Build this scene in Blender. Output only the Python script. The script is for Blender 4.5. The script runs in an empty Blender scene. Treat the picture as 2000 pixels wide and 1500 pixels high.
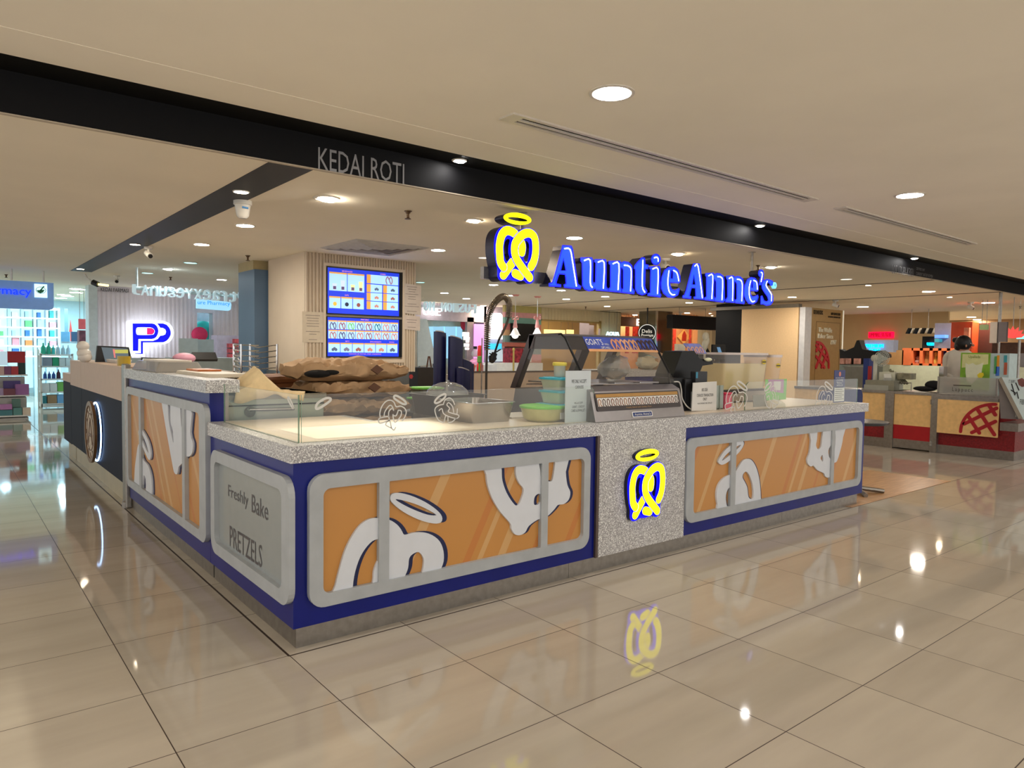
import bpy, math, random
from mathutils import Vector, Matrix, geometry, noise
random.seed(7)
SC = bpy.context.scene
COL = SC.collection
# ---------------------------------------------------------------- camera
CF, CPITCH, CROLL, CYAW = 1391.6, -0.0472, 0.0141, 0.6767
CAM = Vector((-1.257, -3.1288, 1.3882))
fwd = Vector((math.cos(CPITCH) * math.sin(CYAW), math.cos(CPITCH) * math.cos(CYAW), math.sin(CPITCH)))
_r0 = Vector((math.cos(CYAW), -math.sin(CYAW), 0))
_u0 = _r0.cross(fwd)
rgt = _r0 * math.cos(CROLL) + _u0 * math.sin(CROLL)
upv = -_r0 * math.sin(CROLL) + _u0 * math.cos(CROLL)
cd = bpy.data.cameras.new('camera')
cam = bpy.data.objects.new('camera', cd)
COL.objects.link(cam)
cam.matrix_world = Matrix(((rgt.x, upv.x, -fwd.x, CAM.x), (rgt.y, upv.y, -fwd.y, CAM.y), (rgt.z, upv.z, -fwd.z, CAM.z), (0, 0, 0, 1)))
cd.sensor_width = 36
cd.lens = CF / 2000 * 36
cd.clip_end = 200
SC.camera = cam
# ---------------------------------------------------------------- world, exposure
W = bpy.data.worlds.new('world')
SC.world = W
W.use_nodes = True
W.node_tree.nodes['Background'].inputs[0].default_value = (1.0, 0.98, 0.96, 1)
W.node_tree.nodes['Background'].inputs[1].default_value = 1.4
SC.view_settings.view_transform = 'Standard'
SC.view_settings.look = 'None'
SC.view_settings.exposure = 0.0
SC.view_settings.gamma = 1.0
SC.cycles.max_bounces = 8
SC.cycles.diffuse_bounces = 4
SC.cycles.glossy_bounces = 4
SC.cycles.transmission_bounces = 8
SC.cycles.transparent_max_bounces = 12
SC.cycles.sample_clamp_indirect = 6
SC.cycles.caustics_reflective = False
SC.cycles.caustics_refractive = False
LAMP = 140.0          # emission strength of the round downlights
ZF, ZR = 2.85, 2.63  # ceiling heights: walkway / behind the black beam
Y1, Y2 = 1.36, 1.64  # beam soffit front edge, beam face

# ---------------------------------------------------------------- materials
def lin(c):
    c = c / 255.0
    return c / 12.92 if c <= 0.04045 else ((c + 0.055) / 1.055) ** 2.4
def L3(rgb, k=1.0):
    return (lin(rgb[0]) * k, lin(rgb[1]) * k, lin(rgb[2]) * k, 1)
MC = {}
def newmat(name):
    m = bpy.data.materials.new(name)
    m.use_nodes = True
    nt = m.node_tree
    return m, nt, nt.nodes['Principled BSDF']
def mat(name, rgb, rough=0.5, metal=0.0, emit=0.0, ecol=None, spec=0.5, var=0.06, scale=12.0, trans=0.0, alpha=1.0, ior=1.45, bump=0.0):
    if name in MC:
        return MC[name]
    m, nt, p = newmat(name)
    tc = nt.nodes.new('ShaderNodeTexCoord')
    nz = nt.nodes.new('ShaderNodeTexNoise')
    nz.inputs['Scale'].default_value = scale
    nz.inputs['Detail'].default_value = 3
    nt.links.new(tc.outputs['Object'], nz.inputs['Vector'])
    cr = nt.nodes.new('ShaderNodeValToRGB')
    c = L3(rgb)
    cr.color_ramp.elements[0].position = 0.3
    cr.color_ramp.elements[1].position = 0.7
    cr.color_ramp.elements[0].color = (c[0] * (1 - var), c[1] * (1 - var), c[2] * (1 - var), 1)
    cr.color_ramp.elements[1].color = (min(1, c[0] * (1 + var)), min(1, c[1] * (1 + var)), min(1, c[2] * (1 + var)), 1)
    nt.links.new(nz.outputs['Fac'], cr.inputs['Fac'])
    nt.links.new(cr.outputs['Color'], p.inputs['Base Color'])
    p.inputs['Roughness'].default_value = rough
    p.inputs['Metallic'].default_value = metal
    p.inputs['Specular IOR Level'].default_value = spec
    p.inputs['IOR'].default_value = ior
    p.inputs['Transmission Weight'].default_value = trans
    p.inputs['Alpha'].default_value = alpha
    if emit:
        p.inputs['Emission Color'].default_value = L3(ecol or rgb)
        p.inputs['Emission Strength'].default_value = emit
    if bump:
        b = nt.nodes.new('ShaderNodeBump')
        b.inputs['Strength'].default_value = bump
        b.inputs['Distance'].default_value = 0.01
        nt.links.new(nz.outputs['Fac'], b.inputs['Height'])
        nt.links.new(b.outputs['Normal'], p.inputs['Normal'])
    MC[name] = m
    return m
def C(r, g, b, rough=0.55, emit=0.0):
    return mat('paint_%d_%d_%d_%d_%d' % (r, g, b, rough * 100, emit * 10), (r, g, b), rough, emit=emit)
def glow(r, g, b, s=1.0):
    return mat('lit_%d_%d_%d_%d' % (r, g, b, s * 10), (r, g, b), 0.5, emit=s, var=0.02)
def glassmat(name, tint, alpha=0.12, rough=0.02):
    # thin architectural glass: mostly clear, with a fresnel reflection
    if name in MC:
        return MC[name]
    m = bpy.data.materials.new(name)
    m.use_nodes = True
    nt = m.node_tree
    nt.nodes.remove(nt.nodes['Principled BSDF'])
    out = nt.nodes['Material Output']
    tr = nt.nodes.new('ShaderNodeBsdfTransparent')
    tr.inputs[0].default_value = (*tint, 1)
    gl = nt.nodes.new('ShaderNodeBsdfGlossy')
    gl.inputs['Roughness'].default_value = rough
    df = nt.nodes.new('ShaderNodeBsdfDiffuse')
    df.inputs[0].default_value = (*[min(1, t * 0.75) for t in tint], 1)
    fr0 = nt.nodes.new('ShaderNodeFresnel')
    fr0.inputs[0].default_value = 1.45
    ge = nt.nodes.new('ShaderNodeNewGeometry')
    fr = nt.nodes.new('ShaderNodeMix')      # a thin pane reflects once: nothing from its back faces
    nt.links.new(ge.outputs['Backfacing'], fr.inputs[0])
    nt.links.new(fr0.outputs[0], fr.inputs[2])
    fr.inputs[3].default_value = 0.0
    a = nt.nodes.new('ShaderNodeMixShader')
    a.inputs[0].default_value = alpha
    nt.links.new(tr.outputs[0], a.inputs[1])
    nt.links.new(df.outputs[0], a.inputs[2])
    b = nt.nodes.new('ShaderNodeMixShader')
    nt.links.new(fr.outputs[0], b.inputs[0])
    nt.links.new(a.outputs[0], b.inputs[1])
    nt.links.new(gl.outputs[0], b.inputs[2])
    nt.links.new(b.outputs[0], out.inputs[0])
    MC[name] = m
    return m
def N(nt, t, **kw):
    n = nt.nodes.new(t)
    for k, v in kw.items():
        setattr(n, k, v)
    return n
def mathn(nt, op, a, b=None):
    n = nt.nodes.new('ShaderNodeMath')
    n.operation = op
    for i, x in enumerate((a, b)):
        if x is None:
            continue
        if isinstance(x, (int, float)):
            n.inputs[i].default_value = x
        else:
            nt.links.new(x, n.inputs[i])
    return n.outputs[0]

# ---------------------------------------------------------------- frames and geometry
class Fr:
    """a plane in the scene: u to the right, v up, w out of it towards the viewer"""
    def __init__(s, o, deg=0.0, tilt=0.0):
        a = math.radians(deg)
        s.o = Vector(o)
        s.u = Vector((math.cos(a), math.sin(a), 0))
        w = Vector((math.sin(a), -math.cos(a), 0))
        t = math.radians(tilt)
        z = Vector((0, 0, 1))
        s.v = z * math.cos(t) - w * math.sin(t)
        s.w = w * math.cos(t) + z * math.sin(t)
    def P(s, u, v, w=0.0):
        return s.o + s.u * u + s.v * v + s.w * w
    def px(s, x, y):
        d = ray(x, y)
        t = (s.o - CAM).dot(s.w) / d.dot(s.w)
        q = CAM + d * t - s.o
        return (q.dot(s.u), q.dot(s.v))
    def pxs(s, pts, off=(0, 0), sc=1.0):
        return [s.px(off[0] + x / sc, off[1] + y / sc) for x, y in pts]
def FY(y):
    return Fr((0, y, 0), 0)
def FX(x):
    return Fr((x, 0, 0), -90)
def ray(x, y):
    return fwd + rgt * ((x - 1000) / CF) - upv * ((y - 750) / CF)
def onz(x, y, z):
    d = ray(x, y)
    return CAM + d * ((z - CAM.z) / d.z)

class G:
    def __init__(s):
        s.v, s.f, s.m = [], [], []
    def add(s, vs, fs, m=0):
        n = len(s.v)
        s.v += [Vector(p) for p in vs]
        s.f += [tuple(i + n for i in f) for f in fs]
        s.m += [m] * len(fs)
        return s
    def box(s, fr, u0, u1, v0, v1, w0, w1, m=0):
        if u1 < u0: u0, u1 = u1, u0
        if v1 < v0: v0, v1 = v1, v0
        if w1 < w0: w0, w1 = w1, w0
        vs = [fr.P(u, v, w) for w in (w0, w1) for v in (v0, v1) for u in (u0, u1)]
        return s.add(vs, [(1, 0, 2, 3), (4, 5, 7, 6), (0, 1, 5, 4), (2, 6, 7, 3), (0, 4, 6, 2), (1, 3, 7, 5)], m)
    def wbox(s, x0, x1, y0, y1, z0, z1, m=0):
        return s.box(FY(0), x0, x1, z0, z1, -y1, -y0, m)
    def pbox(s, fr, x0, y0, x1, y1, w0, w1, m=0):
        ym, xm = (y0 + y1) / 2, (x0 + x1) / 2
        return s.box(fr, fr.px(x0, ym)[0], fr.px(x1, ym)[0], fr.px(xm, y1)[1], fr.px(xm, y0)[1], w0, w1, m)
    def poly(s, fr, loops, w0, w1, m=0, sides=True, ms=None):
        loops = [list(l) for l in loops]
        for i, l in enumerate(loops):
            ar = sum(a[0] * b[1] - b[0] * a[1] for a, b in zip(l, l[1:] + l[:1]))
            if (ar < 0) == (i == 0):
                l.reverse()
        flat = [p for l in loops for p in l]
        tris = geometry.tessellate_polygon([[Vector((p[0], p[1], 0)) for p in l] for l in loops])
        ft = []
        for a, b, c in tris:
            A, B, D = flat[a], flat[b], flat[c]
            cr = (B[0] - A[0]) * (D[1] - A[1]) - (B[1] - A[1]) * (D[0] - A[0])
            ft.append((a, b, c) if cr > 0 else (a, c, b))
        s.add([fr.P(p[0], p[1], w1) for p in flat], ft, m)
        s.add([fr.P(p[0], p[1], w0) for p in flat], [tuple(reversed(t)) for t in ft], m)
        if sides:
            for l in loops:
                n = len(l)
                s.add([fr.P(p[0], p[1], w0) for p in l] + [fr.P(p[0], p[1], w1) for p in l],
                      [(i, (i + 1) % n, n + (i + 1) % n, n + i) for i in range(n)], m if ms is None else ms)
        return s
    def stroke(s, fr, pts, wd, w0, w1, m=0, closed=False, sub=4):
        P = smooth(pts, sub, closed)
        n = len(P)
        h = wd / 2
        Lf, Rt = [], []
        for i in range(n):
            a = P[(i - 1) % n] if (closed or i > 0) else P[i]
            b = P[(i + 1) % n] if (closed or i < n - 1) else P[i]
            dx, dy = b[0] - a[0], b[1] - a[1]
            q = math.hypot(dx, dy) or 1
            nx, ny = -dy / q * h, dx / q * h
            Lf.append((P[i][0] + nx, P[i][1] + ny))
            Rt.append((P[i][0] - nx, P[i][1] - ny))
        if closed:
            vs = [fr.P(*p, w) for w in (w0, w1) for p in Lf + Rt]
            fs = []
            for i in range(n):
                j = (i + 1) % n
                fs += [(i + 2 * n, i + 3 * n, j + 3 * n, j + 2 * n), (i, j, j + n, i + n), (i, i + 2 * n, j + 2 * n, j), (i + n, j + n, j + 3 * n, i + 3 * n)]
            return s.add(vs, fs, m)
        def cap(c, p, sgn):
            a0 = math.atan2(p[1] - c[1], p[0] - c[0])
            return [(c[0] + h * math.cos(a0 + sgn * math.pi * k / 6), c[1] + h * math.sin(a0 + sgn * math.pi * k / 6)) for k in range(1, 6)]
        ring = Lf + cap(P[-1], Lf[-1], -1) + Rt[::-1] + cap(P[0], Rt[0], -1)
        k = len(ring)
        # quads across the ribbon
        vs = [fr.P(*p, w) for w in (w0, w1) for p in Lf + Rt]
        fs = []
        for i in range(n - 1):
            j = i + 1
            fs += [(i + 2 * n, i + 3 * n, j + 3 * n, j + 2 * n), (i, j, j + n, i + n)]
        s.add(vs, fs, m)
        for c, e in ((P[-1], Lf[-1]), (P[0], Rt[0])):
            cc = [e] + cap(c, e, -1)
            o = Rt[-1] if e == Lf[-1] else Lf[0]
            cc.append(o)
            s.add([fr.P(*p, w1) for p in cc], [tuple(range(len(cc)))[::-1]], m)
            s.add([fr.P(*p, w0) for p in cc], [tuple(range(len(cc)))], m)
        s.add([fr.P(*p, w0) for p in ring] + [fr.P(*p, w1) for p in ring], [(i, i + k, (i + 1) % k + k, (i + 1) % k) for i in range(k)], m)
        return s
    def tube(s, pts, r, n=8, m=0, closed=False, r2=None):
        P = [Vector(p) for p in pts]
        k = len(P)
        t0 = (P[1] - P[0]).normalized()
        ref = Vector((0, 0, 1)) if abs(t0.z) < 0.9 else Vector((1, 0, 0))
        a = t0.cross(ref).normalized()
        vs = []
        for i in range(k):
            if closed:
                t = (P[(i + 1) % k] - P[i - 1]).normalized()
            else:
                t = (P[min(i + 1, k - 1)] - P[max(i - 1, 0)]).normalized()
            a = (a - t * a.dot(t)).normalized()
            b = t.cross(a)
            rr = r if r2 is None else r + (r2 - r) * i / (k - 1)
            vs += [P[i] + a * (rr * math.cos(2 * math.pi * j / n)) + b * (rr * math.sin(2 * math.pi * j / n)) for j in range(n)]
        fs = []
        for i in range(k if closed else k - 1):
            q = (i + 1) % k
            fs += [(i * n + j, i * n + (j + 1) % n, q * n + (j + 1) % n, q * n + j) for j in range(n)]
        if not closed:
            fs += [tuple(range(n))[::-1], tuple(range((k - 1) * n, k * n))]
        return s.add(vs, fs, m)
    def lathe(s, c, prof, n=20, m=0, ax=None, sx=1.0, sy=1.0):
        """profile [(r,h)...] about a vertical axis through c (or along the unit vector ax)"""
        c = Vector(c)
        Z = Vector(ax).normalized() if ax is not None else Vector((0, 0, 1))
        X = Z.orthogonal().normalized() if ax is not None else Vector((1, 0, 0))
        Y = Z.cross(X)
        vs = [c + X * (r * sx * math.cos(2 * math.pi * j / n)) + Y * (r * sy * math.sin(2 * math.pi * j / n)) + Z * h for r, h in prof for j in range(n)]
        fs = [(i * n + j, i * n + (j + 1) % n, (i + 1) * n + (j + 1) % n, (i + 1) * n + j) for i in range(len(prof) - 1) for j in range(n)]
        fs += [tuple(range(n))[::-1], tuple(range((len(prof) - 1) * n, len(prof) * n))]
        return s.add(vs, fs, m)
    def ball(s, c, rx, ry, rz, n=14, m=0):
        prof = [(math.sin(math.pi * i / 8) or 1e-4, -math.cos(math.pi * i / 8)) for i in range(9)]
        c = Vector(c)
        vs = [c + Vector((rx * r * math.cos(2 * math.pi * j / n), ry * r * math.sin(2 * math.pi * j / n), rz * h)) for r, h in prof for j in range(n)]
        fs = [(i * n + j, i * n + (j + 1) % n, (i + 1) * n + (j + 1) % n, (i + 1) * n + j) for i in range(8) for j in range(n)]
        return s.add(vs, fs, m)
    def rbox(s, fr, u0, u1, v0, v1, r, w0, w1, m=0, hole=None):
        """rounded rectangle plate; hole = (u0,u1,v0,v1,r)"""
        loops = [rrect(u0, u1, v0, v1, r)]
        if hole:
            loops.append(rrect(*hole))
        return s.poly(fr, loops, w0, w1, m)
    def text(s, fr, body, u0, u1, v0, v1, w0, w1, m=0, flip=False):
        vs, tr, bb = textmesh(body)
        if not vs:
            return s
        def mp(p):
            a = (p[0] - bb[0]) / (bb[1] - bb[0] or 1)
            if flip:
                a = 1 - a
            return (u0 + (u1 - u0) * a, v0 + (v1 - v0) * (p[1] - bb[2]) / (bb[3] - bb[2] or 1))
        q = [mp(p) for p in vs]
        lo, hi = [], []
        s.add([fr.P(*p, w1) for p in q], [tuple(reversed(t)) for t in tr] if flip else tr, m)
        if w1 - w0 > 0.004:
            ed = {}
            for t in tr:
                for a, b in zip(t, t[1:] + t[:1]):
                    if (b, a) in ed: del ed[(b, a)]
                    else: ed[(a, b)] = 1
            n = len(q)
            s.add([fr.P(*p, w1) for p in q] + [fr.P(*p, w0) for p in q], [(a + n, b + n, b, a) if not flip else (a, b, b + n, a + n) for a, b in ed], m)
            s.add([fr.P(*p, w0) for p in q], tr if flip else [tuple(reversed(t)) for t in tr], m)
        return s
    def ptext(s, fr, body, x0, y0, x1, y1, w0, w1, m=0, flip=False):
        ym, xm = (y0 + y1) / 2, (x0 + x1) / 2
        return s.text(fr, body, fr.px(x0, ym)[0], fr.px(x1, ym)[0], fr.px(xm, y1)[1], fr.px(xm, y0)[1], w0, w1, m, flip)
def rrect(u0, u1, v0, v1, r, k=6):
    if u1 < u0: u0, u1 = u1, u0
    if v1 < v0: v0, v1 = v1, v0
    out = []
    for cx, cy, a in ((u1 - r, v1 - r, 0), (u0 + r, v1 - r, 90), (u0 + r, v0 + r, 180), (u1 - r, v0 + r, 270)):
        out += [(cx + r * math.cos(math.radians(a + 90 * i / k)), cy + r * math.sin(math.radians(a + 90 * i / k))) for i in range(k + 1)]
    return out
def smooth(pts, sub=4, closed=False):
    n = len(pts)
    if n < 3 or sub < 2:
        return list(pts)
    out = []
    for i in range(n if closed else n - 1):
        p1, p2 = pts[i], pts[(i + 1) % n]
        p0 = pts[(i - 1) % n] if (closed or i) else p1
        p3 = pts[(i + 2) % n] if (closed or i < n - 2) else p2
        for k in range(sub):
            t = k / sub
            out.append(tuple(0.5 * ((2 * b) + (-a + c) * t + (2 * a - 5 * b + 4 * c - d) * t * t + (-a + 3 * b - 3 * c + d) * t ** 3) for a, b, c, d in zip(p0, p1, p2, p3)))
    if not closed:
        out.append(tuple(pts[-1]))
    return out
TM = {}
def textmesh(body):
    if body in TM:
        return TM[body]
    c = bpy.data.curves.new('lettering', 'FONT')
    c.body = body
    c.resolution_u = 2
    c.align_x = 'CENTER'
    o = bpy.data.objects.new('lettering', c)
    COL.objects.link(o)
    bpy.context.view_layer.update()
    me = bpy.data.meshes.new_from_object(o)
    me.calc_loop_triangles()
    vs = [(v.co.x, v.co.y) for v in me.vertices]
    tr = [tuple(t.vertices) for t in me.loop_triangles]
    out = []
    for a, b, d in tr:
        A, B, D = vs[a], vs[b], vs[d]
        cr = (B[0] - A[0]) * (D[1] - A[1]) - (B[1] - A[1]) * (D[0] - A[0])
        out.append((a, b, d) if cr > 0 else (a, d, b))
    bpy.data.objects.remove(o)
    bpy.data.curves.remove(c)
    bpy.data.meshes.remove(me)
    bb = (min(v[0] for v in vs), max(v[0] for v in vs), min(v[1] for v in vs), max(v[1] for v in vs)) if vs else None
    TM[body] = (vs, out, bb)
    return TM[body]

WL = {}     # world location of every parent
def tagit(o, label=None, cat=None, group=None, kind=None):
    if label: o['label'] = label
    if cat: o['category'] = cat
    if group: o['group'] = group
    if kind: o['kind'] = kind
    return o
def thing(name, label, cat, loc, group=None):
    o = bpy.data.objects.new(name, None)
    o.empty_display_size = 0.05
    COL.objects.link(o)
    o.location = loc
    WL[o] = Vector(loc)
    return tagit(o, label, cat, group)
def part(name, g, m, parent=None, loc=None, label=None, sm=False, bev=0.0, uni=False):
    ms = m if isinstance(m, (list, tuple)) else [m]
    L = WL[parent] if parent is not None else Vector(loc if loc is not None else (0, 0, 0))
    me = bpy.data.meshes.new(name)
    me.from_pydata([tuple(v - L) for v in g.v], [], g.f)
    for x in ms:
        me.materials.append(x)
    if len(ms) > 1:
        me.polygons.foreach_set('material_index', g.m)
    if sm:
        me.polygons.foreach_set('use_smooth', [True] * len(g.f))
    me.update()
    o = bpy.data.objects.new(name, me)
    COL.objects.link(o)
    if sm:
        try:
            me.set_sharp_from_angle(angle=math.radians(40))
        except Exception:
            pass
    if parent is not None:
        o.parent = parent
    else:
        o.location = L
    WL[o] = L
    if label: o['label'] = label
    if bev:
        b = o.modifiers.new('bevel', 'BEVEL')
        b.width = bev
        b.segments = 2
        b.limit_method = 'ANGLE'
    return o
def base_of(g):
    xs = [p.x for p in g.v]; ys = [p.y for p in g.v]; zs = [p.z for p in g.v]
    return Vector(((min(xs) + max(xs)) / 2, (min(ys) + max(ys)) / 2, min(zs)))
def single(name, g, m, label, cat, group=None, kind=None, sm=False, bev=0.0):
    o = part(name, g, m, None, base_of(g), None, sm, bev)
    return tagit(o, label, cat, group, kind)
def struct(name, g, m, bev=0.0, sm=False):
    o = part(name, g, m, None, (0, 0, 0), None, sm, bev)
    o['kind'] = 'structure'
    return o
def dup(root, loc, label=None, group=None):
    r = root.copy()
    COL.objects.link(r)
    r.location = loc
    if label: r['label'] = label
    if group: r['group'] = group
    for ch in list(root.children):
        c = ch.copy()
        COL.objects.link(c)
        c.parent = r
        for g2 in list(ch.children):
            d = g2.copy()
            COL.objects.link(d)
            d.parent = c
    return r
# ================================================================ structure
# --- floor: polished 600 mm tiles
def floor_mat():
    m, nt, p = newmat('polished_floor_tile')
    tc = N(nt, 'ShaderNodeTexCoord')
    sp = N(nt, 'ShaderNodeSeparateXYZ')
    nt.links.new(tc.outputs['Object'], sp.inputs[0])
    X, Y = sp.outputs[0], sp.outputs[1]
    ux = mathn(nt, 'DIVIDE', mathn(nt, 'ADD', X, 0.055 + 60), 0.6)
    far = mathn(nt, 'GREATER_THAN', Y, -0.058)
    off = mathn(nt, 'ADD', mathn(nt, 'MULTIPLY', far, 0.058 - 0.577), 0.577 + 60)
    uy = mathn(nt, 'DIVIDE', mathn(nt, 'ADD', Y, off), 0.6)
    def line(u, w):
        f = mathn(nt, 'FRACT', u)
        return mathn(nt, 'LESS_THAN', f, w), mathn(nt, 'FLOOR', u)
    lx, ix = line(ux, 0.0066)
    ly, iy = line(uy, 0.0066)
    g = mathn(nt, 'MAXIMUM', lx, ly)
    # wider dark joint running past the kiosk
    def band(v, c, w):
        return mathn(nt, 'LESS_THAN', mathn(nt, 'ABSOLUTE', mathn(nt, 'SUBTRACT', v, c)), w)
    j1 = mathn(nt, 'MULTIPLY', band(Y, -0.06, 0.0045), mathn(nt, 'GREATER_THAN', X, -0.06))
    j2 = mathn(nt, 'MULTIPLY', band(X, -0.056, 0.0055), mathn(nt, 'GREATER_THAN', Y, -0.06))
    g = mathn(nt, 'MAXIMUM', g, mathn(nt, 'MAXIMUM', j1, j2))
    cmb = N(nt, 'ShaderNodeCombineXYZ')
    nt.links.new(ix, cmb.inputs[0]); nt.links.new(iy, cmb.inputs[1])
    wn = N(nt, 'ShaderNodeTexWhiteNoise')
    nt.links.new(cmb.outputs[0], wn.inputs['Vector'])
    nz = N(nt, 'ShaderNodeTexNoise')
    nz.inputs['Scale'].default_value = 2.2
    nz.inputs['Detail'].default_value = 5
    mp = N(nt, 'ShaderNodeMapping')
    mp.inputs['Scale'].default_value = (0.5, 3.2, 1)
    nt.links.new(tc.outputs['Object'], mp.inputs[0])
    ad = N(nt, 'ShaderNodeVectorMath', operation='ADD')
    nt.links.new(mp.outputs[0], ad.inputs[0]); nt.links.new(wn.outputs['Color'], ad.inputs[1])
    nt.links.new(ad.outputs[0], nz.inputs['Vector'])
    fac = mathn(nt, 'ADD', mathn(nt, 'MULTIPLY', wn.outputs['Value'], 0.25), mathn(nt, 'MULTIPLY', nz.outputs['Fac'], 0.75))
    cr = N(nt, 'ShaderNodeValToRGB')
    cr.color_ramp.elements[0].position = 0.25
    cr.color_ramp.elements[1].position = 0.75
    cr.color_ramp.elements[0].color = L3((172, 161, 144))
    cr.color_ramp.elements[1].color = L3((190, 179, 161))
    nt.links.new(fac, cr.inputs['Fac'])
    mx = N(nt, 'ShaderNodeMix', data_type='RGBA')
    nt.links.new(g, mx.inputs[0])
    nt.links.new(cr.outputs[0], mx.inputs[6])
    mx.inputs[7].default_value = L3((58, 44, 34))
    nt.links.new(mx.outputs[2], p.inputs['Base Color'])
    rg = mathn(nt, 'ADD', mathn(nt, 'MULTIPLY', g, 0.5), 0.05)
    nt.links.new(rg, p.inputs['Roughness'])
    p.inputs['Specular IOR Level'].default_value = 0.36
    p.inputs['IOR'].default_value = 1.48
    return m
M_FLOOR = floor_mat()
g = G().wbox(-7, 26, -7, 30, -0.1, 0.0)
struct('floor', g, M_FLOOR)
# wood-look floor inlay beyond the kiosk
def wood_floor():
    m, nt, p = newmat('wood_plank_floor')
    tc = N(nt, 'ShaderNodeTexCoord')
    mp = N(nt, 'ShaderNodeMapping')
    mp.inputs['Scale'].default_value = (1.2, 16, 1)
    nt.links.new(tc.outputs['Object'], mp.inputs[0])
    nz = N(nt, 'ShaderNodeTexNoise')
    nz.inputs['Scale'].default_value = 3
    nz.inputs['Detail'].default_value = 6
    nt.links.new(mp.outputs[0], nz.inputs['Vector'])
    cr = N(nt, 'ShaderNodeValToRGB')
    cr.color_ramp.elements[0].position = 0.3
    cr.color_ramp.elements[1].position = 0.7
    cr.color_ramp.elements[0].color = L3((166, 118, 74))
    cr.color_ramp.elements[1].color = L3((205, 160, 110))
    nt.links.new(nz.outputs[0], cr.inputs[0])
    nt.links.new(cr.outputs[0], p.inputs['Base Color'])
    p.inputs['Roughness'].default_value = 0.3
    return m
M_WOODF = wood_floor()
struct('floor_wood', G().poly(Fr((0, 0, 0)), [[(0, 0), (1, 0), (1, 1)]], 0, 0.001) if 0 else G().wbox(5.2, 7.5, -0.06, 0.84, 0.0005, 0.003), M_WOODF)

# --- ceilings
M_CEIL = mat('matt_ceiling_paint', (246, 238, 222), 0.9, var=0.025, scale=1.3, bump=0.02)
M_BLACK = mat('black_paint', (7, 7, 10), 0.6, var=0.1, spec=.25)
M_SOFFIT = mat('dark_brown_soffit', (14, 13, 12), 0.6, var=0.1, spec=.2)
struct('ceiling', G().wbox(-7, 26, -7, Y1, ZF, ZF + 0.1), M_CEIL)
struct('ceiling_behind_beam', G().wbox(-7, 26, Y2, 30, ZR, ZR + 0.1), mat('matt_ceiling_paint_inner', (244, 234, 214), 0.9, var=0.025, scale=1.3, bump=0.02))
struct('trim_1', G().wbox(-7, 26, Y1, Y2, ZF, ZF + 0.1), M_SOFFIT)            # black soffit strip
struct('trim_2', G().wbox(-7, 26, Y2 - 0.02, Y2, ZR - 0.005, ZF), M_BLACK)    # face of the beam
struct('trim_3', G().wbox(-7, 26, Y2 - 0.02, Y2 + 0.012, ZR - 0.012, ZR - 0.002), mat('thin_edge_bead', (190, 176, 155), 0.6))
# black flush strip in the ceiling over the left side of the kiosk
struct('trim_4', G().poly(Fr((0, 0, 0)), [[(0, 0), (1, 0), (1, 1)]], 0, 0.001) if 0 else G().wbox(0.49, 0.80, Y2, 11.0, ZR - 0.004, ZR), mat('black_strip_paint', (26, 23, 24), 0.5, var=0.25, scale=2))
# thin dark seams in the ceiling further right
struct('trim_5', G().wbox(11.34, 11.42, Y2, 12.2, ZR - 0.003, ZR), M_BLACK)
struct('trim_6', G().wbox(14.45, 14.55, Y2, 12.2, ZR - 0.003, ZR), M_BLACK)
# a faint raised tray line in the walkway ceiling, far left
struct('trim_7', G().wbox(-7, 26, 0.98, 1.0, ZF - 0.002, ZF), M_CEIL)

# --- lettering on the beam
FB = FY(Y2 - 0.02)
g = G().ptext(FB, 'KEDAI ROTI', 0, 0, 0, 0, 0, 0) if 0 else G()
u0 = FB.px(621, 308)[0]; u1 = FB.px(789, 335)[0]
v0 = FB.px(625, 331)[1]; v1 = FB.px(622, 287)[1]
g.text(FB, 'KEDAI ROTI', u0, u1, v0, v1, 0.0, 0.004)
single('beam_lettering', g, mat('silver_letters', (150, 150, 152), 0.4, 0.3), 'silver KEDAI ROTI letters on the black ceiling beam', 'lettering')
g = G()
u0 = FB.px(1742, 527)[0]; u1 = FB.px(1784, 531)[0]
g.text(FB, 'LOT 170-B1-K3031', u0, u1, FB.px(1760, 537)[1], FB.px(1760, 520)[1], 0.0, 0.003)
u0 = FB.px(1789, 529)[0]; u1 = FB.px(1822, 534)[0]
g.text(FB, 'CERTIFIED UNIT', u0, u0 + (u1 - u0) * .5, FB.px(1800, 529)[1], FB.px(1800, 524)[1], 0.0, 0.003)
g.text(FB, 'CURRENT SAFE BY BOMBA', u0, u1, FB.px(1800, 539)[1], FB.px(1800, 533)[1], 0.0, 0.003)
single('lot_number_lettering', g, mat('grey_letters', (110, 110, 112), 0.4, 0.3), 'small grey lot number lettering at the right end of the black beam', 'lettering')

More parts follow.
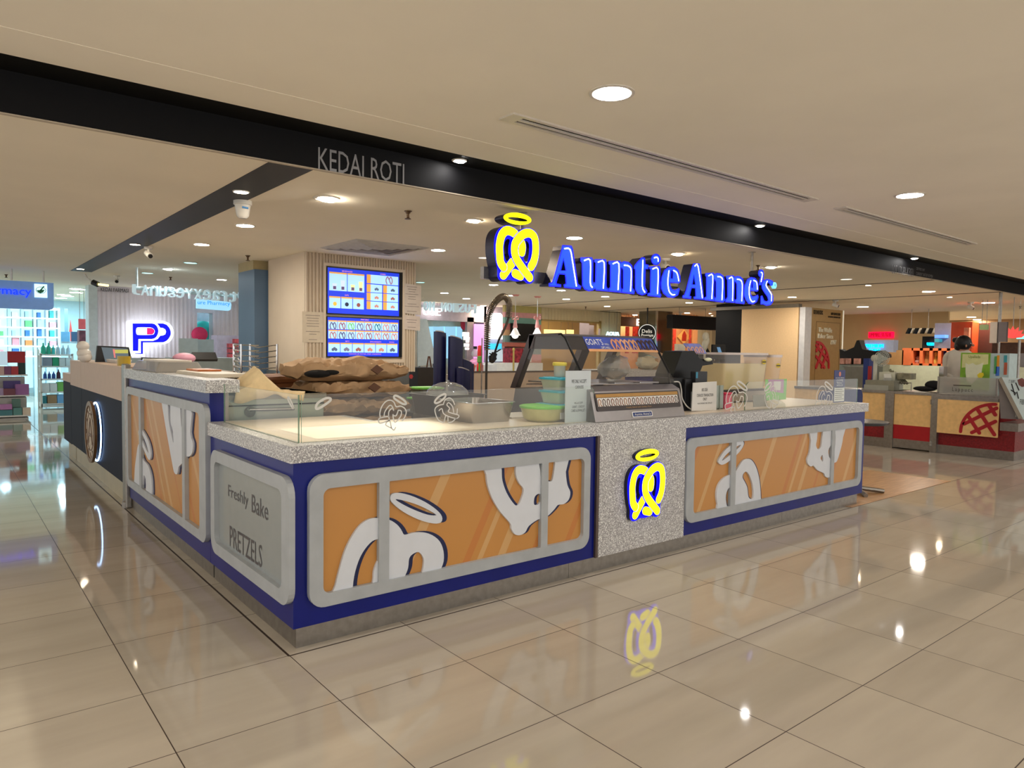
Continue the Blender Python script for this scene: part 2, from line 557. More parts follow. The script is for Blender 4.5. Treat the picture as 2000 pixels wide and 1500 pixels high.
# --- downlights ------------------------------------------------------------
M_RING = mat('white_lamp_ring', (225, 218, 205), 0.5)
def lampmat(name, col, s):
    return mat(name, col, 0.5, emit=s, ecol=col, var=0.0)
M_WARM = lampmat('lamp_warm', (253, 249, 246), LAMP)
M_WARM2 = lampmat('lamp_warm_soft', (255, 236, 206), LAMP * 0.6)
M_COOL = lampmat('lamp_cool', (225, 245, 255), LAMP * 0.7)
M_PHARM = lampmat('lamp_pharmacy', (190, 236, 255), LAMP * 1.6)
M_TEAL = lampmat('lamp_teal', (150, 225, 225), 3.0)
M_DIM = mat('lamp_dim', (250, 240, 225), 0.5, emit=1.6)
def downlight(x, y, z, r, m, label, group, gimbal=False, name='ceiling_downlight'):
    t = thing(name, label, 'ceiling light', (x, y, z), group)
    n = 24
    ring = G()
    pr = [(r * 1.0, 0.0), (r * 1.18, 0.0), (r * 1.18, -0.006), (r * 1.0, -0.008)]
    vs = [Vector((x + a * math.cos(2 * math.pi * j / n), y + a * math.sin(2 * math.pi * j / n), z + h)) for a, h in pr for j in range(n)]
    fs = [((i % 4) * n + j, (i % 4) * n + (j + 1) % n, ((i + 1) % 4) * n + (j + 1) % n, ((i + 1) % 4) * n + j) for i in range(4) for j in range(n)]
    ring.add(vs, [tuple(reversed(f)) for f in fs])
    part('trim_ring', ring, M_RING, t, sm=True)
    lens = G()
    if gimbal:
        tl = Vector((.22, .1, 0))
        lens.add([Vector((x + r * .78 * math.cos(2 * math.pi * j / n), y + r * .78 * math.sin(2 * math.pi * j / n), z - 0.006 - r * .2 * (1 + math.cos(2 * math.pi * j / n)) * .5)) for j in range(n)], [tuple(range(n))[::-1]])
        part('lamp', lens, m, t)
        part('inner_ring', G().poly(Fr((x, y, z - .003), 0, -90), [[(r * 1.02 * math.cos(2 * math.pi * j / n), r * 1.02 * math.sin(2 * math.pi * j / n)) for j in range(n)], [(r * .8 * math.cos(2 * math.pi * j / n), r * .8 * math.sin(2 * math.pi * j / n)) for j in range(n)]], -.001, .002), mat('grey_lamp_ring', (150, 142, 130), .5), t)
    else:
        lens.add([Vector((x + r * math.cos(2 * math.pi * j / n), y + r * math.sin(2 * math.pi * j / n), z - 0.004)) for j in range(n)], [tuple(range(n))[::-1]])
        part('lens', lens, m, t)
    return t
def dl(px, py, z, r, m, label, group, gimbal=False):
    q = onz(px, py, z)
    return downlight(q.x, q.y, z, r, m, label, group, gimbal)
GW = 'downlights in the walkway ceiling'
dl(1195, 181, ZF, 0.11, M_WARM, 'large round downlight nearest the viewer, above the long air slot', GW)
dl(1777, 381, ZF, 0.11, M_WARM, 'round downlight above the shorter air slot at the right', GW)
for i, (x, y) in enumerate([(-2.2, -0.27), (-4.6, -0.27), (-2.2, -3.6), (1.73, -3.6), (5.65, -3.6), (9.5, -3.6), (-2.2, -6.2), (1.73, -6.2), (5.65, -6.2), (-4.6, 3.4), (-4.6, -3.6), (9.57, -1.3), (12.5, -1.3)]):  # extra lamps out of view, added to raise the overall light
    if y > 2: downlight(x, y, ZR, 0.11, M_WARM, 'added downlight outside the picture on the left', 'added unseen downlights')
    else: downlight(x, y, ZF, 0.11, M_WARM, 'added downlight in the walkway ceiling, out of view', 'added unseen downlights')
for (a, b, s) in [(897, 313, 'above the gap after the KEDAI ROTI letters'), (1484, 440, 'above the right end of the blue sign'), (1786, 504, 'at the far right of the beam')]:
    dl(a, b, ZF, 0.05, M_WARM, 'small spotlight in the black soffit ' + s, 'spotlights in the black soffit', True)
# the beam spotlight nearest the letters is turned onto the worktop
q = onz(897, 313, ZF)
ld = bpy.data.lights.new('spot', 'SPOT')
ld.energy = 330
ld.color = (1.0, .93, .82)
ld.spot_size = math.radians(30)
ld.spot_blend = .8
ld.shadow_soft_size = .04
lo = bpy.data.objects.new('beam_spot_light', ld)
COL.objects.link(lo)
lo.location = (q.x, q.y, ZF - .05)
lo.rotation_euler = (Vector((.42, .42, .94)) - lo.location).to_track_quat('-Z', 'Y').to_euler()
for (a, b, s) in [(471, 374, 'nearest'), (264, 477, 'middle'), (157, 525, 'farthest')]:
    dl(a, b, ZR - 0.004, 0.055, M_WARM2, s + ' of the three small spotlights in the black ceiling strip', 'spotlights in the black ceiling strip')
# (px, py, radius, material, what it is next to, gimbal)
REAR = [
 (637, 387, .09, M_WARM, 'large eyeball lamp below the KEDAI ROTI letters', 1), (479, 440, .085, M_WARM, 'below the cone shaped camera', 0),
 (394, 477, .085, M_WARM, 'between the black strip and the plaster crack', 0), (856, 488, .085, M_WARM, 'right of the square air vent', 0),
 (1122, 464, .085, M_WARM, 'just above the big letter u of the sign', 0), (924, 430, .07, M_WARM2, 'eyeball lamp left of the yellow halo', 1),
 (1323, 495, .08, M_WARM2, 'eyeball lamp above the second A of the sign', 1), (1505, 521, .075, M_WARM, 'eyeball lamp right of the steel sign post', 1),
 (1547, 580, .085, M_WARM, 'low right of the blue sign', 0), (1346, 591, .085, M_WARM, 'below the second big A of the sign', 0),
 (1096, 567, .085, M_COOL, 'below the first big A of the sign', 0), (1182, 579, .085, M_COOL, 'below the letter n of the sign', 0),
 (1106, 584, .085, M_COOL, 'under and right of the sign start', 0), (1186, 598, .085, M_WARM2, 'second row under the sign', 0),
 (964, 556, .085, M_COOL, 'below left of the pretzel sign', 0), (994, 577, .085, M_COOL, 'right above the spray tap loop', 0),
 (868, 572, .085, M_COOL, 'above the reversed shop letters', 0), (911, 583, .085, M_COOL, 'above the end of the reversed shop letters', 0),
 (944, 597, .085, M_WARM2, 'left of the spray tap loop', 0), (1105, 607, .085, M_WARM2, 'above the display case, farther left', 0),
 (1240, 615, .085, M_WARM2, 'left of the mirror column', 0), (821, 551, .08, M_TEAL, 'tealish one beside the menu pillar', 0),
 (946, 503, .08, M_DIM, 'unlit one left of the pretzel sign', 0),
 (327, 525, .08, M_COOL, 'eyeball lamp left of the blue column', 1), (433, 546, .085, M_COOL, 'nearest the blue column', 0),
 (372, 513, .09, M_TEAL, 'upper teal one near the pharmacy', 0), (288, 533, .09, M_TEAL, 'lower teal one near the pharmacy', 0),
 (1814, 569, .11, M_WARM, 'wide one between the two ceiling seams at right', 0), (1653, 545, .09, M_DIM, 'unlit one right of the sign', 0),
 (1696, 557, .045, M_WARM2, 'tiny one on the first ceiling seam', 0), (1855, 580, .045, M_WARM2, 'tiny one on the second ceiling seam', 0),
 (1685, 599, .13, M_WARM, 'wide one above the gold board', 0), (1930, 591, .13, M_WARM, 'wide one at the far right', 0),
 (1809, 613, .13, M_WARM, 'wide one above the orange shelf', 0), (1677, 622, .13, M_WARM, 'far one beside the gold board', 0),
 (1733, 626, .13, M_COOL, 'far one above the red neon sign', 0), (1783, 629, .13, M_COOL, 'far one above the orange shelf', 0),
 (1897, 619, .12, M_WARM2, 'far dim one above the worker', 0), (1908, 624, .12, M_WARM2, 'lower far dim one above the worker', 0),
 (1846, 635, .13, M_COOL, 'far one over the red pillar', 0), (1342, 611, .085, M_WARM2, 'far one above the black header', 0),
 (1387, 612, .04, M_WARM, 'left of the far pair above the black header', 0), (1391, 616, .04, M_WARM, 'right of the far pair above the black header', 0),
 (1970, 645, .13, M_WARM2, 'farthest one at the right edge', 0), (1652, 634, .1, M_TEAL, 'far teal one behind the gold board', 0),
]
GR = 'downlights in the ceiling behind the beam'
M_RW = lampmat('lamp_rear_warm', (255, 244, 226), LAMP * 2.4)
M_RW2 = lampmat('lamp_rear_soft', (255, 232, 196), LAMP * 1.8)
M_RC = lampmat('lamp_rear_cool', (228, 244, 255), LAMP * 2.2)
SWAP = {M_WARM: M_RW, M_WARM2: M_RW2, M_COOL: M_RC}
for (a, b, r, m, s, gb) in REAR:
    dl(a, b, ZR, r, SWAP.get(m, m), 'round ceiling downlight, the ' + s if not s.startswith('large') and not s.startswith('eyeball') else 'ceiling light, the ' + s, GR, bool(gb))

# --- slot diffusers in the walkway ceiling
M_ALU = mat('cream_aluminium', (214, 206, 194), 0.45, 0.0)
M_SLOT = mat('slot_shadow', (5, 5, 5), 0.9, spec=.05)
def slot(x0, x1, ya, yb, label):
    t = thing('air_slot_diffuser', label, 'air diffuser', ((x0 + x1) / 2, (ya + yb) / 2, ZF), 'slot air diffusers in the walkway ceiling')
    w = (yb - ya)
    g = G()
    g.wbox(x0, x1, ya, ya + w * .20, ZF - .012, ZF).wbox(x0, x1, yb - w * .20, yb, ZF - .012, ZF)
    g.wbox(x0, x0 + .1, ya + w * .20, yb - w * .20, ZF - .012, ZF).wbox(x1 - .1, x1, ya + w * .20, yb - w * .20, ZF - .012, ZF)
    g.wbox(x0 + .1, x1 - .1, ya + w * .43, ya + w * .57, ZF - .014, ZF)
    part('frame', g, M_ALU, t)
    part('slot_back', G().wbox(x0 + .05, x1 - .05, ya + w * .1, yb - w * .1, ZF - .003, ZF - .001), M_SLOT, t)
slot(1.52, 5.2, 0.35, 0.50, 'long slot air diffuser in the ceiling above the blue sign, nearer the viewer')
slot(5.72, 9.2, 0.35, 0.48, 'slot air diffuser farther right in the walkway ceiling')

# --- square air vent above the pillar
vt = thing('square_air_vent', 'square white ceiling air vent above the menu screens', 'air vent', (2.95, 4.85, ZR))
g = G()
for k in range(5):
    a = 0.50 - k * 0.095
    z1, z0 = ZR - 0.002 - k * 0.004, ZR - 0.022 - k * 0.003
    o, i = a, a - 0.055
    for (sx, sy) in ((1, 0), (-1, 0), (0, 1), (0, -1)):
        def q(r, t_, z): return Vector((2.95 + (sx * r if sx else t_), 4.85 + (sy * r if sy else t_), z))
        vs = [q(o, -o, z1), q(o, o, z1), q(i, i, z0), q(i, -i, z0)]
        g.add(vs, [(0, 1, 2, 3), (3, 2, 1, 0)])
part('louvres', g, mat('vent_white', (244, 240, 234), 0.6), vt)
part('vent_back', G().wbox(2.5, 3.4, 4.4, 5.3, ZR - .0015, ZR - .0005), mat('vent_dark', (150, 140, 132), 0.9), vt)

# --- sprinklers, cameras
M_BRZ = mat('bronze', (96, 74, 52), 0.4, 0.6)
def sprinkler(px, py, s, k=1.0):
    q = onz(px, py, ZR)
    g = G().lathe((q.x, q.y, ZR - .075 * k), [(.004, 0), (.03 * k, .002), (.03 * k, .006), (.012, .014), (.012, .05 * k), (.022, .055 * k), (.022, .065 * k), (.035 * k, .07 * k), (.035 * k, .075 * k)], 12)
    single('ceiling_sprinkler', g, M_BRZ, s, 'sprinkler', 'ceiling sprinklers', sm=True)
sprinkler(797, 412, 'brass ceiling sprinkler right of the KEDAI ROTI letters', 1.0)
sprinkler(1481, 518, 'brass ceiling sprinkler beside the steel sign post')
sprinkler(484, 499, 'small dark sprinkler over the blue column')
sprinkler(333, 541, 'small dark sprinkler before the pharmacy wall', .8)
sprinkler(12, 536, 'small dark sprinkler above the pharmacy sign', .8)
sprinkler(1144, 599, 'distant sprinkler above the display case', .9)
sprinkler(1183, 610, 'farther sprinkler left of the mirror column', .9)
sprinkler(1993, 598, 'distant sprinkler at the right edge', .9)
M_WPL = mat('white_plastic', (215, 212, 205), 0.4)
M_DK = mat('dark_plastic', (18, 18, 20), 0.35)
q = onz(474, 392, ZR)
t = thing('dome_camera', 'white cone shaped ceiling detector beside the black strip', 'security camera', (q.x, q.y, ZR - .15))
part('body', G().lathe((q.x, q.y, ZR - .15), [(.03, 0), (.05, .02), (.065, .11), (.075, .115), (.075, .15)], 20), M_WPL, t, sm=True)
part('sticker', G().box(Fr((q.x, q.y - .064, ZR), 20), -.03, .03, -.075, -.06, -.002, .002), C(60, 130, 190), t)
def bullet(px, py, label, d, L=0.11, dark=False, k=1.0):
    q = onz(px, py, ZR)
    t = thing('security_camera', label, 'security camera', (q.x, q.y, ZR - .12), 'small security cameras on the ceiling')
    part('mount', G().lathe((q.x, q.y, ZR - .03 * k), [(.05 * k, 0), (.055 * k, .03 * k)], 14).tube([(q.x, q.y, ZR - .02), (q.x, q.y, ZR - .07 * k)], .014 * k), M_WPL, t, sm=True)
    dv = Vector(d).normalized()
    c = Vector((q.x, q.y, ZR - .095 * k))
    part('body', G().tube([c - dv * L * .5 * k, c + dv * L * .5 * k], .036 * k, 14), M_WPL, t, sm=True)
    part('lens', G().tube([c + dv * L * .49 * k, c + dv * (L * .5 * k + .012)], .027 * k, 12), M_DK, t, sm=True)
bullet(290, 482, 'small white camera beside the middle strip spotlight', (.2, -1, -.5))
bullet(228, 538, 'white camera with dark lens hanging before the pharmacy', (-.2, -1, -.3))
bullet(1300, 505, 'white ceiling camera behind the letter e of the sign', (-.3, -1, -.4), k=1.1)
bullet(1573, 600, 'camera at the left top of the gold board', (-.6, -1, -.5))
bullet(1632, 586, 'camera above the gold board, facing right', (.5, -1, -.5), k=1.2)
bullet(1826, 616, 'round dark faced camera over the orange shelf', (-.5, -1, -.1), k=1.3)
bullet(1330, 609, 'distant camera above the black header', (-.5, -1, -.4), k=1.3)
bullet(1030, 600, 'distant camera between the two pink pendant lamps', (-.3, -1, -.5), k=1.5)
bullet(1896, 590, 'distant camera near the wide right downlight', (.3, -1, -.6), k=1.2)
# lamp on an arm before the pharmacy
q = onz(165, 535, ZR)
t = thing('arm_spotlight', 'black spotlight with a lit face on a white arm near the pharmacy', 'spotlight', (q.x, q.y, ZR - .25))
part('arm', G().tube([(q.x, q.y, ZR), (q.x + .03, q.y - .1, ZR - .09), (q.x + .12, q.y - .2, ZR - .16)], .018), M_WPL, t, sm=True)
part('head', G().tube([(q.x + .1, q.y - .18, ZR - .15), (q.x + .17, q.y - .24, ZR - .19)], .05, 12), M_DK, t, sm=True)
part('lamp', G().tube([(q.x + .17, q.y - .24, ZR - .185), (q.x + .33, q.y - .27, ZR - .2)], .02, 10), glow(255, 235, 150, 2.5), t, sm=True)
# ================================================================ main kiosk
def terrazzo():
    m, nt, p = newmat('speckled_laminate')
    tc = N(nt, 'ShaderNodeTexCoord')
    nz = N(nt, 'ShaderNodeTexNoise')
    nz.inputs['Scale'].default_value = 150
    nz.inputs['Detail'].default_value = 1.5
    nz.inputs['Distortion'].default_value = 1.2
    nt.links.new(tc.outputs['Object'], nz.inputs['Vector'])
    cr = N(nt, 'ShaderNodeValToRGB')
    cr.color_ramp.elements[0].position = 0.50
    cr.color_ramp.elements[1].position = 0.60
    cr.color_ramp.elements[0].color = L3((150, 147, 147))
    cr.color_ramp.elements[1].color = L3((240, 240, 236))
    nt.links.new(nz.outputs[0], cr.inputs[0])
    nt.links.new(cr.outputs[0], p.inputs['Base Color'])
    p.inputs['Roughness'].default_value = 0.35
    return m
M_TERR = terrazzo()
M_BLUE = mat('royal_blue_gloss', (10, 24, 112), 0.3, spec=.35, var=0.08, scale=6)
M_FRAME = mat('grey_window_frame', (168, 172, 174), 0.45, 0.0)
M_STEEL = mat('brushed_steel', (150, 145, 138), 0.33, 0.85, var=0.12, scale=25)
M_CHROME = mat('chrome', (205, 205, 205), 0.12, 1.0)
M_WORK = mat('pale_worktop', (230, 212, 188), 0.32, var=0.04, scale=3)
M_WHITE = mat('white_cutout', (212, 216, 222), 0.45, var=0.02)
M_NAVY = mat('navy_cutout_edge', (16, 26, 72), 0.45)
def tan_mat(name, ang):
    m, nt, p = newmat(name)
    tc = N(nt, 'ShaderNodeTexCoord')
    mp = N(nt, 'ShaderNodeMapping')
    mp.inputs['Rotation'].default_value = ang
    nt.links.new(tc.outputs['Object'], mp.inputs[0])
    sp = N(nt, 'ShaderNodeSeparateXYZ')
    nt.links.new(mp.outputs[0], sp.inputs[0])
    nz = N(nt, 'ShaderNodeTexNoise', noise_dimensions='1D')
    nz.inputs['Scale'].default_value = 9.0
    nz.inputs['Detail'].default_value = 0.6
    nt.links.new(sp.outputs[0], nz.inputs['W'])
    cr = N(nt, 'ShaderNodeValToRGB')
    cr.color_ramp.interpolation = 'CONSTANT'
    cr.color_ramp.elements[0].position = 0.0
    cr.color_ramp.elements[0].color = L3((194, 124, 62))
    cr.color_ramp.elements[1].position = 0.33
    cr.color_ramp.elements[1].color = L3((196, 138, 70))
    e = cr.color_ramp.elements.new(0.63)
    e.color = L3((206, 162, 106))
    nt.links.new(nz.outputs[0], cr.inputs[0])
    nt.links.new(cr.outputs[0], p.inputs['Base Color'])
    p.inputs['Roughness'].default_value = 0.3
    return m
M_TAN = tan_mat('tan_streaked_print', (0, math.radians(-28), 0))
M_TANL = tan_mat('tan_streaked_print_side', (math.radians(40), 0, math.radians(90)))
H, WT, HP = 0.943, 0.866, 0.10       # worktop top, worktop underside, plinth height
XL, XE = 1.933, 5.468
YL, YR = 1.25, 3.55                  # end of low counter, end of raised counter on the left side
PD = 0.78                            # counter depth

# front counter: body, plinth, worktop, middle panel
t = thing('front_counter', 'long royal blue front counter with speckled worktop and steel plinth', 'counter', (2.7, 0.4, 0))
g = G().wbox(-.022, XL, -.022, PD, HP, WT).wbox(XL, 2.782, 0.0, PD, HP, WT).wbox(2.782, XE, -.022, PD, HP, WT)
g.wbox(-.022, PD, PD, YL, HP, WT)
part('body', g, M_BLUE, t)
g = G().wbox(0, 1.72, 0, PD - .05, 0, HP).wbox(1.722, 4.12, 0, PD - .05, 0, HP).wbox(4.122, XE - .05, 0, PD - .05, 0, HP)
g.wbox(0, PD - .05, PD - .05, YL, 0, HP)
part('plinth', g, M_STEEL, t)
g = G()
L_ = [(-.04, -.04), (5.504, -.04), (5.504, PD + .05), (PD + .05, PD + .05), (PD + .05, YL - .01), (-.04, YL - .01)]
def slab(g, pts, z0, z1):
    n = len(pts)
    ts = geometry.tessellate_polygon([[Vector((a, b, 0)) for a, b in pts]])
    up = []
    for a, b, c in ts:
        cr = (pts[b][0] - pts[a][0]) * (pts[c][1] - pts[a][1]) - (pts[b][1] - pts[a][1]) * (pts[c][0] - pts[a][0])
        up.append((a, b, c) if cr > 0 else (a, c, b))
    g.add([(a, b, z1) for a, b in pts], up)
    g.add([(a, b, z0) for a, b in pts], [tuple(reversed(q)) for q in up])
    g.add([(a, b, z0) for a, b in pts] + [(a, b, z1) for a, b in pts], [(i, (i + 1) % n, n + (i + 1) % n, n + i) for i in range(n)])
    return g
slab(g, L_, WT, H)
part('worktop', g, M_TERR, t, bev=.003)
part('worktop_surface', slab(G(), [(0.05, .075), (5.45, .075), (5.45, PD), (PD, PD), (PD, YL - .03), (0.05, YL - .03)], H, H + .0015), M_WORK, t)
part('centre_panel', G().wbox(XL, 2.782, -.042, -.0, HP, WT + .001), M_TERR, t, bev=.002, label='speckled grey centre panel')
part('panel_edge', G().wbox(XL - .022, XL - .002, -.04, -.02, HP, WT), mat('dark_bronze_edge', (92, 78, 72), .4, .4), t)

# window-frame graphics: grey frame, tan print, white cut-outs with navy shadow
def graphic(name, t, fr, outer, inner, mun, off, sc, shapes, wf=.03, ri=.035, ro=.075, wp=.004, tan=None, sh=None):
    """outer/inner in (u0,u1,v0,v1); mun: list of (u0,u1)"""
    loops = [rrect(*outer, ro)]
    us = [inner[0]] + [x for a in mun for x in a] + [inner[1]]
    cells = [(us[i], us[i + 1]) for i in range(0, len(us), 2)]
    for i, (a, b) in enumerate(cells):
        r0 = ri if i == 0 else .004
        r1 = ri if i == len(cells) - 1 else .004
        pts = []
        u0, u1, v0, v1 = a, b, inner[2], inner[3]
        for cx, cy, an, r in ((u1 - r1, v1 - r1, 0, r1), (u0 + r0, v1 - r0, 90, r0), (u0 + r0, v0 + r0, 180, r0), (u1 - r1, v0 + r1, 270, r1)):
            pts += [(cx + r * math.cos(math.radians(an + 15 * k)), cy + r * math.sin(math.radians(an + 15 * k))) for k in range(7)]
        loops.append(pts)
    fo = part('window_frame', G().poly(fr, loops, 0.0, wf), M_FRAME, t)
    part('print_panel', G().box(fr, inner[0] - .01, inner[1] + .01, inner[2] - .01, inner[3] + .01, 0, wp), tan or M_TAN, t, label='tan streaked print panel')
    for outl, holes, (dx, dy) in shapes:
        L0 = [fr.pxs(smooth(outl, 3, True), off, sc)] + [fr.pxs(smooth(h, 3, True), off, sc) for h in holes]
        cl = [[(min(max(a, inner[0] - .005), inner[1] + .005), min(max(b, inner[2] - .005), inner[3] + .005)) for a, b in l] for l in L0]
        part('white_cutout', G().poly(fr, cl, wp, wp + .014), M_WHITE, t)
        s = [fr.pxs([(a + dx, b + dy) for a, b in smooth(l, 3, True)], off, sc) for l in [outl] + holes]
        s = [[(min(max(a, inner[0] - .005), inner[1] + .005), min(max(b, inner[2] - .005), inner[3] + .005)) for a, b in l] for l in s]
        part('navy_shadow', G().poly(fr, s, wp, wp + .003), M_NAVY, t)
FP = FY(-.022)
c6 = ((600, 860), 3.448)
H1 = [(470, 660), (425, 675), (375, 730), (335, 805), (305, 910), (300, 1010), (360, 1005), (420, 972), (434, 930), (437, 880), (455, 825), (480, 785), (500, 760), (505, 665)]
W1 = [(165, 1060), (180, 970), (210, 850), (245, 735), (295, 635), (350, 562), (410, 525), (470, 519), (540, 530), (590, 560), (620, 595), (645, 633), (700, 618), (770, 616), (830, 634), (880, 676), (905, 740), (906, 810), (885, 870), (870, 920), (755, 935), (755, 912), (770, 850), (772, 790), (740, 748), (700, 760), (675, 790), (668, 850), (650, 900), (620, 945), (600, 975), (400, 1020)]
WH = [(555, 362), (600, 350), (680, 366), (780, 410), (860, 465), (895, 510), (888, 548), (835, 555), (740, 530), (640, 480), (575, 430), (548, 395)]
WHh = [(583, 393), (640, 402), (730, 430), (810, 468), (858, 500), (800, 497), (700, 460), (620, 420)]
W3 = [(1190, 150), (1194, 230), (1203, 300), (1235, 390), (1290, 480), (1355, 555), (1362, 590), (1385, 628), (1420, 634), (1455, 615), (1480, 572), (1540, 530), (1600, 510), (1650, 462), (1675, 432), (1715, 425), (1748, 395), (1758, 345), (1738, 295), (1728, 210), (1728, 100), (1450, 110)]
W3h = [[(1300, 130), (1297, 200), (1302, 270), (1330, 350), (1375, 420), (1405, 436), (1432, 385), (1444, 325), (1415, 285), (1392, 225), (1385, 130)],
       [(1553, 120), (1556, 200), (1563, 255), (1600, 270), (1632, 272), (1645, 230), (1650, 120)],
       [(1513, 410), (1520, 375), (1545, 357), (1575, 372), (1562, 402), (1540, 430), (1518, 431)]]
def pr(fr, x0, x1, ymid, xmid, y0, y1, off, sc):
    return (fr.px(off[0] + x0 / sc, off[1] + ymid / sc)[0], fr.px(off[0] + x1 / sc, off[1] + ymid / sc)[0], fr.px(off[0] + xmid / sc, off[1] + y1 / sc)[1], fr.px(off[0] + xmid / sc, off[1] + y0 / sc)[1])
gt = thing('counter_graphic', 'wide grey window-frame graphic with white pretzel shapes left of the lit logo', 'wall graphic', (.95, -.03, .18), 'window-frame pretzel graphics')
FG = FY(-.052)
ou = (.043, 1.842, .184, .806)
iu = (.11, 1.79, .245, .738)
m1 = [tuple(FG.px(600 + a / 3.448, 860 + 640 / 3.448)[0] for a in (485, 553)), tuple(FG.px(600 + a / 3.448, 860 + 450 / 3.448)[0] for a in (1578, 1622))]
graphic('a', gt, FP, ou, iu, m1, *c6, [(W1, [H1], (34, -6)), (WH, [WHh], (38, -4)), (W3, W3h, (26, -2))])
c7 = ((1320, 800), 5.0)
V1 = [(400, 520), (395, 497), (420, 450), (470, 385), (540, 330), (600, 300), (634, 305), (644, 338), (610, 400), (550, 460), (480, 515), (430, 536)]
V1h = [(430, 497), (470, 440), (535, 385), (600, 345), (612, 352), (560, 400), (490, 457)]
V2 = [(415, 1030), (388, 920), (377, 830), (393, 740), (440, 672), (500, 636), (550, 622), (590, 560), (635, 497), (680, 478), (722, 492), (762, 555), (790, 650), (805, 760), (810, 860), (818, 930), (820, 960)]
V2h = [[(496, 985), (472, 900), (470, 830), (490, 772), (520, 752), (545, 765), (548, 985)],
       [(668, 603), (700, 640), (728, 720), (738, 800), (735, 855), (720, 870), (690, 850), (678, 760), (655, 705), (632, 660), (640, 622)]]
V3 = [(1310, 150), (1300, 300), (1287, 420), (1265, 475), (1270, 525), (1300, 553), (1325, 545), (1365, 590), (1425, 617), (1440, 648), (1468, 662), (1495, 640), (1508, 575), (1525, 520), (1555, 500), (1592, 380), (1614, 270), (1620, 120)]
V3h = [[(1371, 150), (1360, 280), (1350, 345), (1368, 384), (1398, 362), (1408, 290), (1420, 150)],
       [(1535, 220), (1500, 330), (1470, 400), (1485, 474), (1520, 440), (1538, 330)],
       [(1394, 470), (1412, 440), (1421, 485), (1412, 505)]]
gt = thing('counter_graphic', 'wide grey window-frame graphic with white pretzel shapes right of the lit logo', 'wall graphic', (4.1, -.03, .18), 'window-frame pretzel graphics')
ou = (2.79, 5.375, .19, .79)
iu = (2.875, 5.31, .25, .728)
m2 = [tuple(FG.px(1320 + a / 5, 800 + 640 / 5)[0] for a in (541, 586)), tuple(FG.px(1320 + a / 5, 800 + 450 / 5)[0] for a in (1522, 1550))]
graphic('b', gt, FP, ou, iu, m2, *c7, [(V1, [V1h], (18, -3)), (V2, V2h, (18, -2)), (V3, V3h, (10, -1))])

# raised counter along the left side
RT, RB = 1.19, 1.115
t = thing('raised_counter', 'raised royal blue counter with speckled top left of the glass guard', 'counter', (.35, 2.4, 0))
part('body', G().wbox(-.022, .065, YL + .004, YR, HP, RB), M_BLUE, t)
part('plinth', G().wbox(0, .06, YL + .02, YR, 0, HP), M_STEEL, t)
g = slab(G(), [(-.06, YL - .055), (.135, YL - .055), (.135, 1.62), (.34, 1.62), (.34, YR + .01), (-.06, YR + .01)], RB, RT)
part('worktop', g, M_TERR, t, bev=.003)
part('bracket', G().wbox(.065, .30, 2.2, 2.23, RB - .2, RB).wbox(.065, .30, 3.4, 3.43, RB - .2, RB), M_STEEL, t)
part('edge_trim', G().wbox(.065, .085, YL - .004, YL + .004, H, RB), M_STEEL, t)
FL = FX(-.022)
cL = ((120, 680), 3.947)
K1 = [(612, 645), (625, 617), (650, 638), (690, 715), (708, 795), (706, 850), (690, 856), (662, 800), (625, 710)]
K1h = [(628, 648), (650, 680), (680, 760), (690, 808), (668, 770), (640, 700)]
K2 = [(585, 1110), (583, 960), (592, 860), (612, 740), (632, 800), (650, 858), (685, 900), (708, 970), (717, 1060), (712, 1170), (660, 1160)]
K2h = [[(645, 1120), (650, 1020), (655, 980), (668, 1010), (668, 1130)]]
K3 = [(798, 380), (810, 520), (850, 750), (878, 900), (892, 958), (915, 968), (925, 915), (948, 890), (985, 838), (1012, 832), (1032, 800), (1036, 730), (1016, 650), (1022, 440), (900, 380)]
K3h = [[(842, 390), (848, 550), (868, 660), (885, 730), (880, 640), (862, 560), (858, 400)], [(940, 420), (945, 590), (958, 612), (968, 560), (970, 430)]]
gt = thing('counter_graphic', 'grey window-frame graphic with white pretzel shapes on the raised left counter', 'wall graphic', (-.03, 2.3, .2), 'window-frame pretzel graphics')
FLG = FX(-.052)
ou = pr(FLG, 500, 1110, 900, 900, 0, 0, *cL)[:2]
iu = pr(FLG, 515, 1068, 900, 900, 0, 0, *cL)[:2]
def lz(fr, x, y):
    return fr.px(120 + x / 3.947, 680 + y / 3.947)
ou = (min(ou), max(ou), .215, 1.045)
iu = (min(iu), max(iu) - .02, .275, .985)
mL = [tuple(lz(FLG, a, 800)[0] for a in (598, 612)), tuple(lz(FLG, a, 800)[0] for a in (928, 948))]
graphic('c', gt, FL, ou, iu, mL, *cL, [(K1, [K1h], (6, 2)), (K2, K2h, (8, 2)), (K3, K3h, (10, 2))], tan=M_TANL)

# low left face: framed display glass
gt = thing('display_window', 'grey framed pale glass window reading Freshly Bake PRETZELS on the low left counter', 'display window', (-.03, .55, .2))
ou = (-1.14, .045, .205, .80)
iu = (-1.07, -.045, .27, .735)
part('window_frame', G().poly(FL, [rrect(*ou, .09), rrect(*iu, .045)], 0, .03), M_FRAME, gt)
pn = part('glass_panel', G().box(FL, iu[0] - .01, iu[1] + .01, iu[2] - .01, iu[3] + .01, .0, .004), mat('pale_grey_glass', (150, 156, 156), .06, spec=.8, var=.02), gt)
g = G()
FLs = FX(-.026)
def word(s, x0, y0, x1, y1, h0, h1):
    a, b = FLs.px(x0, y0), FLs.px(x1, y1)
    g.text(FLs, s, a[0], b[0], min(a[1], b[1]) - h0, max(a[1], b[1]) + h1 - h0, 0, .001)
def word(s, x0, y0, y1, x1):
    a, b = FLs.px(x0, y0), FLs.px(x0, y1)
    g.text(FLs, s, a[0], FLs.px(x1, (y0 + y1) / 2)[0], b[1], a[1], 0, .0015)
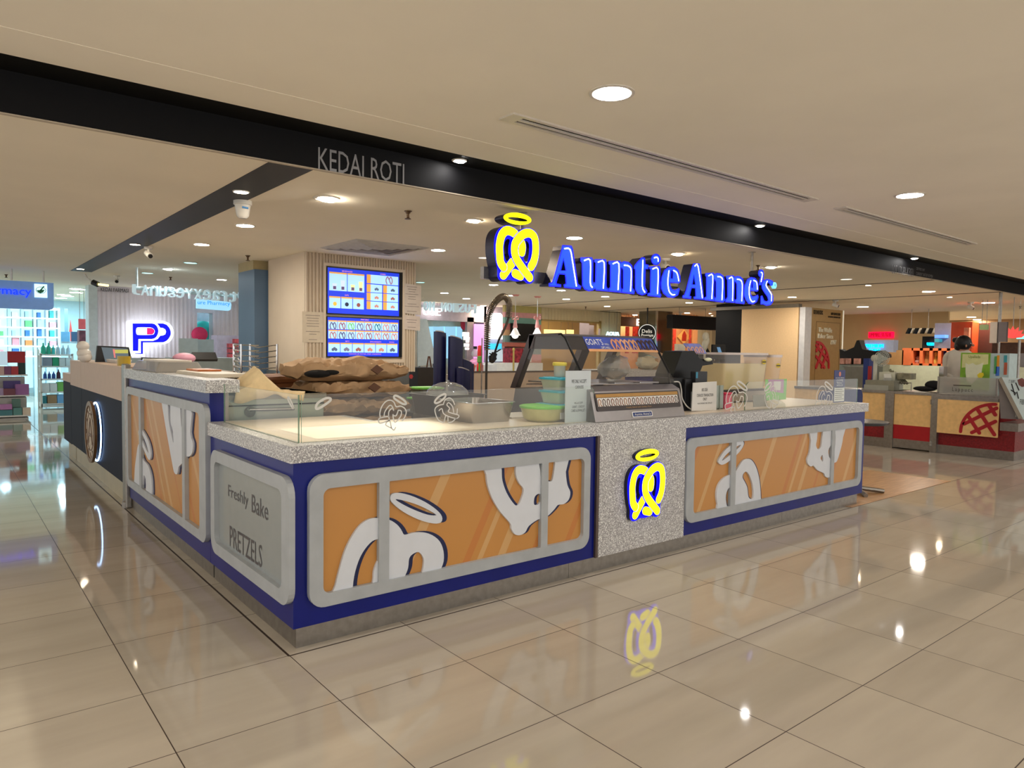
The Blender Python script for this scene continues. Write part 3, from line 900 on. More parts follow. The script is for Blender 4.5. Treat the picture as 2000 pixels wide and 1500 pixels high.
word('Freshly', 446, 946, 976, 485)
word('Bake', 492, 965, 1000, 524)
word('PRETZELS', 449, 1026, 1066, 512)
part('lettering', g, mat('grey_vinyl', (78, 74, 74), .5), gt)

# ---------------------------------------------------------------- glass guards with etched pretzels
M_GLASS = glassmat('guard_glass', (.97, .985, .965), .04)
M_GEDGE = mat('green_glass_edge', (92, 128, 96), .15, spec=.8, alpha=.9)
M_ETCH = mat('etched_white', (215, 213, 206), .6, var=.02)
def guard(label, fr, u0, u1, ru=0.0, rl=0.0, v1=1.168):
    t = thing('glass_guard', label, 'glass guard', tuple(fr.P((u0 + u1) / 2, H + .0015, 0)), 'clear glass guards on the worktop')
    pts = [(u0, H + .0015), (u1, H + .0015)]
    pts += [(u1 - ru + ru * math.cos(math.radians(a)), v1 - ru + ru * math.sin(math.radians(a))) for a in range(0, 91, 15)] if ru else [(u1, v1)]
    pts += [(u0 + rl + rl * math.cos(math.radians(a)), v1 - rl + rl * math.sin(math.radians(a))) for a in range(90, 181, 15)] if rl else [(u0, v1)]
    n = len(pts)
    g = G().poly(fr, [pts], -.004, .004, sides=False)
    pane = part('pane', g, M_GLASS, t)
    e = G().add([fr.P(a, b, -.004) for a, b in pts] + [fr.P(a, b, .004) for a, b in pts], [(i, (i + 1) % n, n + (i + 1) % n, n + i) for i in range(n)])
    part('polished_edge', e, M_GEDGE, t)
    return t
FGA = FY(.05)
FGL = FX(.035)
ga = guard('long clear glass guard with etched pretzels on the left front of the worktop', FGA, .045, FGA.px(1160, 790)[0], .05)
gl = guard('short clear glass guard across the left end of the worktop', FGL, -1.16, -.055)
gr = guard('clear glass guard with etched pretzels at the right end of the worktop', FGA, FGA.px(1455, 770)[0], 5.45, 0, .06)
e = (720, 760)
E1 = [[(200, 500), (190, 430), (220, 320), (290, 225), (370, 195), (440, 230), (480, 310), (560, 300), (630, 340), (658, 400), (640, 480), (590, 560)],
      [(265, 480), (280, 400), (350, 300), (400, 295), (435, 375)], [(440, 470), (480, 470), (510, 400), (520, 375), (570, 390), (560, 480), (460, 590), (425, 490), (425, 450)],
      [(400, 340), (350, 400), (350, 500), (380, 600), (400, 690), (440, 725), (470, 680)], [(345, 480), (200, 510), (168, 550), (200, 605), (360, 550), (310, 590), (300, 640), (395, 690)]]
E1h = [(440, 130), (480, 115), (570, 160), (640, 220), (655, 262), (600, 262), (510, 210), (450, 165)]
E2 = [[(1320, 260), (1350, 190), (1420, 155), (1480, 190), (1515, 270)], [(1320, 270), (1230, 290), (1170, 350), (1180, 440), (1230, 550), (1310, 590)],
      [(1330, 580), (1355, 480)], [(1240, 380), (1290, 345), (1320, 430), (1400, 480), (1540, 520), (1590, 490), (1575, 455), (1410, 405), (1430, 340), (1380, 280), (1415, 240), (1480, 310), (1500, 410)],
      [(1400, 560), (1400, 500)], [(1410, 590), (1470, 580), (1540, 520)], [(1560, 430), (1565, 350)]]
E2h = [(1165, 220), (1230, 140), (1320, 90), (1358, 95), (1340, 150), (1260, 220), (1190, 248)]
def etch(par, fr, strokes, halo, off, sc, wd=.006, name='etched_pretzel', tr=None):
    g = G()
    for s in strokes:
        p = [tr(q) if tr else q for q in s]
        g.stroke(fr, fr.pxs(p, off, sc), wd, .0045, .0052)
    g.stroke(fr, fr.pxs([tr(q) if tr else q for q in halo], off, sc), wd * 1.8, .0045, .0052, closed=True)
    part(name, g, M_ETCH, par)
etch(ga, FGA, E1, E1h, e, 9.09)
etch(ga, FGA, E2, E2h, e, 9.09)
g = G().stroke(FGA, FGA.pxs([(375, 640), (400, 580), (500, 520), (560, 520), (560, 550), (480, 610), (400, 655)], (560, 700), 6.667), .012, .0045, .0052, closed=True)
part('etched_halo', g, M_ETCH, ga)
g = G().stroke(FGL, FGL.pxs([(25, 520), (40, 510), (80, 580), (103, 645), (80, 630), (45, 570)], (560, 700), 6.667), .012, .0045, .0052, closed=True)
part('etched_halo', g, M_ETCH, gl)
def tr1(q): return (((q[0] - 420) * .78) + 420 + 6980, q[1] * .95 - 60)
etch(gr, FGA, E1, E1h, e, 9.09, .008, tr=lambda q: ((q[0] - 420) * .8 + 6520, (q[1] - 400) * 1.0 + 150))
etch(gr, FGA, E1, E1h, e, 9.09, .008, tr=lambda q: ((q[0] - 420) * .62 + 8080, (q[1] - 400) * .9 + 130))
etch(gr, FGA, E2, E2h, e, 9.09, .008, tr=lambda q: ((q[0] - 1380) * .6 + 7150, (q[1] - 350) * .9 + 120))

# ---------------------------------------------------------------- pretzel logos and the hanging sign
SY = 1.75
FS = FY(SY)
cA = ((930, 400), 5.714)
cB = ((1240, 460), 6.667)
LOGO_BLUE = [(240, 720), (222, 640), (205, 520), (204, 410), (220, 325), (262, 262), (330, 235), (400, 250), (446, 285), (468, 320), (500, 285), (560, 262), (620, 270), (670, 320), (695, 400), (695, 500), (680, 620), (665, 700), (640, 760), (645, 840), (605, 880), (560, 872), (530, 845), (450, 855), (360, 835), (330, 850), (270, 845), (240, 800)]
LOGO_HOLES = [[(310, 500), (318, 420), (345, 382), (378, 392), (365, 460), (362, 540), (375, 590), (345, 630), (322, 595)],
              [(545, 412), (570, 405), (594, 450), (590, 560), (568, 650), (530, 600), (555, 520)], [(440, 703), (466, 722), (442, 726)]]
LOGO_YEL = [[(300, 695), (268, 640), (258, 540), (258, 440), (285, 335), (340, 288), (410, 310), (470, 370), (510, 450), (505, 530)],
            [(605, 690), (640, 620), (658, 500), (645, 370), (590, 318), (520, 330), (460, 385), (425, 450), (425, 550), (470, 650), (590, 812)],
            [(405, 640), (300, 785)], [(428, 768), (490, 795)]]
HALO_C, HALO_R = (460, 156), (155, 66)
def ell(c, r, n=28, rot=8):
    a = math.radians(rot)
    return [(c[0] + r[0] * math.cos(t) * math.cos(a) - r[1] * math.sin(t) * math.sin(a), c[1] + r[0] * math.cos(t) * math.sin(a) + r[1] * math.sin(t) * math.cos(a)) for t in [2 * math.pi * i / n for i in range(n)]]
lu = lambda pts: FS.pxs(pts, *cA)
M_NAVYM = mat('dark_navy_return', (26, 28, 58), .35, .2)
M_LB = mat('lit_blue_acrylic', (0, 40, 190), .3, emit=1.0, ecol=(0, 84, 250), var=.1)
M_LB2 = mat('lit_deep_blue', (5, 10, 235), .3, emit=1.2, ecol=(0, 0, 255), var=.02)
M_LY = mat('lit_yellow', (255, 250, 20), .3, emit=1.6, ecol=(255, 245, 0), var=.0)
M_LW = mat('lit_white', (255, 252, 235), .3, emit=2.2, ecol=(255, 250, 225), var=.0)
def logo(t, fr, mp, k, wd, d):
    """pretzel with halo; mp maps sign coordinates to this frame, k scales widths, d the depth of the returns"""
    B = mp(lu(smooth(LOGO_BLUE, 3, True)))
    Hs = [mp(lu(smooth(h, 3, True))) for h in LOGO_HOLES]
    part('pretzel_return', G().poly(fr, [B] + Hs, -d, -.004), M_NAVYM, t, label='dark navy metal side')
    part('pretzel_face', G().poly(fr, [B] + Hs, -.004, .0), M_LB2, t, label='lit blue pretzel face')
    gb = G()
    for i, s in zip((2, 0, 3, 1), (LOGO_YEL[2], LOGO_YEL[0], LOGO_YEL[3], LOGO_YEL[1])):
        k = (2, 0, 3, 1).index(i)
        part('pretzel_rope', G().stroke(fr, mp(lu(s)), wd, .0, .004 + .002 * k), M_LY, t, label='lit yellow pretzel rope strand')
        gb.stroke(fr, mp(lu(s)), wd * 1.16, .0, .003 + .002 * k)
    part('rope_outline', gb, M_LB2, t, label='thin blue outline of the rope')
    o = mp(lu(ell(HALO_C, HALO_R)))
    h = mp(lu(ell((HALO_C[0] + 4, HALO_C[1] + 6), (112, 20))))
    part('halo_return', G().poly(fr, [o, h], -d, -.003), M_NAVYM, t)
    part('halo', G().poly(fr, [o, h], -.003, .003), M_LY, t, label='lit yellow halo')
t = thing('hanging_sign', "hanging illuminated Auntie Anne's sign with yellow pretzel and halo over the kiosk", 'sign', (4.2, SY, 1.95))
logo(t, FS, lambda p: p, 1, abs(FS.px(940, 480)[0] - FS.px(952.6, 480)[0]) * 1.16, .13)
LET = [
 ('A', cA, [(962, 455), (1062, 462), (1075, 500), (1128, 860), (1135, 890), (1168, 912), (1162, 937), (1085, 932), (982, 920), (977, 895), (1003, 882), (998, 810), (990, 775), (925, 770), (912, 800), (892, 860), (895, 885), (945, 895), (945, 912), (812, 905), (812, 880), (845, 870), (862, 830), (955, 500)], [[(975, 600), (1000, 735), (940, 735)]]),
 ('u', cA, [(1165, 592), (1290, 592), (1300, 610), (1298, 850), (1310, 880), (1330, 860), (1335, 650), (1318, 632), (1322, 612), (1445, 612), (1450, 640), (1448, 900), (1455, 930), (1476, 945), (1472, 962), (1335, 950), (1330, 930), (1300, 950), (1255, 960), (1210, 940), (1185, 900), (1182, 650), (1165, 625)], []),
 ('n', cA, [(1480, 632), (1605, 630), (1612, 650), (1650, 635), (1700, 645), (1735, 680), (1742, 720), (1742, 930), (1765, 965), (1760, 992), (1625, 978), (1620, 955), (1640, 935), (1640, 730), (1625, 700), (1612, 700), (1612, 920), (1624, 955), (1620, 975), (1478, 962), (1478, 940), (1497, 920), (1497, 670), (1480, 655)], []),
 ('t', cA, [(1765, 685), (1800, 640), (1850, 590), (1878, 595), (1885, 665), (1920, 675), (1915, 715), (1885, 715), (1880, 900), (1885, 930), (1905, 965), (1895, 990), (1850, 1005), (1800, 985), (1775, 940), (1775, 720), (1762, 712)], []),
 ('i', cB, [(190, 410), (320, 405), (325, 430), (320, 750), (338, 775), (332, 800), (165, 778), (168, 755), (200, 745), (205, 440), (190, 432)], []),
 ('dot', cB, ell((272, 312), (57, 68), 20, 0), []),
 ('e', cB, [(340, 620), (350, 540), (385, 455), (440, 415), (510, 412), (560, 450), (585, 530), (587, 600), (570, 618), (455, 610), (455, 650), (475, 700), (520, 720), (570, 690), (578, 700), (560, 770), (500, 805), (430, 800), (370, 750), (343, 690)], [[(465, 560), (470, 460), (490, 450), (495, 500), (490, 565)]]),
 ('A', cB, [(762, 368), (840, 372), (850, 410), (885, 730), (890, 805), (900, 832), (770, 822), (765, 800), (790, 795), (788, 685), (735, 680), (718, 740), (708, 790), (730, 795), (728, 820), (622, 810), (622, 785), (645, 775), (665, 720), (750, 395)], [[(768, 515), (788, 640), (745, 640)]]),
 ('n', cB, [(920, 495), (1025, 490), (1030, 510), (1065, 495), (1105, 498), (1150, 530), (1162, 580), (1165, 810), (1172, 840), (1150, 868), (1038, 852), (1040, 825), (1055, 800), (1055, 600), (1040, 570), (1030, 570), (1026, 780), (1036, 830), (1030, 850), (905, 835), (905, 815), (930, 795), (930, 540), (918, 520)], []),
 ('n', cB, [(1190, 530), (1285, 525), (1292, 545), (1330, 532), (1370, 540), (1405, 570), (1415, 640), (1412, 830), (1428, 865), (1420, 888), (1305, 875), (1300, 850), (1325, 825), (1325, 630), (1310, 600), (1295, 600), (1288, 820), (1298, 850), (1290, 872), (1178, 862), (1185, 835), (1205, 800), (1205, 580), (1190, 555)], []),
 ('e', cB, [(1420, 720), (1430, 650), (1465, 575), (1510, 548), (1560, 555), (1590, 590), (1605, 660), (1603, 715), (1590, 725), (1500, 715), (1505, 770), (1530, 800), (1570, 790), (1600, 775), (1605, 800), (1585, 860), (1540, 890), (1480, 885), (1440, 830), (1422, 780)], [[(1515, 680), (1518, 600), (1530, 590), (1535, 640), (1535, 685)]]),
 ('apostrophe', cB, [(1608, 500), (1612, 465), (1635, 448), (1665, 455), (1675, 500), (1668, 570), (1640, 640), (1618, 645), (1625, 590), (1635, 540), (1612, 520)], []),
 ('s', cB, [(1650, 640), (1670, 590), (1720, 572), (1760, 580), (1795, 600), (1790, 645), (1765, 650), (1750, 620), (1725, 605), (1710, 640), (1735, 695), (1775, 745), (1798, 800), (1795, 860), (1765, 900), (1710, 910), (1670, 890), (1638, 895), (1640, 790), (1655, 785), (1680, 850), (1715, 865), (1738, 840), (1722, 790), (1685, 740), (1655, 690)], []),
]
HIL = [(cA, [[(985, 490), (1045, 500), (1075, 650), (1115, 905)], [(1205, 622), (1270, 622), (1270, 870), (1292, 920)], [(1360, 640), (1425, 645), (1416, 930)], [(1525, 658), (1590, 660), (1580, 945)], [(1650, 675), (1700, 685), (1728, 740), (1720, 960)], [(1858, 620), (1850, 900), (1878, 975)]]),
       (cB, [[(250, 292), (278, 282), (298, 302), (300, 335)], [(230, 435), (298, 440), (290, 755)], [(440, 460), (425, 600), (440, 720), (480, 770), (515, 770)], [(500, 455), (545, 490), (568, 590)], [(778, 398), (820, 405), (875, 810)], [(958, 525), (1010, 525), (998, 820)], [(1075, 535), (1120, 545), (1140, 600), (1130, 835)], [(1225, 560), (1270, 560), (1268, 845)], [(1330, 570), (1370, 580), (1395, 640), (1388, 850)], [(1505, 590), (1485, 680), (1490, 800), (1520, 860), (1555, 855)], [(1545, 585), (1582, 610), (1592, 700)], [(1640, 480), (1658, 500), (1640, 600)], [(1720, 595), (1705, 650), (1740, 710), (1775, 770), (1775, 850)]])]
for n_, cc, o, hs in LET:
    O = FS.pxs(o, *cc)
    HH = [FS.pxs(h, *cc) for h in hs]
    lt = part('letter', G().poly(FS, [O] + HH, -.13, -.004), M_NAVYM, t, label='letter %s with dark navy metal sides' % n_)
    fc = part('letter_face', G().poly(FS, [O] + HH, -.004, .0), M_LB, lt)
    eg = G()
    for l in [O] + HH:
        eg.stroke(FS, l, .011, .0, .003, closed=True, sub=1)
    part('letter_border', eg, M_LB2, lt)
for cc, ss in HIL:
    for s in ss:
        part('neon_highlight', G().stroke(FS, FS.pxs(s, *cc), .0125, .003, .006, sub=1 if len(s) < 3 else 3), M_LW, t, label='thin white highlight line on a letter')
o = FS.pxs(ell((1825, 650), (22, 42), 18, 0), *cB)
rg = part('registered_mark', G().poly(FS, [o], -.03, 0), mat('lit_cyan', (120, 215, 255), .3, emit=1.2), t)
b = FS.pxs([(1817, 665), (1835, 632)], *cB)
part('registered_letter', G().text(FS, 'R', b[0][0], b[1][0], b[0][1], b[1][1], .001, .003), C(40, 90, 160), rg)
zb = FS.px(1200, 577)[1]
za = zb
ub0, ub1 = FS.px(952, 540)[0] - .03, FS.px(1520, 585)[0]
FSB = FY(SY + .13)
part('carrier_rail', G().box(FSB, FSB.px(945, 540)[0], ub1 + .05, FSB.px(1000, 549)[1], FSB.px(1000, 526)[1], -.05, .0), mat('rail_metal', (150, 148, 150), .25, .8), t)
for px_ in (1022, 1472):
    a = FSB.px(px_, 480)[0]
    pz = FSB.px(px_, 540 if px_ < 1200 else 545)[1]
    part('ceiling_post', G().tube([FSB.P(a, pz - .02, -.02), FSB.P(a, ZR, -.02)], .017, 12), M_STEEL, t, sm=True)
    part('post_flange', G().lathe(tuple(FSB.P(a, ZR - .006, -.02)), [(.045, 0), (.045, .006)], 16), M_STEEL, t)
# the same logo, smaller, on the centre panel
FPL = FY(-.075)
a0, a1 = lu([(204, 420), (697, 880)])
tl = FPL.px(1226, 968); tr_ = FPL.px(1298.5, 952); top = FPL.px(1262, 903)[1]; bot = FPL.px(1262, 1015)[1]
ku = (tr_[0] - tl[0]) / (a1[0] - a0[0])
vt_, vb_ = lu([(460, 235)])[0][1], lu([(460, 878)])[0][1]
kv = (top - bot) / (vt_ - vb_)
t = thing('lit_pretzel_logo', 'small lit yellow pretzel logo with halo on the speckled centre panel', 'sign', (2.36, -.05, .36))
logo(t, FPL, lambda pts: [(tl[0] + (u - a0[0]) * ku, bot + (v - vb_) * kv) for u, v in pts], 1, .068 * ku * 1.12, .033)
# ================================================================ things on the worktop
ZC = H + .0015
M_CLEAR = glassmat('clear_plastic', (.93, .93, .90), .25, .08)
M_SSPAN = mat('polished_steel_pan', (172, 166, 160), .18, .9, var=.1, scale=9)
M_PAPER = mat('white_paper', (222, 220, 214), .7, var=.015)
M_INK = mat('black_ink', (28, 28, 30), .6)
def crumple(c, rx, ry, rz, amp=.35, n=22):
    g = G().ball(c, rx, ry, rz, n)
    c = Vector(c)
    out = []
    for v in g.v:
        d = v - c
        k = 1 + amp * (abs(noise.noise(v * 14)) * 1.6 - .4 + .5 * noise.noise(v * 31))
        out.append(c + d * k)
    zmin = c.z - rz
    g.v = [Vector((p.x, p.y, max(p.z, zmin))) for p in out]
    return g
M_BLK = mat('black_plastic', (6, 6, 7), .4, spec=.3)
def rot_frame(x, y, z, deg):
    return Fr((x, y, z), deg)
def open_pan(g, x0, x1, y0, y1, z0, z1, th=.004, taper=.02, lip=.012):
    """hollow rectangular pan with tapered sides and a rolled lip"""
    def ring(i, z, e):
        pts = rrect(x0 + i - e, x1 - i + e, y0 + i - e, y1 - i + e, .035, 4)
        return [(a, b, z) for a, b in pts]
    rs = [ring(taper, z0, 0), ring(0, z1 - .004, 0), ring(0, z1 - .004, lip), ring(0, z1, lip), ring(th, z1, 0), ring(taper + th, z0 + th, 0)]
    n = len(rs[0])
    vs = [p for r in rs for p in r]
    fs = [(i * n + j, i * n + (j + 1) % n, (i + 1) * n + (j + 1) % n, (i + 1) * n + j) for i in range(5) for j in range(n)]
    fs += [tuple(range(n))[::-1], tuple(range(5 * n, 6 * n))]
    return g.add(vs, fs)
def closed_tub(g, x0, x1, y0, y1, z0, z1, taper=.015, r=.03):
    n0 = [(a, b, z0) for a, b in rrect(x0 + taper, x1 - taper, y0 + taper, y1 - taper, r, 4)]
    n1 = [(a, b, z1) for a, b in rrect(x0, x1, y0, y1, r, 4)]
    n = len(n0)
    return g.add(n0 + n1, [(j, (j + 1) % n, n + (j + 1) % n, n + j) for j in range(n)] + [tuple(range(n))[::-1], tuple(range(n, 2 * n))])
t = thing('steel_food_pan', 'shiny steel food pan on the worktop behind the second etched pretzel', 'food pan', (1.385, .53, ZC))
part('pan', open_pan(G(), 1.215, 1.545, .32, .74, ZC, ZC + .125), M_SSPAN, t, sm=True)
t = thing('steel_food_pan', 'darker steel pan with a domed clear cover behind the shiny one', 'food pan', (1.5, 1.02, .86))
part('pan', open_pan(G(), 1.30, 1.72, .86, 1.2, .94, 1.08), mat('dull_steel_pan', (110, 104, 100), .3, .8), t, sm=True)
part('dome_cover', G().lathe((1.5, 1.02, 1.075), [(.15, 0), (.14, .03), (.10, .065), (.05, .083), (.012, .088), (.012, .1), (.002, .1)], 24), M_CLEAR, t, sm=True)
part('stand', G().wbox(1.32, 1.7, .88, 1.18, .0, .94), M_STEEL, t)
# green lidded tub
t = thing('round_food_tub', 'round clear tub with a bright green lid and a white label, on the worktop', 'food container', (1.745, .29, ZC))
c = (1.72, .26)
part('tub', G().lathe((c[0], c[1], ZC), [(.10, 0), (.125, .02), (.14, .075), (.142, .085)], 28), mat('yellowish_dough_tub', (196, 190, 130), .3, var=.1, scale=20), t, sm=True)
part('lid', G().lathe((c[0], c[1], ZC + .083), [(.147, 0), (.150, .004), (.150, .014), (.135, .018), (.12, .016)], 28), mat('lime_lid', (120, 200, 78), .35), t, sm=True)
lf = Fr((c[0] + .02, c[1] - .138, ZC + .04), 10)
part('label', G().box(lf, .005, .055, -.02, .02, -.004, .001), M_PAPER, t)
# blue lidded boxes, yellow lidded jar
M_LBLUE = mat('turquoise_lid', (62, 168, 190), .35)
M_TUBW = mat('cloudy_plastic', (186, 184, 170), .3, var=.06, trans=.0)
def lidbox(nm, label, x0, x1, y0, y1, z0, h, lid, body, grp=None, cat='food container'):
    t = thing(nm, label, cat, ((x0 + x1) / 2, (y0 + y1) / 2, z0), grp)
    part('box', closed_tub(G(), x0, x1, y0, y1, z0, z0 + h - .014), body, t, sm=True)
    g = closed_tub(G(), x0 - .007, x1 + .007, y0 - .007, y1 + .007, z0 + h - .016, z0 + h - .004, .0)
    closed_tub(g, x0 + .012, x1 - .012, y0 + .012, y1 - .012, z0 + h - .004, z0 + h, -.002)
    part('lid', g, lid, t, sm=True)
    return t
GB = 'stacked boxes with turquoise lids'
lidbox('lidded_food_box', 'box with a turquoise lid, bottom of the stack beside the white notice', 1.79, 1.925, .17, .42, ZC, .105, M_LBLUE, M_TUBW, GB)
lidbox('lidded_food_box', 'box with a turquoise lid, middle of the stack beside the white notice', 1.80, 1.925, .19, .40, ZC + .106, .086, M_LBLUE, M_TUBW, GB)
lidbox('lidded_food_box', 'box with a turquoise lid, topmost of the stack, under the yellow lidded jar', 1.80, 1.925, .19, .40, ZC + .193, .082, M_LBLUE, M_TUBW, GB)
t = thing('food_jar', 'small clear jar with a yellow lid on top of the turquoise lidded boxes', 'jar', (1.875, .28, ZC + .276))
part('jar', G().lathe((1.875, .28, ZC + .276), [(.032, 0), (.036, .01), (.038, .075)], 18), M_TUBW, t, sm=True)
part('lid', G().lathe((1.875, .28, ZC + .349), [(.045, 0), (.047, .004), (.047, .018), (.04, .022)], 18), mat('yellow_lid', (226, 206, 90), .35), t, sm=True)
# notices
t = thing('cashless_notice', 'tall white WE ONLY ACCEPT CASHLESS notice standing behind the glass guard', 'notice', (1.86, .09, ZC))
fn = FY(.085)
def rect_px(fr, x0, y0, x1, y1):
    ym, xm = (y0 + y1) / 2, (x0 + x1) / 2
    return fr.px(x0, ym)[0], fr.px(x1, ym)[0], fr.px(xm, y1)[1], fr.px(xm, y0)[1]
R_ = rect_px(fn, 1104, 724, 1153, 819)
part('sheet', G().box(fn, R_[0], R_[1], ZC, R_[3], -.002, .002), mat('pale_paper', (200, 208, 210), .5, var=.02), t)
g = G()
for s, x0, y0, x1, y1 in (('WE ONLY ACCEPT', 1116, 741, 1145, 748), ('CASHLESS', 1123, 753, 1139, 759), ('WE ACCEPT', 1121, 785, 1138, 789), ('DEBIT, CREDIT', 1117, 792, 1141, 797), ('CARD & EWALLET', 1115, 799, 1142, 804)):
    g.ptext(fn, s, x0, y0, x1, y1, .002, .003)
part('lettering', g, M_INK, t)
part('foot', G().box(fn, R_[0] + .02, R_[1] - .02, ZC, ZC + .004, -.04, .0), M_CLEAR, t)
fn2 = FY(.2)
t = thing('cashless_notice', 'square white NO CASH CASHLESS TRANSACTION ONLY notice in front of the black till', 'notice', (3.2, .2, ZC))
P4 = [fn2.px(*p) for p in ((1354, 751), (1400, 748), (1399, 804), (1351, 806))]
zb = min(P4[2][1], P4[3][1])
P4 = [(a, b - zb + ZC) for a, b in P4]
part('sheet', G().poly(fn2, [P4], -.006, .0), M_PAPER, t)
g = G()
for s, a, b, c_, d in (('NO CASH', .38, .62, .66, .78), ('CASHLESS TRANSACTION', .18, .86, .48, .58), ('ONLY', .44, .6, .34, .44), ('PLEASE PREPARE CARD / EWALLET', .22, .82, .22, .27)):
    U0, U1, V0, V1 = P4[3][0], P4[1][0], P4[3][1], P4[1][1]
    g.text(fn2, s, U0 + (U1 - U0) * a, U0 + (U1 - U0) * b, V0 + (V1 - V0) * c_, V0 + (V1 - V0) * d, .0, .001)
part('lettering', g, M_INK, t)
part('stand', G().box(fn2, P4[3][0] + .02, P4[2][0] - .02, ZC, ZC + .005, -.07, -.006).box(fn2, P4[3][0] + .05, P4[3][0] + .06, ZC, ZC + .15, -.05, -.006), M_CLEAR, t)
u = P4[2][0]
single('glass_card_holder', G().wbox(u + .01, u + .145, .24, .246, ZC, ZC + .19).wbox(u + .01, u + .145, .24, .30, ZC, ZC + .006).wbox(u + .09, u + .1, .232, .24, ZC, ZC + .19), mat('greenish_acrylic', (150, 160, 150), .15, spec=.7), 'greenish acrylic card holder right of the NO CASH notice', 'card holder')
t = thing('pink_box', 'small pink plastic box on the worktop beside the drink dispenser', 'box', (u + .2, .26, ZC))
part('box', G().wbox(u + .165, u + .25, .23, .31, ZC, ZC + .115), mat('pink_plastic', (216, 96, 120), .35), t, bev=.006)
part('lid', G().wbox(u + .16, u + .255, .225, .315, ZC + .115, ZC + .13), mat('deep_pink_plastic', (226, 60, 96), .35), t, bev=.004)

# ---------------------------------------------------------------- heated display case
t = thing('heated_display_case', 'stainless heated pretzel display case with slanted glass on the worktop', 'display case', (2.37, .4, ZC))
CX0, CX1 = 1.93, 2.82
def prof_poly(g, xa, xb, pts):
    """a slab between x=xa and x=xb with outline pts in (y,z)"""
    fr = FX(0)
    return g.poly(fr, [[(-y, z) for y, z in pts]], -xb, -xa)
M_CASE = mat('case_stainless', (150, 146, 146), .3, .8, var=.06, scale=15)
M_CASED = mat('case_dark_frame', (84, 78, 80), .35, .6)
part('base', prof_poly(G(), CX0, CX1, [(.0, ZC), (.055, 1.135), (.12, 1.165), (.80, 1.125), (.84, ZC)]), M_CASE, t, bev=.002)
for x in (CX0, CX1 - .02):
    g = G()
    g.tube([(x + .01, .135, 1.16), (x + .01, .145, 1.25), (x + .01, .30, 1.475), (x + .01, .34, 1.50), (x + .01, .62, 1.495)], .008, 8)
    part('side_frame', g, M_BLK, t, sm=True)
    part('side_glass', prof_poly(G(), x + .006, x + .010, [(.12, 1.165), (.145, 1.25), (.30, 1.475), (.34, 1.5), (.62, 1.495), (.80, 1.13)]), glassmat('case_glass', (.95, .94, .92), .03), t)
part('rear_post', prof_poly(G(), CX0, CX0 + .045, [(.60, 1.495), (.66, 1.495), (.86, 1.12), (.80, 1.12)]), M_CASED, t)
part('rear_post', prof_poly(G(), CX1 - .045, CX1, [(.60, 1.495), (.66, 1.495), (.86, 1.12), (.80, 1.12)]), M_CASED, t)
part('rear_post', prof_poly(G(), 2.42, 2.50, [(.60, 1.46), (.66, 1.46), (.84, 1.12), (.78, 1.12)]), M_CASED, t)
part('top_canopy', prof_poly(G(), CX0, CX1, [(.36, 1.492), (.36, 1.502), (.66, 1.502), (.66, 1.40), (.62, 1.40), (.60, 1.485)]), M_CASED, t)
fg = Fr((CX0, .145, 1.25), 0, math.degrees(math.atan2(.155, .225)))
LG = math.hypot(.155, .225)
part('front_glass', G().add([fg.P(0, -.09, 0), fg.P(CX1 - CX0, -.09, 0), fg.P(CX1 - CX0, LG + .03, 0), fg.P(0, LG + .03, 0)], [(0, 1, 2, 3)]), MC['case_glass'], t)
for x in (2.0, 2.25, 2.5):
    part('shelf_wire', G().tube([(x, .14, 1.18), (x, .76, 1.15)], .004, 6), M_CHROME, t)
part('shelf_tray', G().wbox(CX0 + .05, CX1 - .05, .2, .72, 1.168, 1.178), M_CASE, t)
# printed strip along the top of the glass
W_ = CX1 - CX0
sg = G().box(fg, .17, W_ - .02, LG - .105, LG + .012, .001, .004)
st = part('top_banner', sg, mat('banner_blue', (60, 78, 160), .4, var=.25, scale=14), t, label='blue banner strip with a row of pretzels')
part('banner_base', G().box(fg, .17, W_ - .02, LG - .108, LG - .088, .004, .005), mat('banner_tan', (206, 150, 100), .5), t)
g = G().text(fg, "GOAT'S", .175, .335, LG - .055, LG - .005, .004, .0052).text(fg, 'WELL', .345, .39, LG - .055, LG - .04, .004, .0052).text(fg, "DIP'S WELL", .30, .39, LG - .085, LG - .066, .004, .0052)
part('banner_lettering', g, M_PAPER, t)
for i in range(5):
    cx = .46 + i * .088
    cols = ((196, 120, 84), (208, 140, 100), (186, 120, 70), (64, 36, 36), (52, 30, 32))[i]
    cols = ((206, 140, 104), (214, 158, 124), (206, 146, 100), (64, 36, 36), (52, 30, 32))[i]
    g = G().stroke(fg, [(cx - .036, LG - .085), (cx - .042, LG - .04), (cx - .02, LG - .008), (cx, LG - .028), (cx + .02, LG - .008), (cx + .042, LG - .04), (cx + .036, LG - .085)], .013, .004, .0065)
    g.stroke(fg, [(cx - .012, LG - .02), (cx + .018, LG - .085)], .010, .0066, .0075, sub=1)
    g.stroke(fg, [(cx + .012, LG - .02), (cx - .018, LG - .085)], .010, .0076, .0085, sub=1)
    part('printed_pretzel', g, C(*cols), t)
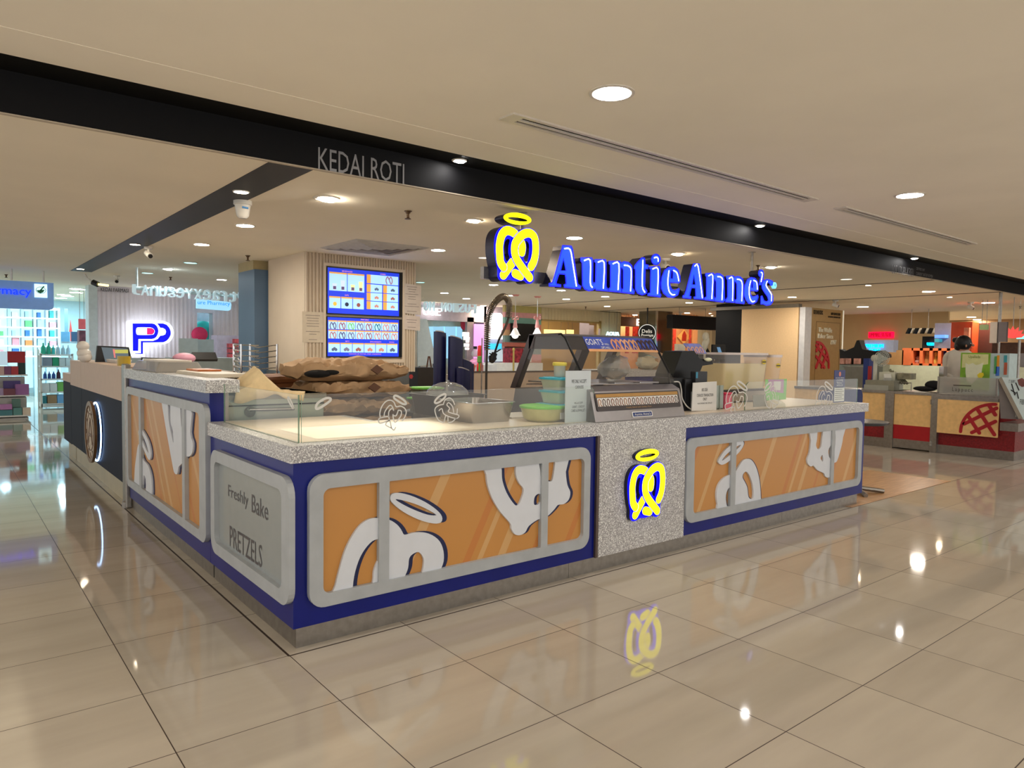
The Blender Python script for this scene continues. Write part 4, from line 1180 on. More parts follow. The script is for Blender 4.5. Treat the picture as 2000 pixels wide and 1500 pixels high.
# sloped lower sign
fl = Fr((CX0, .0, ZC), 0, math.degrees(math.atan2(.055, .19)))
LL = math.hypot(.055, .19)
part('menu_strip', G().rbox(fl, .03, W_ - .03, .068, LL - .012, .01, .001, .006), mat('dark_menu_strip', (58, 50, 50), .35), t)
part('menu_strip_gold', G().box(fl, .04, W_ - .04, LL - .042, LL - .020, .006, .007), mat('gold_print', (170, 128, 66), .5), t)
g = G()
n_ = 20
for i in range(n_):
    a = .045 + i * (W_ - .09) / n_
    part('menu_picture', G().box(fl, a, a + (W_ - .09) / n_ - .003, .098, LL - .045, .006, .007), M_PAPER, t)
    r_ = random.choice([(120, 72, 50), (70, 44, 36), (150, 104, 70), (96, 60, 48)])
    g2 = G().stroke(fl, [(a + .008, .10), (a + .007, .135), (a + .018, .145), (a + .028, .13), (a + .022, .112), (a + .032, .10)], .006, .007, .0085, sub=3)
    part('menu_pretzel', g2, C(*r_), t)
part('menu_caption', G().text(fl, 'Freshly Baked with Golden Flour', .30, .55, .076, .088, .006, .007), mat('gold_ink', (176, 136, 76), .5), t)
part('brand_plate', G().rbox(fl, .345, .545, .015, .052, .006, .001, .005), M_PAPER, t)
bp = part('brand_plate_blue', G().rbox(fl, .352, .538, .020, .047, .004, .005, .006), mat('plate_blue', (30, 52, 110), .4), t)
part('brand_lettering', G().text(fl, "Auntie Anne's", .365, .525, .026, .042, .006, .0072), M_PAPER, bp)
# paper and bag lying in the case / on top
single('pink_paper_pile', G().box(Fr((2.28, .52, 1.505), 12, 0), 0, .12, 0, .085, -.001, .001).box(Fr((2.36, .54, 1.505), 20), 0, .14, 0, .075, -.001, .001).box(Fr((2.45, .50, 1.505), 35), 0, .08, 0, .05, -.001, .001), mat('pale_pink_paper', (214, 192, 186), .7), 'pale pink paper sheets standing on top of the display case', 'paper')
single('clear_bag', crumple((2.62, .5, 1.27), .13, .1, .085), glassmat('bag_film', (.85, .85, .82), .3, .3), 'crumpled clear plastic bag inside the display case', 'plastic bag', sm=True)

# ---------------------------------------------------------------- till and printer
t = thing('till', 'black till with a sloping back standing right of the display case', 'till', (3.15, .35, ZC))
FT = FY(.42)
def P2(pts, fr): return [fr.px(*p) for p in pts]
sp = [(1300, 790), (1306, 730), (1322, 686), (1346, 685), (1356, 700), (1380, 703), (1383, 711), (1362, 714), (1352, 738), (1352, 738), (1350, 790)]
pp = P2(sp, FT)
part('screen_back', G().poly(FT, [pp], -.13, .05), M_BLK, t, bev=.006)
FT2 = FY(.30)
r = rect_px(FT2, 1330, 739, 1358, 800)
part('receipt_printer', G().box(FT2, r[0], r[1], ZC, r[3], -.12, .04), mat('printer_black', (26, 26, 29), .45), t, bev=.006)
r = rect_px(FT, 1300, 737, 1335, 803)
part('stand', G().box(FT2, FT2.px(1304, 780)[0], FT2.px(1334, 780)[0], ZC, FT2.px(1320, 738)[1], -.15, .02), M_BLK, t, bev=.006)
part('roll_window_glint', G().ball(tuple(FT.P(*FT.px(1371, 702), .06)), .045, .02, .016), mat('cream_glint', (226, 226, 190), .3), t, sm=True)  # cream colour of the window stands in for a glint
r = rect_px(FT2, 1344, 725, 1367, 750)
part('card_reader', G().box(FT2, r[0], r[1], r[2], r[3], .02, .07), mat('reader_black', (20, 20, 24), .4), t, bev=.004)
part('blue_sticker', G().box(FT2, FT2.px(1344.5, 733)[0], FT2.px(1348, 733)[0], FT2.px(1346, 738)[1], FT2.px(1346, 726)[1], .07, .072), C(60, 140, 170), t)
cab = [FT2.P(*FT2.px(1304, 745), .06), FT2.P(*FT2.px(1312, 746), .07), FT2.P(*FT2.px(1316, 760), .07), FT2.P(*FT2.px(1318, 778), .07), FT2.P(*FT2.px(1330, 795), .07), FT2.P(*FT2.px(1345, 803), .08), FT2.P(*FT2.px(1352, 804), .1)]
cab = [Vector((p.x, p.y, max(p.z, ZC + .006))) for p in [Vector(q) for q in cab]]
single('white_cable', G().tube([Vector(q) for q in smooth([tuple(p) for p in cab], 4)], .005, 6), M_WPL, 'white cable looping down the front of the black till', 'cable', sm=True)
FTt = Fr(FT.P(*FT.px(1336, 681), 0), 0, 35)
t = thing('promo_card', 'blue card with printed pretzels leaning on top of the black till', 'card', tuple(FTt.P(0, 0, 0)))
q4 = FTt.pxs([(1334, 671), (1366, 672), (1380, 691), (1348, 690)])
part('card', G().poly(FTt, [q4], 0, .004), mat('promo_blue', (84, 92, 172), .45, var=.3, scale=20), t)
g = G()
for i in range(4):
    a = FTt.px(1346 + i * 8, 689); b = FTt.px(1342 + i * 8, 679)
    g.stroke(FTt, [a, ((a[0] + b[0]) / 2 - .012, (a[1] + b[1]) / 2), b, (b[0] + .02, b[1] - .01), (a[0] + .022, a[1])], .012, .004, .006)
part('printed_pretzels', g, C(206, 150, 124), t)
single('white_label_roll', G().box(FY(.6), *[FY(.6).px(x, 680)[0] for x in (1323, 1338)], ZC, FY(.6).px(1330, 672)[1], -.03, .0), mat('cream_box', (220, 208, 180), .6), 'tall narrow cream box standing behind the black till', 'box')

# ---------------------------------------------------------------- drink dispenser
DY = .62
t = thing('drink_dispenser', 'double drink dispenser with a tank of pale yellow lemonade', 'drink dispenser', (4.3, .6, ZC))
FD = FY(DY)
x0, x1 = FD.px(1415, 720)[0], FD.px(1501, 720)[0]
x2 = FD.px(1525, 720)[0]
zt, zl, zb = FD.px(1455, 689)[1], FD.px(1455, 710)[1], FD.px(1455, 762)[1]
M_TANK = glassmat('tank_plastic', (.95, .93, .92), .14, .1)
M_LEM = mat('lemonade', (222, 204, 146), .15, var=.03, spec=.6)
def tank(xa, xb, ya, yb, za, zb_):
    g = G()
    n0 = [(a, b, za) for a, b in rrect(xa + .02, xb - .02, ya + .02, yb, .03, 4)]
    n1 = [(a, b, zb_) for a, b in rrect(xa, xb, ya, yb, .03, 4)]
    n = len(n0)
    return g.add(n0 + n1, [(j, (j + 1) % n, n + (j + 1) % n, n + j) for j in range(n)])
part('lemonade_tank', tank(x0, x1, DY, DY + .3, zb, zt - .02), M_TANK, t, sm=True)
part('tank_lid', G().poly(Fr((0, 0, 0), 0, -90), [[(a, -b) for a, b in rrect(x0 + .015, x1 + .0, DY - .005, DY + .31, .03)]], -zt, -zt + .02) if 0 else closed_tub(G(), x0 - .005, x1 + .005, DY - .005, DY + .305, zt - .02, zt, .0), mat('frosted_lid', (206, 192, 184), .25), t, sm=True)
part('lemonade', closed_tub(G(), x0 + .008, x1 - .008, DY + .008, DY + .29, zb + .01, zl, .02), M_LEM, t, sm=True)
part('second_tank', tank(x1 + .03, x2, DY - .02, DY + .3, zb + .02, zt - .04), M_TANK, t, sm=True)
part('second_lid', closed_tub(G(), x1 + .025, x2 + .005, DY - .025, DY + .305, zt - .04, zt - .015, .0), MC['frosted_lid'], t, sm=True)
r = rect_px(FD, 1425, 763, 1524, 803)
part('base_cabinet', G().wbox(r[0], r[1], DY - .0, DY + .14, ZC, zb), mat('dispenser_grey', (72, 62, 60), .4, .3), t, bev=.004)
g = G()
for k in range(9):
    z = ZC + .012 + k * (zb - ZC - .02) / 9
    g.wbox(r[0] + .02 + (.1 if k > 6 else .0), r[1] - .02, DY - .008, DY, z, z + .007)
part('vent_slats', g, mat('slat_highlight', (186, 170, 150), .25, .7), t)
for (a, b) in ((1492, 707), (1516, 714)):
    p = FD.px(a, b)
    lb = part('oval_label', G().poly(FD, [[(p[0] + .035 * math.cos(q), p[1] + .022 * math.sin(q)) for q in [k * math.pi / 8 for k in range(16)]]], .021 if a > 1500 else .001, .023 if a > 1500 else .003), mat('label_yellow', (206, 180, 40), .5), t)
    part('label_band', G().box(FD, p[0] - .033, p[0] + .033, p[1] - .005, p[1] + .005, .023 if a > 1500 else .003, .025 if a > 1500 else .004), mat('label_dark', (60, 56, 50), .5), lb)
# payment sheet, grey card
FQ = FY(.32)
t = thing('payment_sheet', 'green and pink payment sheet standing behind the right glass guard', 'notice', tuple(FQ.P(FQ.px(1516, 780)[0], ZC, 0)))
q4 = FQ.pxs([(1495, 741), (1537, 740), (1535, 780), (1496, 782)])
part('sheet', G().poly(FQ, [q4], -.004, 0), mat('payment_green', (150, 206, 130), .5, var=.05), t)
q4 = FQ.pxs([(1500, 741), (1531, 741), (1530, 768), (1504, 764)])
part('pink_panel', G().poly(FQ, [q4], 0, .001), mat('payment_pink', (196, 160, 190), .5), t)
q4 = FQ.pxs([(1511, 745), (1525, 745), (1524, 762), (1512, 762)])
part('blank_square', G().poly(FQ, [q4], .001, .002), M_PAPER, t)
a = FQ.px(1516, 780)
part('easel_stand', G().box(FQ, a[0] - .004, a[0] + .004, ZC, a[1] + .05, -.02, -.004).box(FQ, a[0] - .05, a[0] + .05, ZC, ZC + .004, -.05, .0), M_CLEAR, t)
r = rect_px(FY(.22), 1470, 777, 1498, 801)
single('grey_card', G().poly(FY(.22), [[(r[0], ZC + .1), (r[1] - .02, ZC + .1), (r[1], ZC), (r[0] + .02, ZC)]], -.005, .0), mat('grey_card', (150, 146, 134), .5), 'plain grey card propped against the dispenser behind the glass', 'card')
t = thing('join_us_notice', 'small navy and white COME ROLL WITH US notice at the right end of the worktop', 'notice', (5.2, .14, ZC))
FJ = FY(.14)
r = rect_px(FJ, 1629, 723, 1650, 788)
ue = r[0], r[1]
part('board', G().box(FJ, r[0], r[1], ZC, r[3], -.004, 0), mat('notice_navy', (38, 48, 104), .4), t)
part('white_sheet', G().box(FJ, r[0] + .008, r[1] - .008, ZC + .01, ZC + (r[3] - ZC) * .47, 0, .001), M_PAPER, t)
g = G()
hh = r[3] - ZC
for s, v0_, v1_ in (('WE ARE HIRING', .74, .78), ('COME', .66, .72), ('"ROLL"', .58, .64), ('WITH US', .50, .56)):
    wd_ = (r[1] - r[0])
    k = .38 if len(s) < 7 else .1
    if s == 'WITH US': k = .22
    if s == 'COME' or s == '"ROLL"': k = .2
    g.text(FJ, s, r[0] + wd_ * k, r[1] - wd_ * k, ZC + hh * v0_, ZC + hh * v1_, 0, .001)
part('white_lettering', g, M_PAPER, t)
g = G()
for k in range(7):
    g.box(FJ, r[0] + .02, r[1] - .02 - (.03 if k % 2 else 0), ZC + .03 + k * .018, ZC + .034 + k * .018, .001, .002)
part('printed_lines', g, M_INK, t)
part('round_mark', G().poly(FJ, [[((r[0] + r[1]) / 2 + .02 * math.cos(q), ZC + hh * .88 + .022 * math.sin(q)) for q in [k * math.pi / 8 for k in range(16)]]], 0, .001), C(206, 130, 110), t)
t = thing('white_bowl', 'upturned cream bowl on the worktop right of the dispenser', 'bowl', (4.75, .45, ZC))
q = onz(1534, 795, ZC)
t.location = (q.x, q.y, ZC); WL[t] = Vector((q.x, q.y, ZC))
part('bowl', G().lathe((q.x, q.y + .1, ZC), [(.09, 0), (.085, .02), (.06, .045), (.02, .055)], 20), mat('cream_bowl', (224, 212, 186), .4), t, sm=True)
# straws/wire along the right guard
single('dough_board', G().wbox(1.62, 1.98, .45, .75, ZC, ZC + .01), mat('cream_board', (214, 204, 190), .5), 'thin cream board lying behind the green lidded tub', 'board')
# flour mound
g = G()
nx, ny = 34, 16
vs, fs = [], []
for j in range(ny):
    for i in range(nx):
        x = .16 + .95 * i / (nx - 1); y = .14 + .52 * j / (ny - 1)
        e = min(i, nx - 1 - i) / 6.0, min(j, ny - 1 - j) / 3.0
        k = min(1, e[0]) * min(1, e[1])
        z = ZC + .001 + k * (.007 + .006 * noise.noise(Vector((x * 7, y * 9, 0))))
        vs.append((x, y, z))
fs = [(j * nx + i, j * nx + i + 1, (j + 1) * nx + i + 1, (j + 1) * nx + i) for j in range(ny - 1) for i in range(nx - 1)]
n0 = len(vs)
o = single('dough_cloth', G().add(vs, fs), mat('white_dough_cloth', (242, 228, 204), .7, var=.02), 'rumpled white baking cloth lying at the left end of the worktop', 'cloth', sm=True)

# ================================================================ inside the kiosk
# fridge in the corner
t = thing('undercounter_fridge', 'greenish grey steel fridge with a bar handle behind the left glass guard', 'fridge', (.4, 1.66, 0))
M_FR = mat('green_grey_steel', (150, 156, 140), .35, .35, var=.05, scale=4)
part('body', G().wbox(.09, .72, 1.32, 2.0, .02, 1.09), M_FR, t, bev=.004)
part('top_edge', G().wbox(.085, .73, 1.30, 2.01, 1.06, 1.09), mat('fridge_dark_band', (112, 106, 90), .4, .4), t)
part('door_gap', G().wbox(.09, .72, 1.312, 1.32, 1.02, 1.028), M_SLOT, t)
part('handle', G().tube([(.22, 1.32, 1.0), (.22, 1.28, 1.0), (.50, 1.28, .995), (.50, 1.32, .995)], .010, 8), M_CHROME, t, sm=True)
part('handle_recess', G().ball((.235, 1.315, .985), .035, .01, .035), mat('recess_grey', (96, 92, 82), .5), t, sm=True)
# folded cloth draped over the fridge, with a peak
def cloth(name, pts_fn, nx, ny, m, label, cat, th=.004):
    vs = [pts_fn(i / (nx - 1), j / (ny - 1)) for j in range(ny) for i in range(nx)]
    fs = [(j * nx + i, j * nx + i + 1, (j + 1) * nx + i + 1, (j + 1) * nx + i) for j in range(ny - 1) for i in range(nx - 1)]
    o = single(name, G().add(vs, fs), m, label, cat, sm=True)
    s = o.modifiers.new('thickness', 'SOLIDIFY')
    s.thickness = th
    return o
FC = FY(1.30)
pk = FC.px(511, 713)
pl = FC.px(455, 763); pr_ = FC.px(600, 763)
def cl(a, b):
    x = pl[0] + (pr_[0] - .02 - pl[0]) * a
    w = math.exp(-((x - pk[0]) / .085) ** 2)
    w = max(0, 1 - abs(x - pk[0]) / (.20 if x < pk[0] else .15)) ** 1.1
    y = 1.27 + .34 * b
    k = 1 - ((b - .45) / .55) ** 2
    z = 1.10 + (pk[1] - 1.105) * w * max(0, k)
    if b < .12:
        hem = .035 + .02 * math.sin(a * 7 + 1) + .008 * math.sin(a * 19)
        z = 1.10 + (pk[1] - 1.1) * w * max(0, 1 - ((.12 - .45) / .55) ** 2) * b / .12 - hem * (1 - b / .12)
        y = 1.283
    elif b < .3:
        y = 1.283 + .2 * (b - .12)
    return (x + .012 * math.sin(b * 9 + a * 5), y, z + .003 * math.sin(a * 17 + b * 12))
cloth('beige_cloth', cl, 40, 18, mat('beige_cotton', (226, 202, 156), .85, var=.06, scale=30, bump=.1), 'peaked beige cotton cloth draped over the corner fridge', 'cloth')
single('brown_tray', G().wbox(.38, .88, 2.25, 2.55, 1.10, 1.105).tube([(.36, 2.2, 1.13), (.95, 2.2, 1.15)], .045, 12).wbox(.38, .86, 2.17, 2.22, 1.02, 1.12), mat('brown_wood', (124, 78, 46), .45, var=.2, scale=20), 'brown wooden tray rim behind the beige cloth', 'tray')
single('back_shelf', G().wbox(.36, 1.0, 2.1, 2.9, 0, 1.02), mat('dark_cabinet', (70, 62, 58), .6), 'dark low cabinet under the brown wooden tray', 'cabinet')
single('pale_menu_card', G().poly(FY(2.3), [[FY(2.3).px(*p) for p in ((568, 733), (584, 733), (586, 738), (585, 762), (566, 762))]], -.006, 0), mat('pale_green_card', (200, 202, 176), .6), 'small pale green card standing beside the brown tray', 'card')
# wire rack
t = thing('wire_rack', 'chrome wire rack with slanted shelves before the blue column', 'rack', (1.0, 3.9, 0))
FW = FY(3.4)
def W3_(x, y, w=0): return FW.P(*FW.px(x, y), w)
for x, d in ((471, 0), (491, -.5), (524, -.5), (541, 0)):
    a, b = FW.px(x, 672), FW.px(x, 735)
    part('post', G().tube([FW.P(a[0], a[1], d), FW.P(a[0], .0, d)], .009, 8), M_CHROME, t, sm=True)
for k in range(6):
    y = 674 + k * 11
    g = G().tube([W3_(491, y, -.5), W3_(542, y + 1, -.5)], .006, 6).tube([W3_(471, y, 0), W3_(491, y - 2, -.5)], .006, 6)
    g.tube([W3_(491, y, -.5), W3_(488, y + 7, -.3), W3_(473, y + 12, .0)], .005, 6).tube([W3_(541, y, -.02), W3_(527, y + 5, -.3), W3_(524, y + 1, -.5)], .005, 6)
    part('slanted_shelf', g, M_CHROME, t, sm=True)
# items on the raised counter
def trayz(x, y): return onz(x, y, RT)
t = thing('clear_cup_tray', 'upturned clear plastic tray with a cream rim on the raised left counter', 'tray', (.15, 2.9, RT))
M_TRAY = glassmat('smoky_plastic', (.80, .77, .72), .45, .15)
g = G()
lo = [(-.03, 2.35), (.26, 2.35), (.26, 3.3), (-.03, 3.3)]
part('tray', closed_tub(G(), .0, .27, 2.55, 3.35, RT + .002, RT + .075, -.035, .03), M_TRAY, t)
part('rim', closed_tub(G(), .035, .235, 2.59, 3.31, RT + .075, RT + .088, 0, .03), mat('cream_rim', (224, 214, 198), .45), t, sm=True)
part('raised_rib', G().wbox(.02, .25, 2.72, 2.82, RT + .002, RT + .074).wbox(.02, .25, 3.0, 3.1, RT + .002, RT + .074), mat('cream_rib', (206, 196, 178), .5), t)
t = thing('white_lid_stack', 'flat white plastic tray nearest the beige cloth on the raised counter', 'tray', (.17, 1.95, RT))
part('tray', closed_tub(G(), .06, .30, 1.55, 2.35, RT, RT + .022, -.01, .03), mat('ivory_plastic', (220, 210, 190), .4), t, sm=True)
single('orange_dish', closed_tub(G(), .12, .28, 2.02, 2.34, RT + .023, RT + .035, 0, .02), mat('orange_plastic', (196, 112, 52), .4), 'flat orange plastic dish on the white tray of the raised counter', 'dish', sm=True)

# ---------------------------------------------------------------- brown paper sacks
M_SACK = mat('brown_kraft_paper', (180, 146, 108), .75, var=.12, scale=7)
M_SACKD = mat('dark_brown_print', (92, 60, 40), .7)
def sack(label, x0, x1, y0, y1, z0, z1, seed, grp='brown paper flour sacks', i_top=False):
    t = thing('flour_sack', label, 'paper sack', ((x0 + x1) / 2, (y0 + y1) / 2, z0), grp)
    nx, nr = 60, 44
    vs = []
    for i in range(nx):
        a = i / (nx - 1)
        e = min(1, math.sin(math.pi * min(max(a, .02), .98)) * 2.2) ** .6
        for j in range(nr):
            th = 2 * math.pi * j / nr
            cy, sy = math.cos(th), math.sin(th)
            py = (abs(cy) ** .55) * (1 if cy > 0 else -1)
            pz = (abs(sy) ** .8) * (1 if sy > 0 else -1)
            ar = .55 + .45 * math.sin(math.pi * min(1, a * 1.08) ** .75)
            hz = (z1 - z0) / 2
            z = (z0 + z1) / 2 + pz * hz * (.45 + .55 * e) * (ar if i_top and sy > 0 else 1)
            n1 = noise.noise(Vector((a * 5 + seed, cy * 1.5, sy * 1.5 + seed)))
            n2 = noise.noise(Vector((a * 16 + seed, cy * 3 + seed, sy * 4)))
            crease = abs(noise.noise(Vector((a * 3.2 + cy + seed, sy * 3.2 + a * 2.5, seed)))) + .5 * abs(noise.noise(Vector((a * 6 - cy * 2 + seed, sy * 7 + a * 5, seed * 2)))) - .05
            x = x0 + (x1 - x0) * a + .03 * n1
            y = (y0 + y1) / 2 + py * (y1 - y0) / 2 * (.86 + .14 * e) + .035 * n1 - .05 * (crease - .2) * (-1 if cy < 0 else 1)
            z += (.024 * n1 + .006 * n2 - .075 * (crease - .2)) * (1 if sy > -.2 else .35)
            vs.append((x, y, min(max(z, z0 + .001), z1 - .001 if not i_top else 9)))
    g = G()
    fs = [(i * nr + j, i * nr + (j + 1) % nr, (i + 1) * nr + (j + 1) % nr, (i + 1) * nr + j) for i in range(nx - 1) for j in range(nr)]
    fs += [tuple(range(nr))[::-1], tuple(range((nx - 1) * nr, nx * nr))]
    g.add(vs, [tuple(reversed(f)) for f in fs])
    o = part('sack', g, M_SACK, t, sm=True)
    return t
SX0, SX1, SYa, SYb = .74, 1.53, 1.5, 2.02
zs = [0.0, .155, .31, .46, .61, .755, .90, 1.03, 1.15, 1.285]
nm = ['seventh', 'sixth', 'fifth', 'fourth', 'third', 'second']
for i in range(9):
    lab = {8: 'crumpled brown paper sack with a dark open mouth, topmost of the pile', 7: 'brown paper sack second from the top of the pile', 6: 'brown paper sack third from the top of the pile', 5: 'brown paper sack fourth from the top, seen through the glass guard'}.get(i, 'brown paper sack %s from the floor in the pile below the menu screens' % ['first', 'second', 'third', 'fourth', 'fifth'][min(i, 4)])
    t = sack(lab, SX0 + .02 * math.sin(i * 2.1) + (.0 if i < 8 else -.05), SX1 + .03 * math.sin(i * 1.7) - (.06 if i == 8 else 0), SYa + .015 * math.sin(i), SYb, zs[i], zs[i + 1] + (.03 if i == 8 else 0), i * 3.7, i_top=i == 8)
    if i in (8, 7):
        zc = (zs[i] + zs[i + 1]) / 2 + .02
        fm = Fr((1.18 - .02 * (8 - i), SYa - .055, zc), 0, 12)
        part('printed_diamond', G().poly(fm, [[(0, -.035), (.05, 0), (0, .035), (-.05, 0)]], -.01, .002), M_SACKD, t, label='dark printed diamond mark')
    if i == 8:
        g = G().ball((SX0 + .03, SYa + .03, zc - .03), .10, .06, .028).ball((SX0 + .12, SYa + .012, zc - .02), .06, .03, .018)
        part('open_mouth', g, mat('sack_inside', (14, 11, 9), .9), t, sm=True)

# ---------------------------------------------------------------- navy sleeves, spray tap, green lidded boxes
M_SLV = mat('navy_sleeve', (20, 20, 66), .35, var=.1)
FSl = FY(2.6)
def sleeve(px0, py0, px1, dep, label, ybase=0.0, lip=10):
    a, b = FSl.px(px0, py0), FSl.px(px1, py0 + lip)
    x0, x1 = a[0], b[0]
    ya = 2.6 + dep
    t = thing('bag_sleeve', label, 'sleeve', ((x0 + x1) / 2, ya, ybase), 'tall navy cup sleeves')
    zt0, zt1 = a[1], b[1]
    vs = []
    n = 16
    ring = rrect(x0, x1, ya, ya + .11, .03, 3)
    n = len(ring)
    def zt(x): return zt0 + (zt1 - zt0) * (x - x0) / (x1 - x0)
    g = G().add([(u_, v_, ybase) for u_, v_ in ring] + [(u_, v_, zt(u_)) for u_, v_ in ring], [(j, (j + 1) % n, n + (j + 1) % n, n + j) for j in range(n)] + [tuple(range(n))[::-1], tuple(range(n, 2 * n))])
    part('sleeve', g, M_SLV, t, sm=True)
    r2 = rrect(x0 + .012, x1 - .012, ya + .012, ya + .098, .03, 3)
    g = G().add([(u_, v_, zt(u_) + .002) for u_, v_ in r2] + [(u_, v_, zt(u_) + .012) for u_, v_ in r2], [(j, (j + 1) % n, n + (j + 1) % n, n + j) for j in range(n)] + [tuple(range(n))[::-1], tuple(range(n, 2 * n))])
    part('paper_stack', g, mat('sleeve_paper', (190, 180, 170), .6), t)
sleeve(859, 647, 876, .02, 'tallest navy sleeve, far left of the group', 0, 4)
sleeve(875, 649, 892, .16, 'navy sleeve second from the left, at the back', 0, 6)
sleeve(872, 657, 893, -.12, 'wide navy sleeve with a cream top in front of the tallest', 0, 8)
sleeve(889, 659, 906, .0, 'navy sleeve just right of the wide one', 0, 8)
sleeve(892, 700, 912, -.1, 'mid height navy sleeve with a cream top', 0, 8)
sleeve(911, 709, 926, -.02, 'navy sleeve at the right end of the group', 0, 2)
sleeve(872, 717, 892, -.26, 'shortest navy sleeve with a cream top, in front', 0, 8)
single('thin_steel_rod', G().tube([(FSl.px(906, 660)[0], 2.3, .0), (FSl.px(906, 660)[0], 2.3, 1.5)], .006, 6), M_STEEL, 'thin steel rod standing in front of the navy sleeves', 'rod')
t = thing('spray_tap', 'pull-down spring spray tap looping high above the low partition', 'tap', (3.4, 3.3, 0))
FA = FY(3.3)
pts = [(950, 720), (951, 690), (952, 655), (954, 625), (961, 600), (973, 584), (984, 579), (992, 586), (995, 602), (992, 625), (984, 645), (975, 662)]
P3 = [Vector(FA.P(*FA.px(*p), 0)) for p in smooth(pts, 5)]
P3 = [Vector((P3[0].x, P3[0].y, .0)), Vector((P3[0].x, P3[0].y, .9))] + P3
part('hose', G().tube(P3, .014, 8), mat('dark_hose', (60, 54, 48), .4, .4), t, sm=True)
# spring around the upper hose
sp_ = []
Q = P3[8:-12]
tot = len(Q) * 14
for k in range(tot):
    f = k / 14
    i = min(int(f), len(Q) - 2)
    c = Q[i].lerp(Q[i + 1], f - i)
    tg = (Q[i + 1] - Q[i]).normalized()
    nn = tg.cross(Vector((0, 1, 0))).normalized()
    bb = tg.cross(nn)
    an = k * 2 * math.pi / 9
    sp_.append(c + nn * .034 * math.cos(an) + bb * .034 * math.sin(an))
part('spring', G().tube(sp_, .0055, 5), mat('spring_steel', (120, 108, 92), .3, .8), t, sm=True)
h0 = FA.P(*FA.px(975, 662), 0); h1 = FA.P(*FA.px(966, 690), 0); h2 = FA.P(*FA.px(958, 706), .02)
part('spray_head', G().tube([h0, h1], .012, 8).tube([h1, FA.P(*FA.px(962, 700), 0)], .035, 10).tube([FA.P(*FA.px(962, 699), 0), h2], .05, 12, r2=.03), M_BLK, t, sm=True)
part('lever', G().tube([FA.P(*FA.px(962, 692), 0), FA.P(*FA.px(975, 682), .03)], .008, 6).tube([FA.P(*FA.px(962, 694), 0), FA.P(*FA.px(953, 690), .03)], .007, 6), M_BLK, t, sm=True)
M_LIME = MC['lime_lid']
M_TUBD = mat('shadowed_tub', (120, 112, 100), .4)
ZT = .90
for i, (ax, ay, bx, lab) in enumerate(((822, 757, 868, 'upper lime lidded box behind the glass guard'), (818, 774, 860, 'lower lime lidded box behind the glass guard'))):
    f = FY(1.9)
    x0, x1 = f.px(ax, ay)[0], f.px(bx, ay)[0]
    z = f.px(ax, ay)[1]
    zup = f.px(822, 757)[1]
    lidbox('lidded_food_box', lab, x0, x1, 1.9, 2.1, (zup - .085) if i == 0 else .87, .085 if i == 0 else zup - .085 - .871, M_LIME, M_TUBD, 'lime lidded boxes behind the guard')
single('inner_bench', G().wbox(1.75, 3.0, 1.85, 2.25, 0, .869), mat('dark_bench', (56, 50, 48), .5), 'dark inner bench carrying the lime lidded boxes', 'bench')
# ================================================================ inner back partition, back counter, pillar, navy kiosk
FPn = FY(4.0)
t = thing('low_partition', 'plain beige low partition behind the worktop', 'partition', (4.6, 4.03, 0))
zt = FPn.px(980, 727)[1]
part('panel', G().wbox(FPn.px(925, 740)[0] - .2, 6.6, 4.0, 4.04, 0, zt), mat('taupe_laminate', (164, 144, 124), .5, var=.03), t)
part('top_cap', G().wbox(FPn.px(925, 740)[0] - .2, 6.6, 3.99, 4.05, zt, zt + .015), mat('dark_cap', (70, 58, 50), .5), t)
single('partition_ledge', G().wbox(3.9, 4.6, 4.05, 4.8, 0, zt - .051), mat('ledge_grey', (140, 132, 124), .5), 'grey ledge hidden behind the low partition', 'ledge')
single('red_lidded_tub', G().lathe((4.12, 4.5, zt - .05), [(.09, 0), (.10, .1), (.11, .1), (.11, .13), (.09, .14)], 16), mat('pinkish_tub', (206, 110, 100), .4), 'reddish tub behind the low partition under the spray head', 'tub', sm=True)
single('spray_bottle', G().lathe((4.32, 4.5, zt - .05), [(.04, 0), (.045, .12), (.02, .18), (.02, .22), (.035, .26), (.03, .38), (.01, .39)], 12), mat('red_bottle', (206, 52, 46), .4), 'red spray bottle behind the low partition', 'bottle', sm=True)
single('green_brush', G().lathe((4.24, 4.4, zt - .05), [(.012, 0), (.012, .15), (.03, .17), (.03, .24), (.01, .25)], 10), mat('green_plastic', (90, 150, 60), .5), 'small green brush beside the red spray bottle', 'brush', sm=True)
single('yellow_tipped_rod', G().tube([(FPn.px(1022, 700)[0], 4.2, 0), (FPn.px(1022, 700)[0], 4.2, FPn.px(1022, 683)[1])], .012, 8).ball((FPn.px(1022, 700)[0], 4.2, FPn.px(1022, 683)[1]), .018, .018, .025), mat('grey_yellow_rod', (176, 160, 90), .5), 'grey rod with a yellow tip behind the low partition', 'rod', sm=True)
# speckled back counter seen right of the till
FB2 = FY(4.4)
t = thing('back_counter', 'speckled back counter with a blue body behind the till', 'counter', (9, 4.6, 0))
xa, xb = FB2.px(1180, 730)[0], FB2.px(1440, 730)[0]
z1, z0 = FB2.px(1385, 722)[1], FB2.px(1385, 733)[1]
part('worktop', G().wbox(xa, xb + .6, 4.4, 5.2, z0, z1), M_TERR, t)
part('body', G().wbox(xa, xb + .5, 4.44, 5.15, z0 - .1, z0), M_BLUE, t)
part('grey_band', G().wbox(xa, xb + .5, 4.46, 5.15, .1, z0 - .1), mat('grey_lilac_panel', (150, 142, 144), .4), t)
part('plinth', G().wbox(xa + .05, xb + .4, 4.5, 5.1, 0, .1), M_STEEL, t)
ZBK = z1
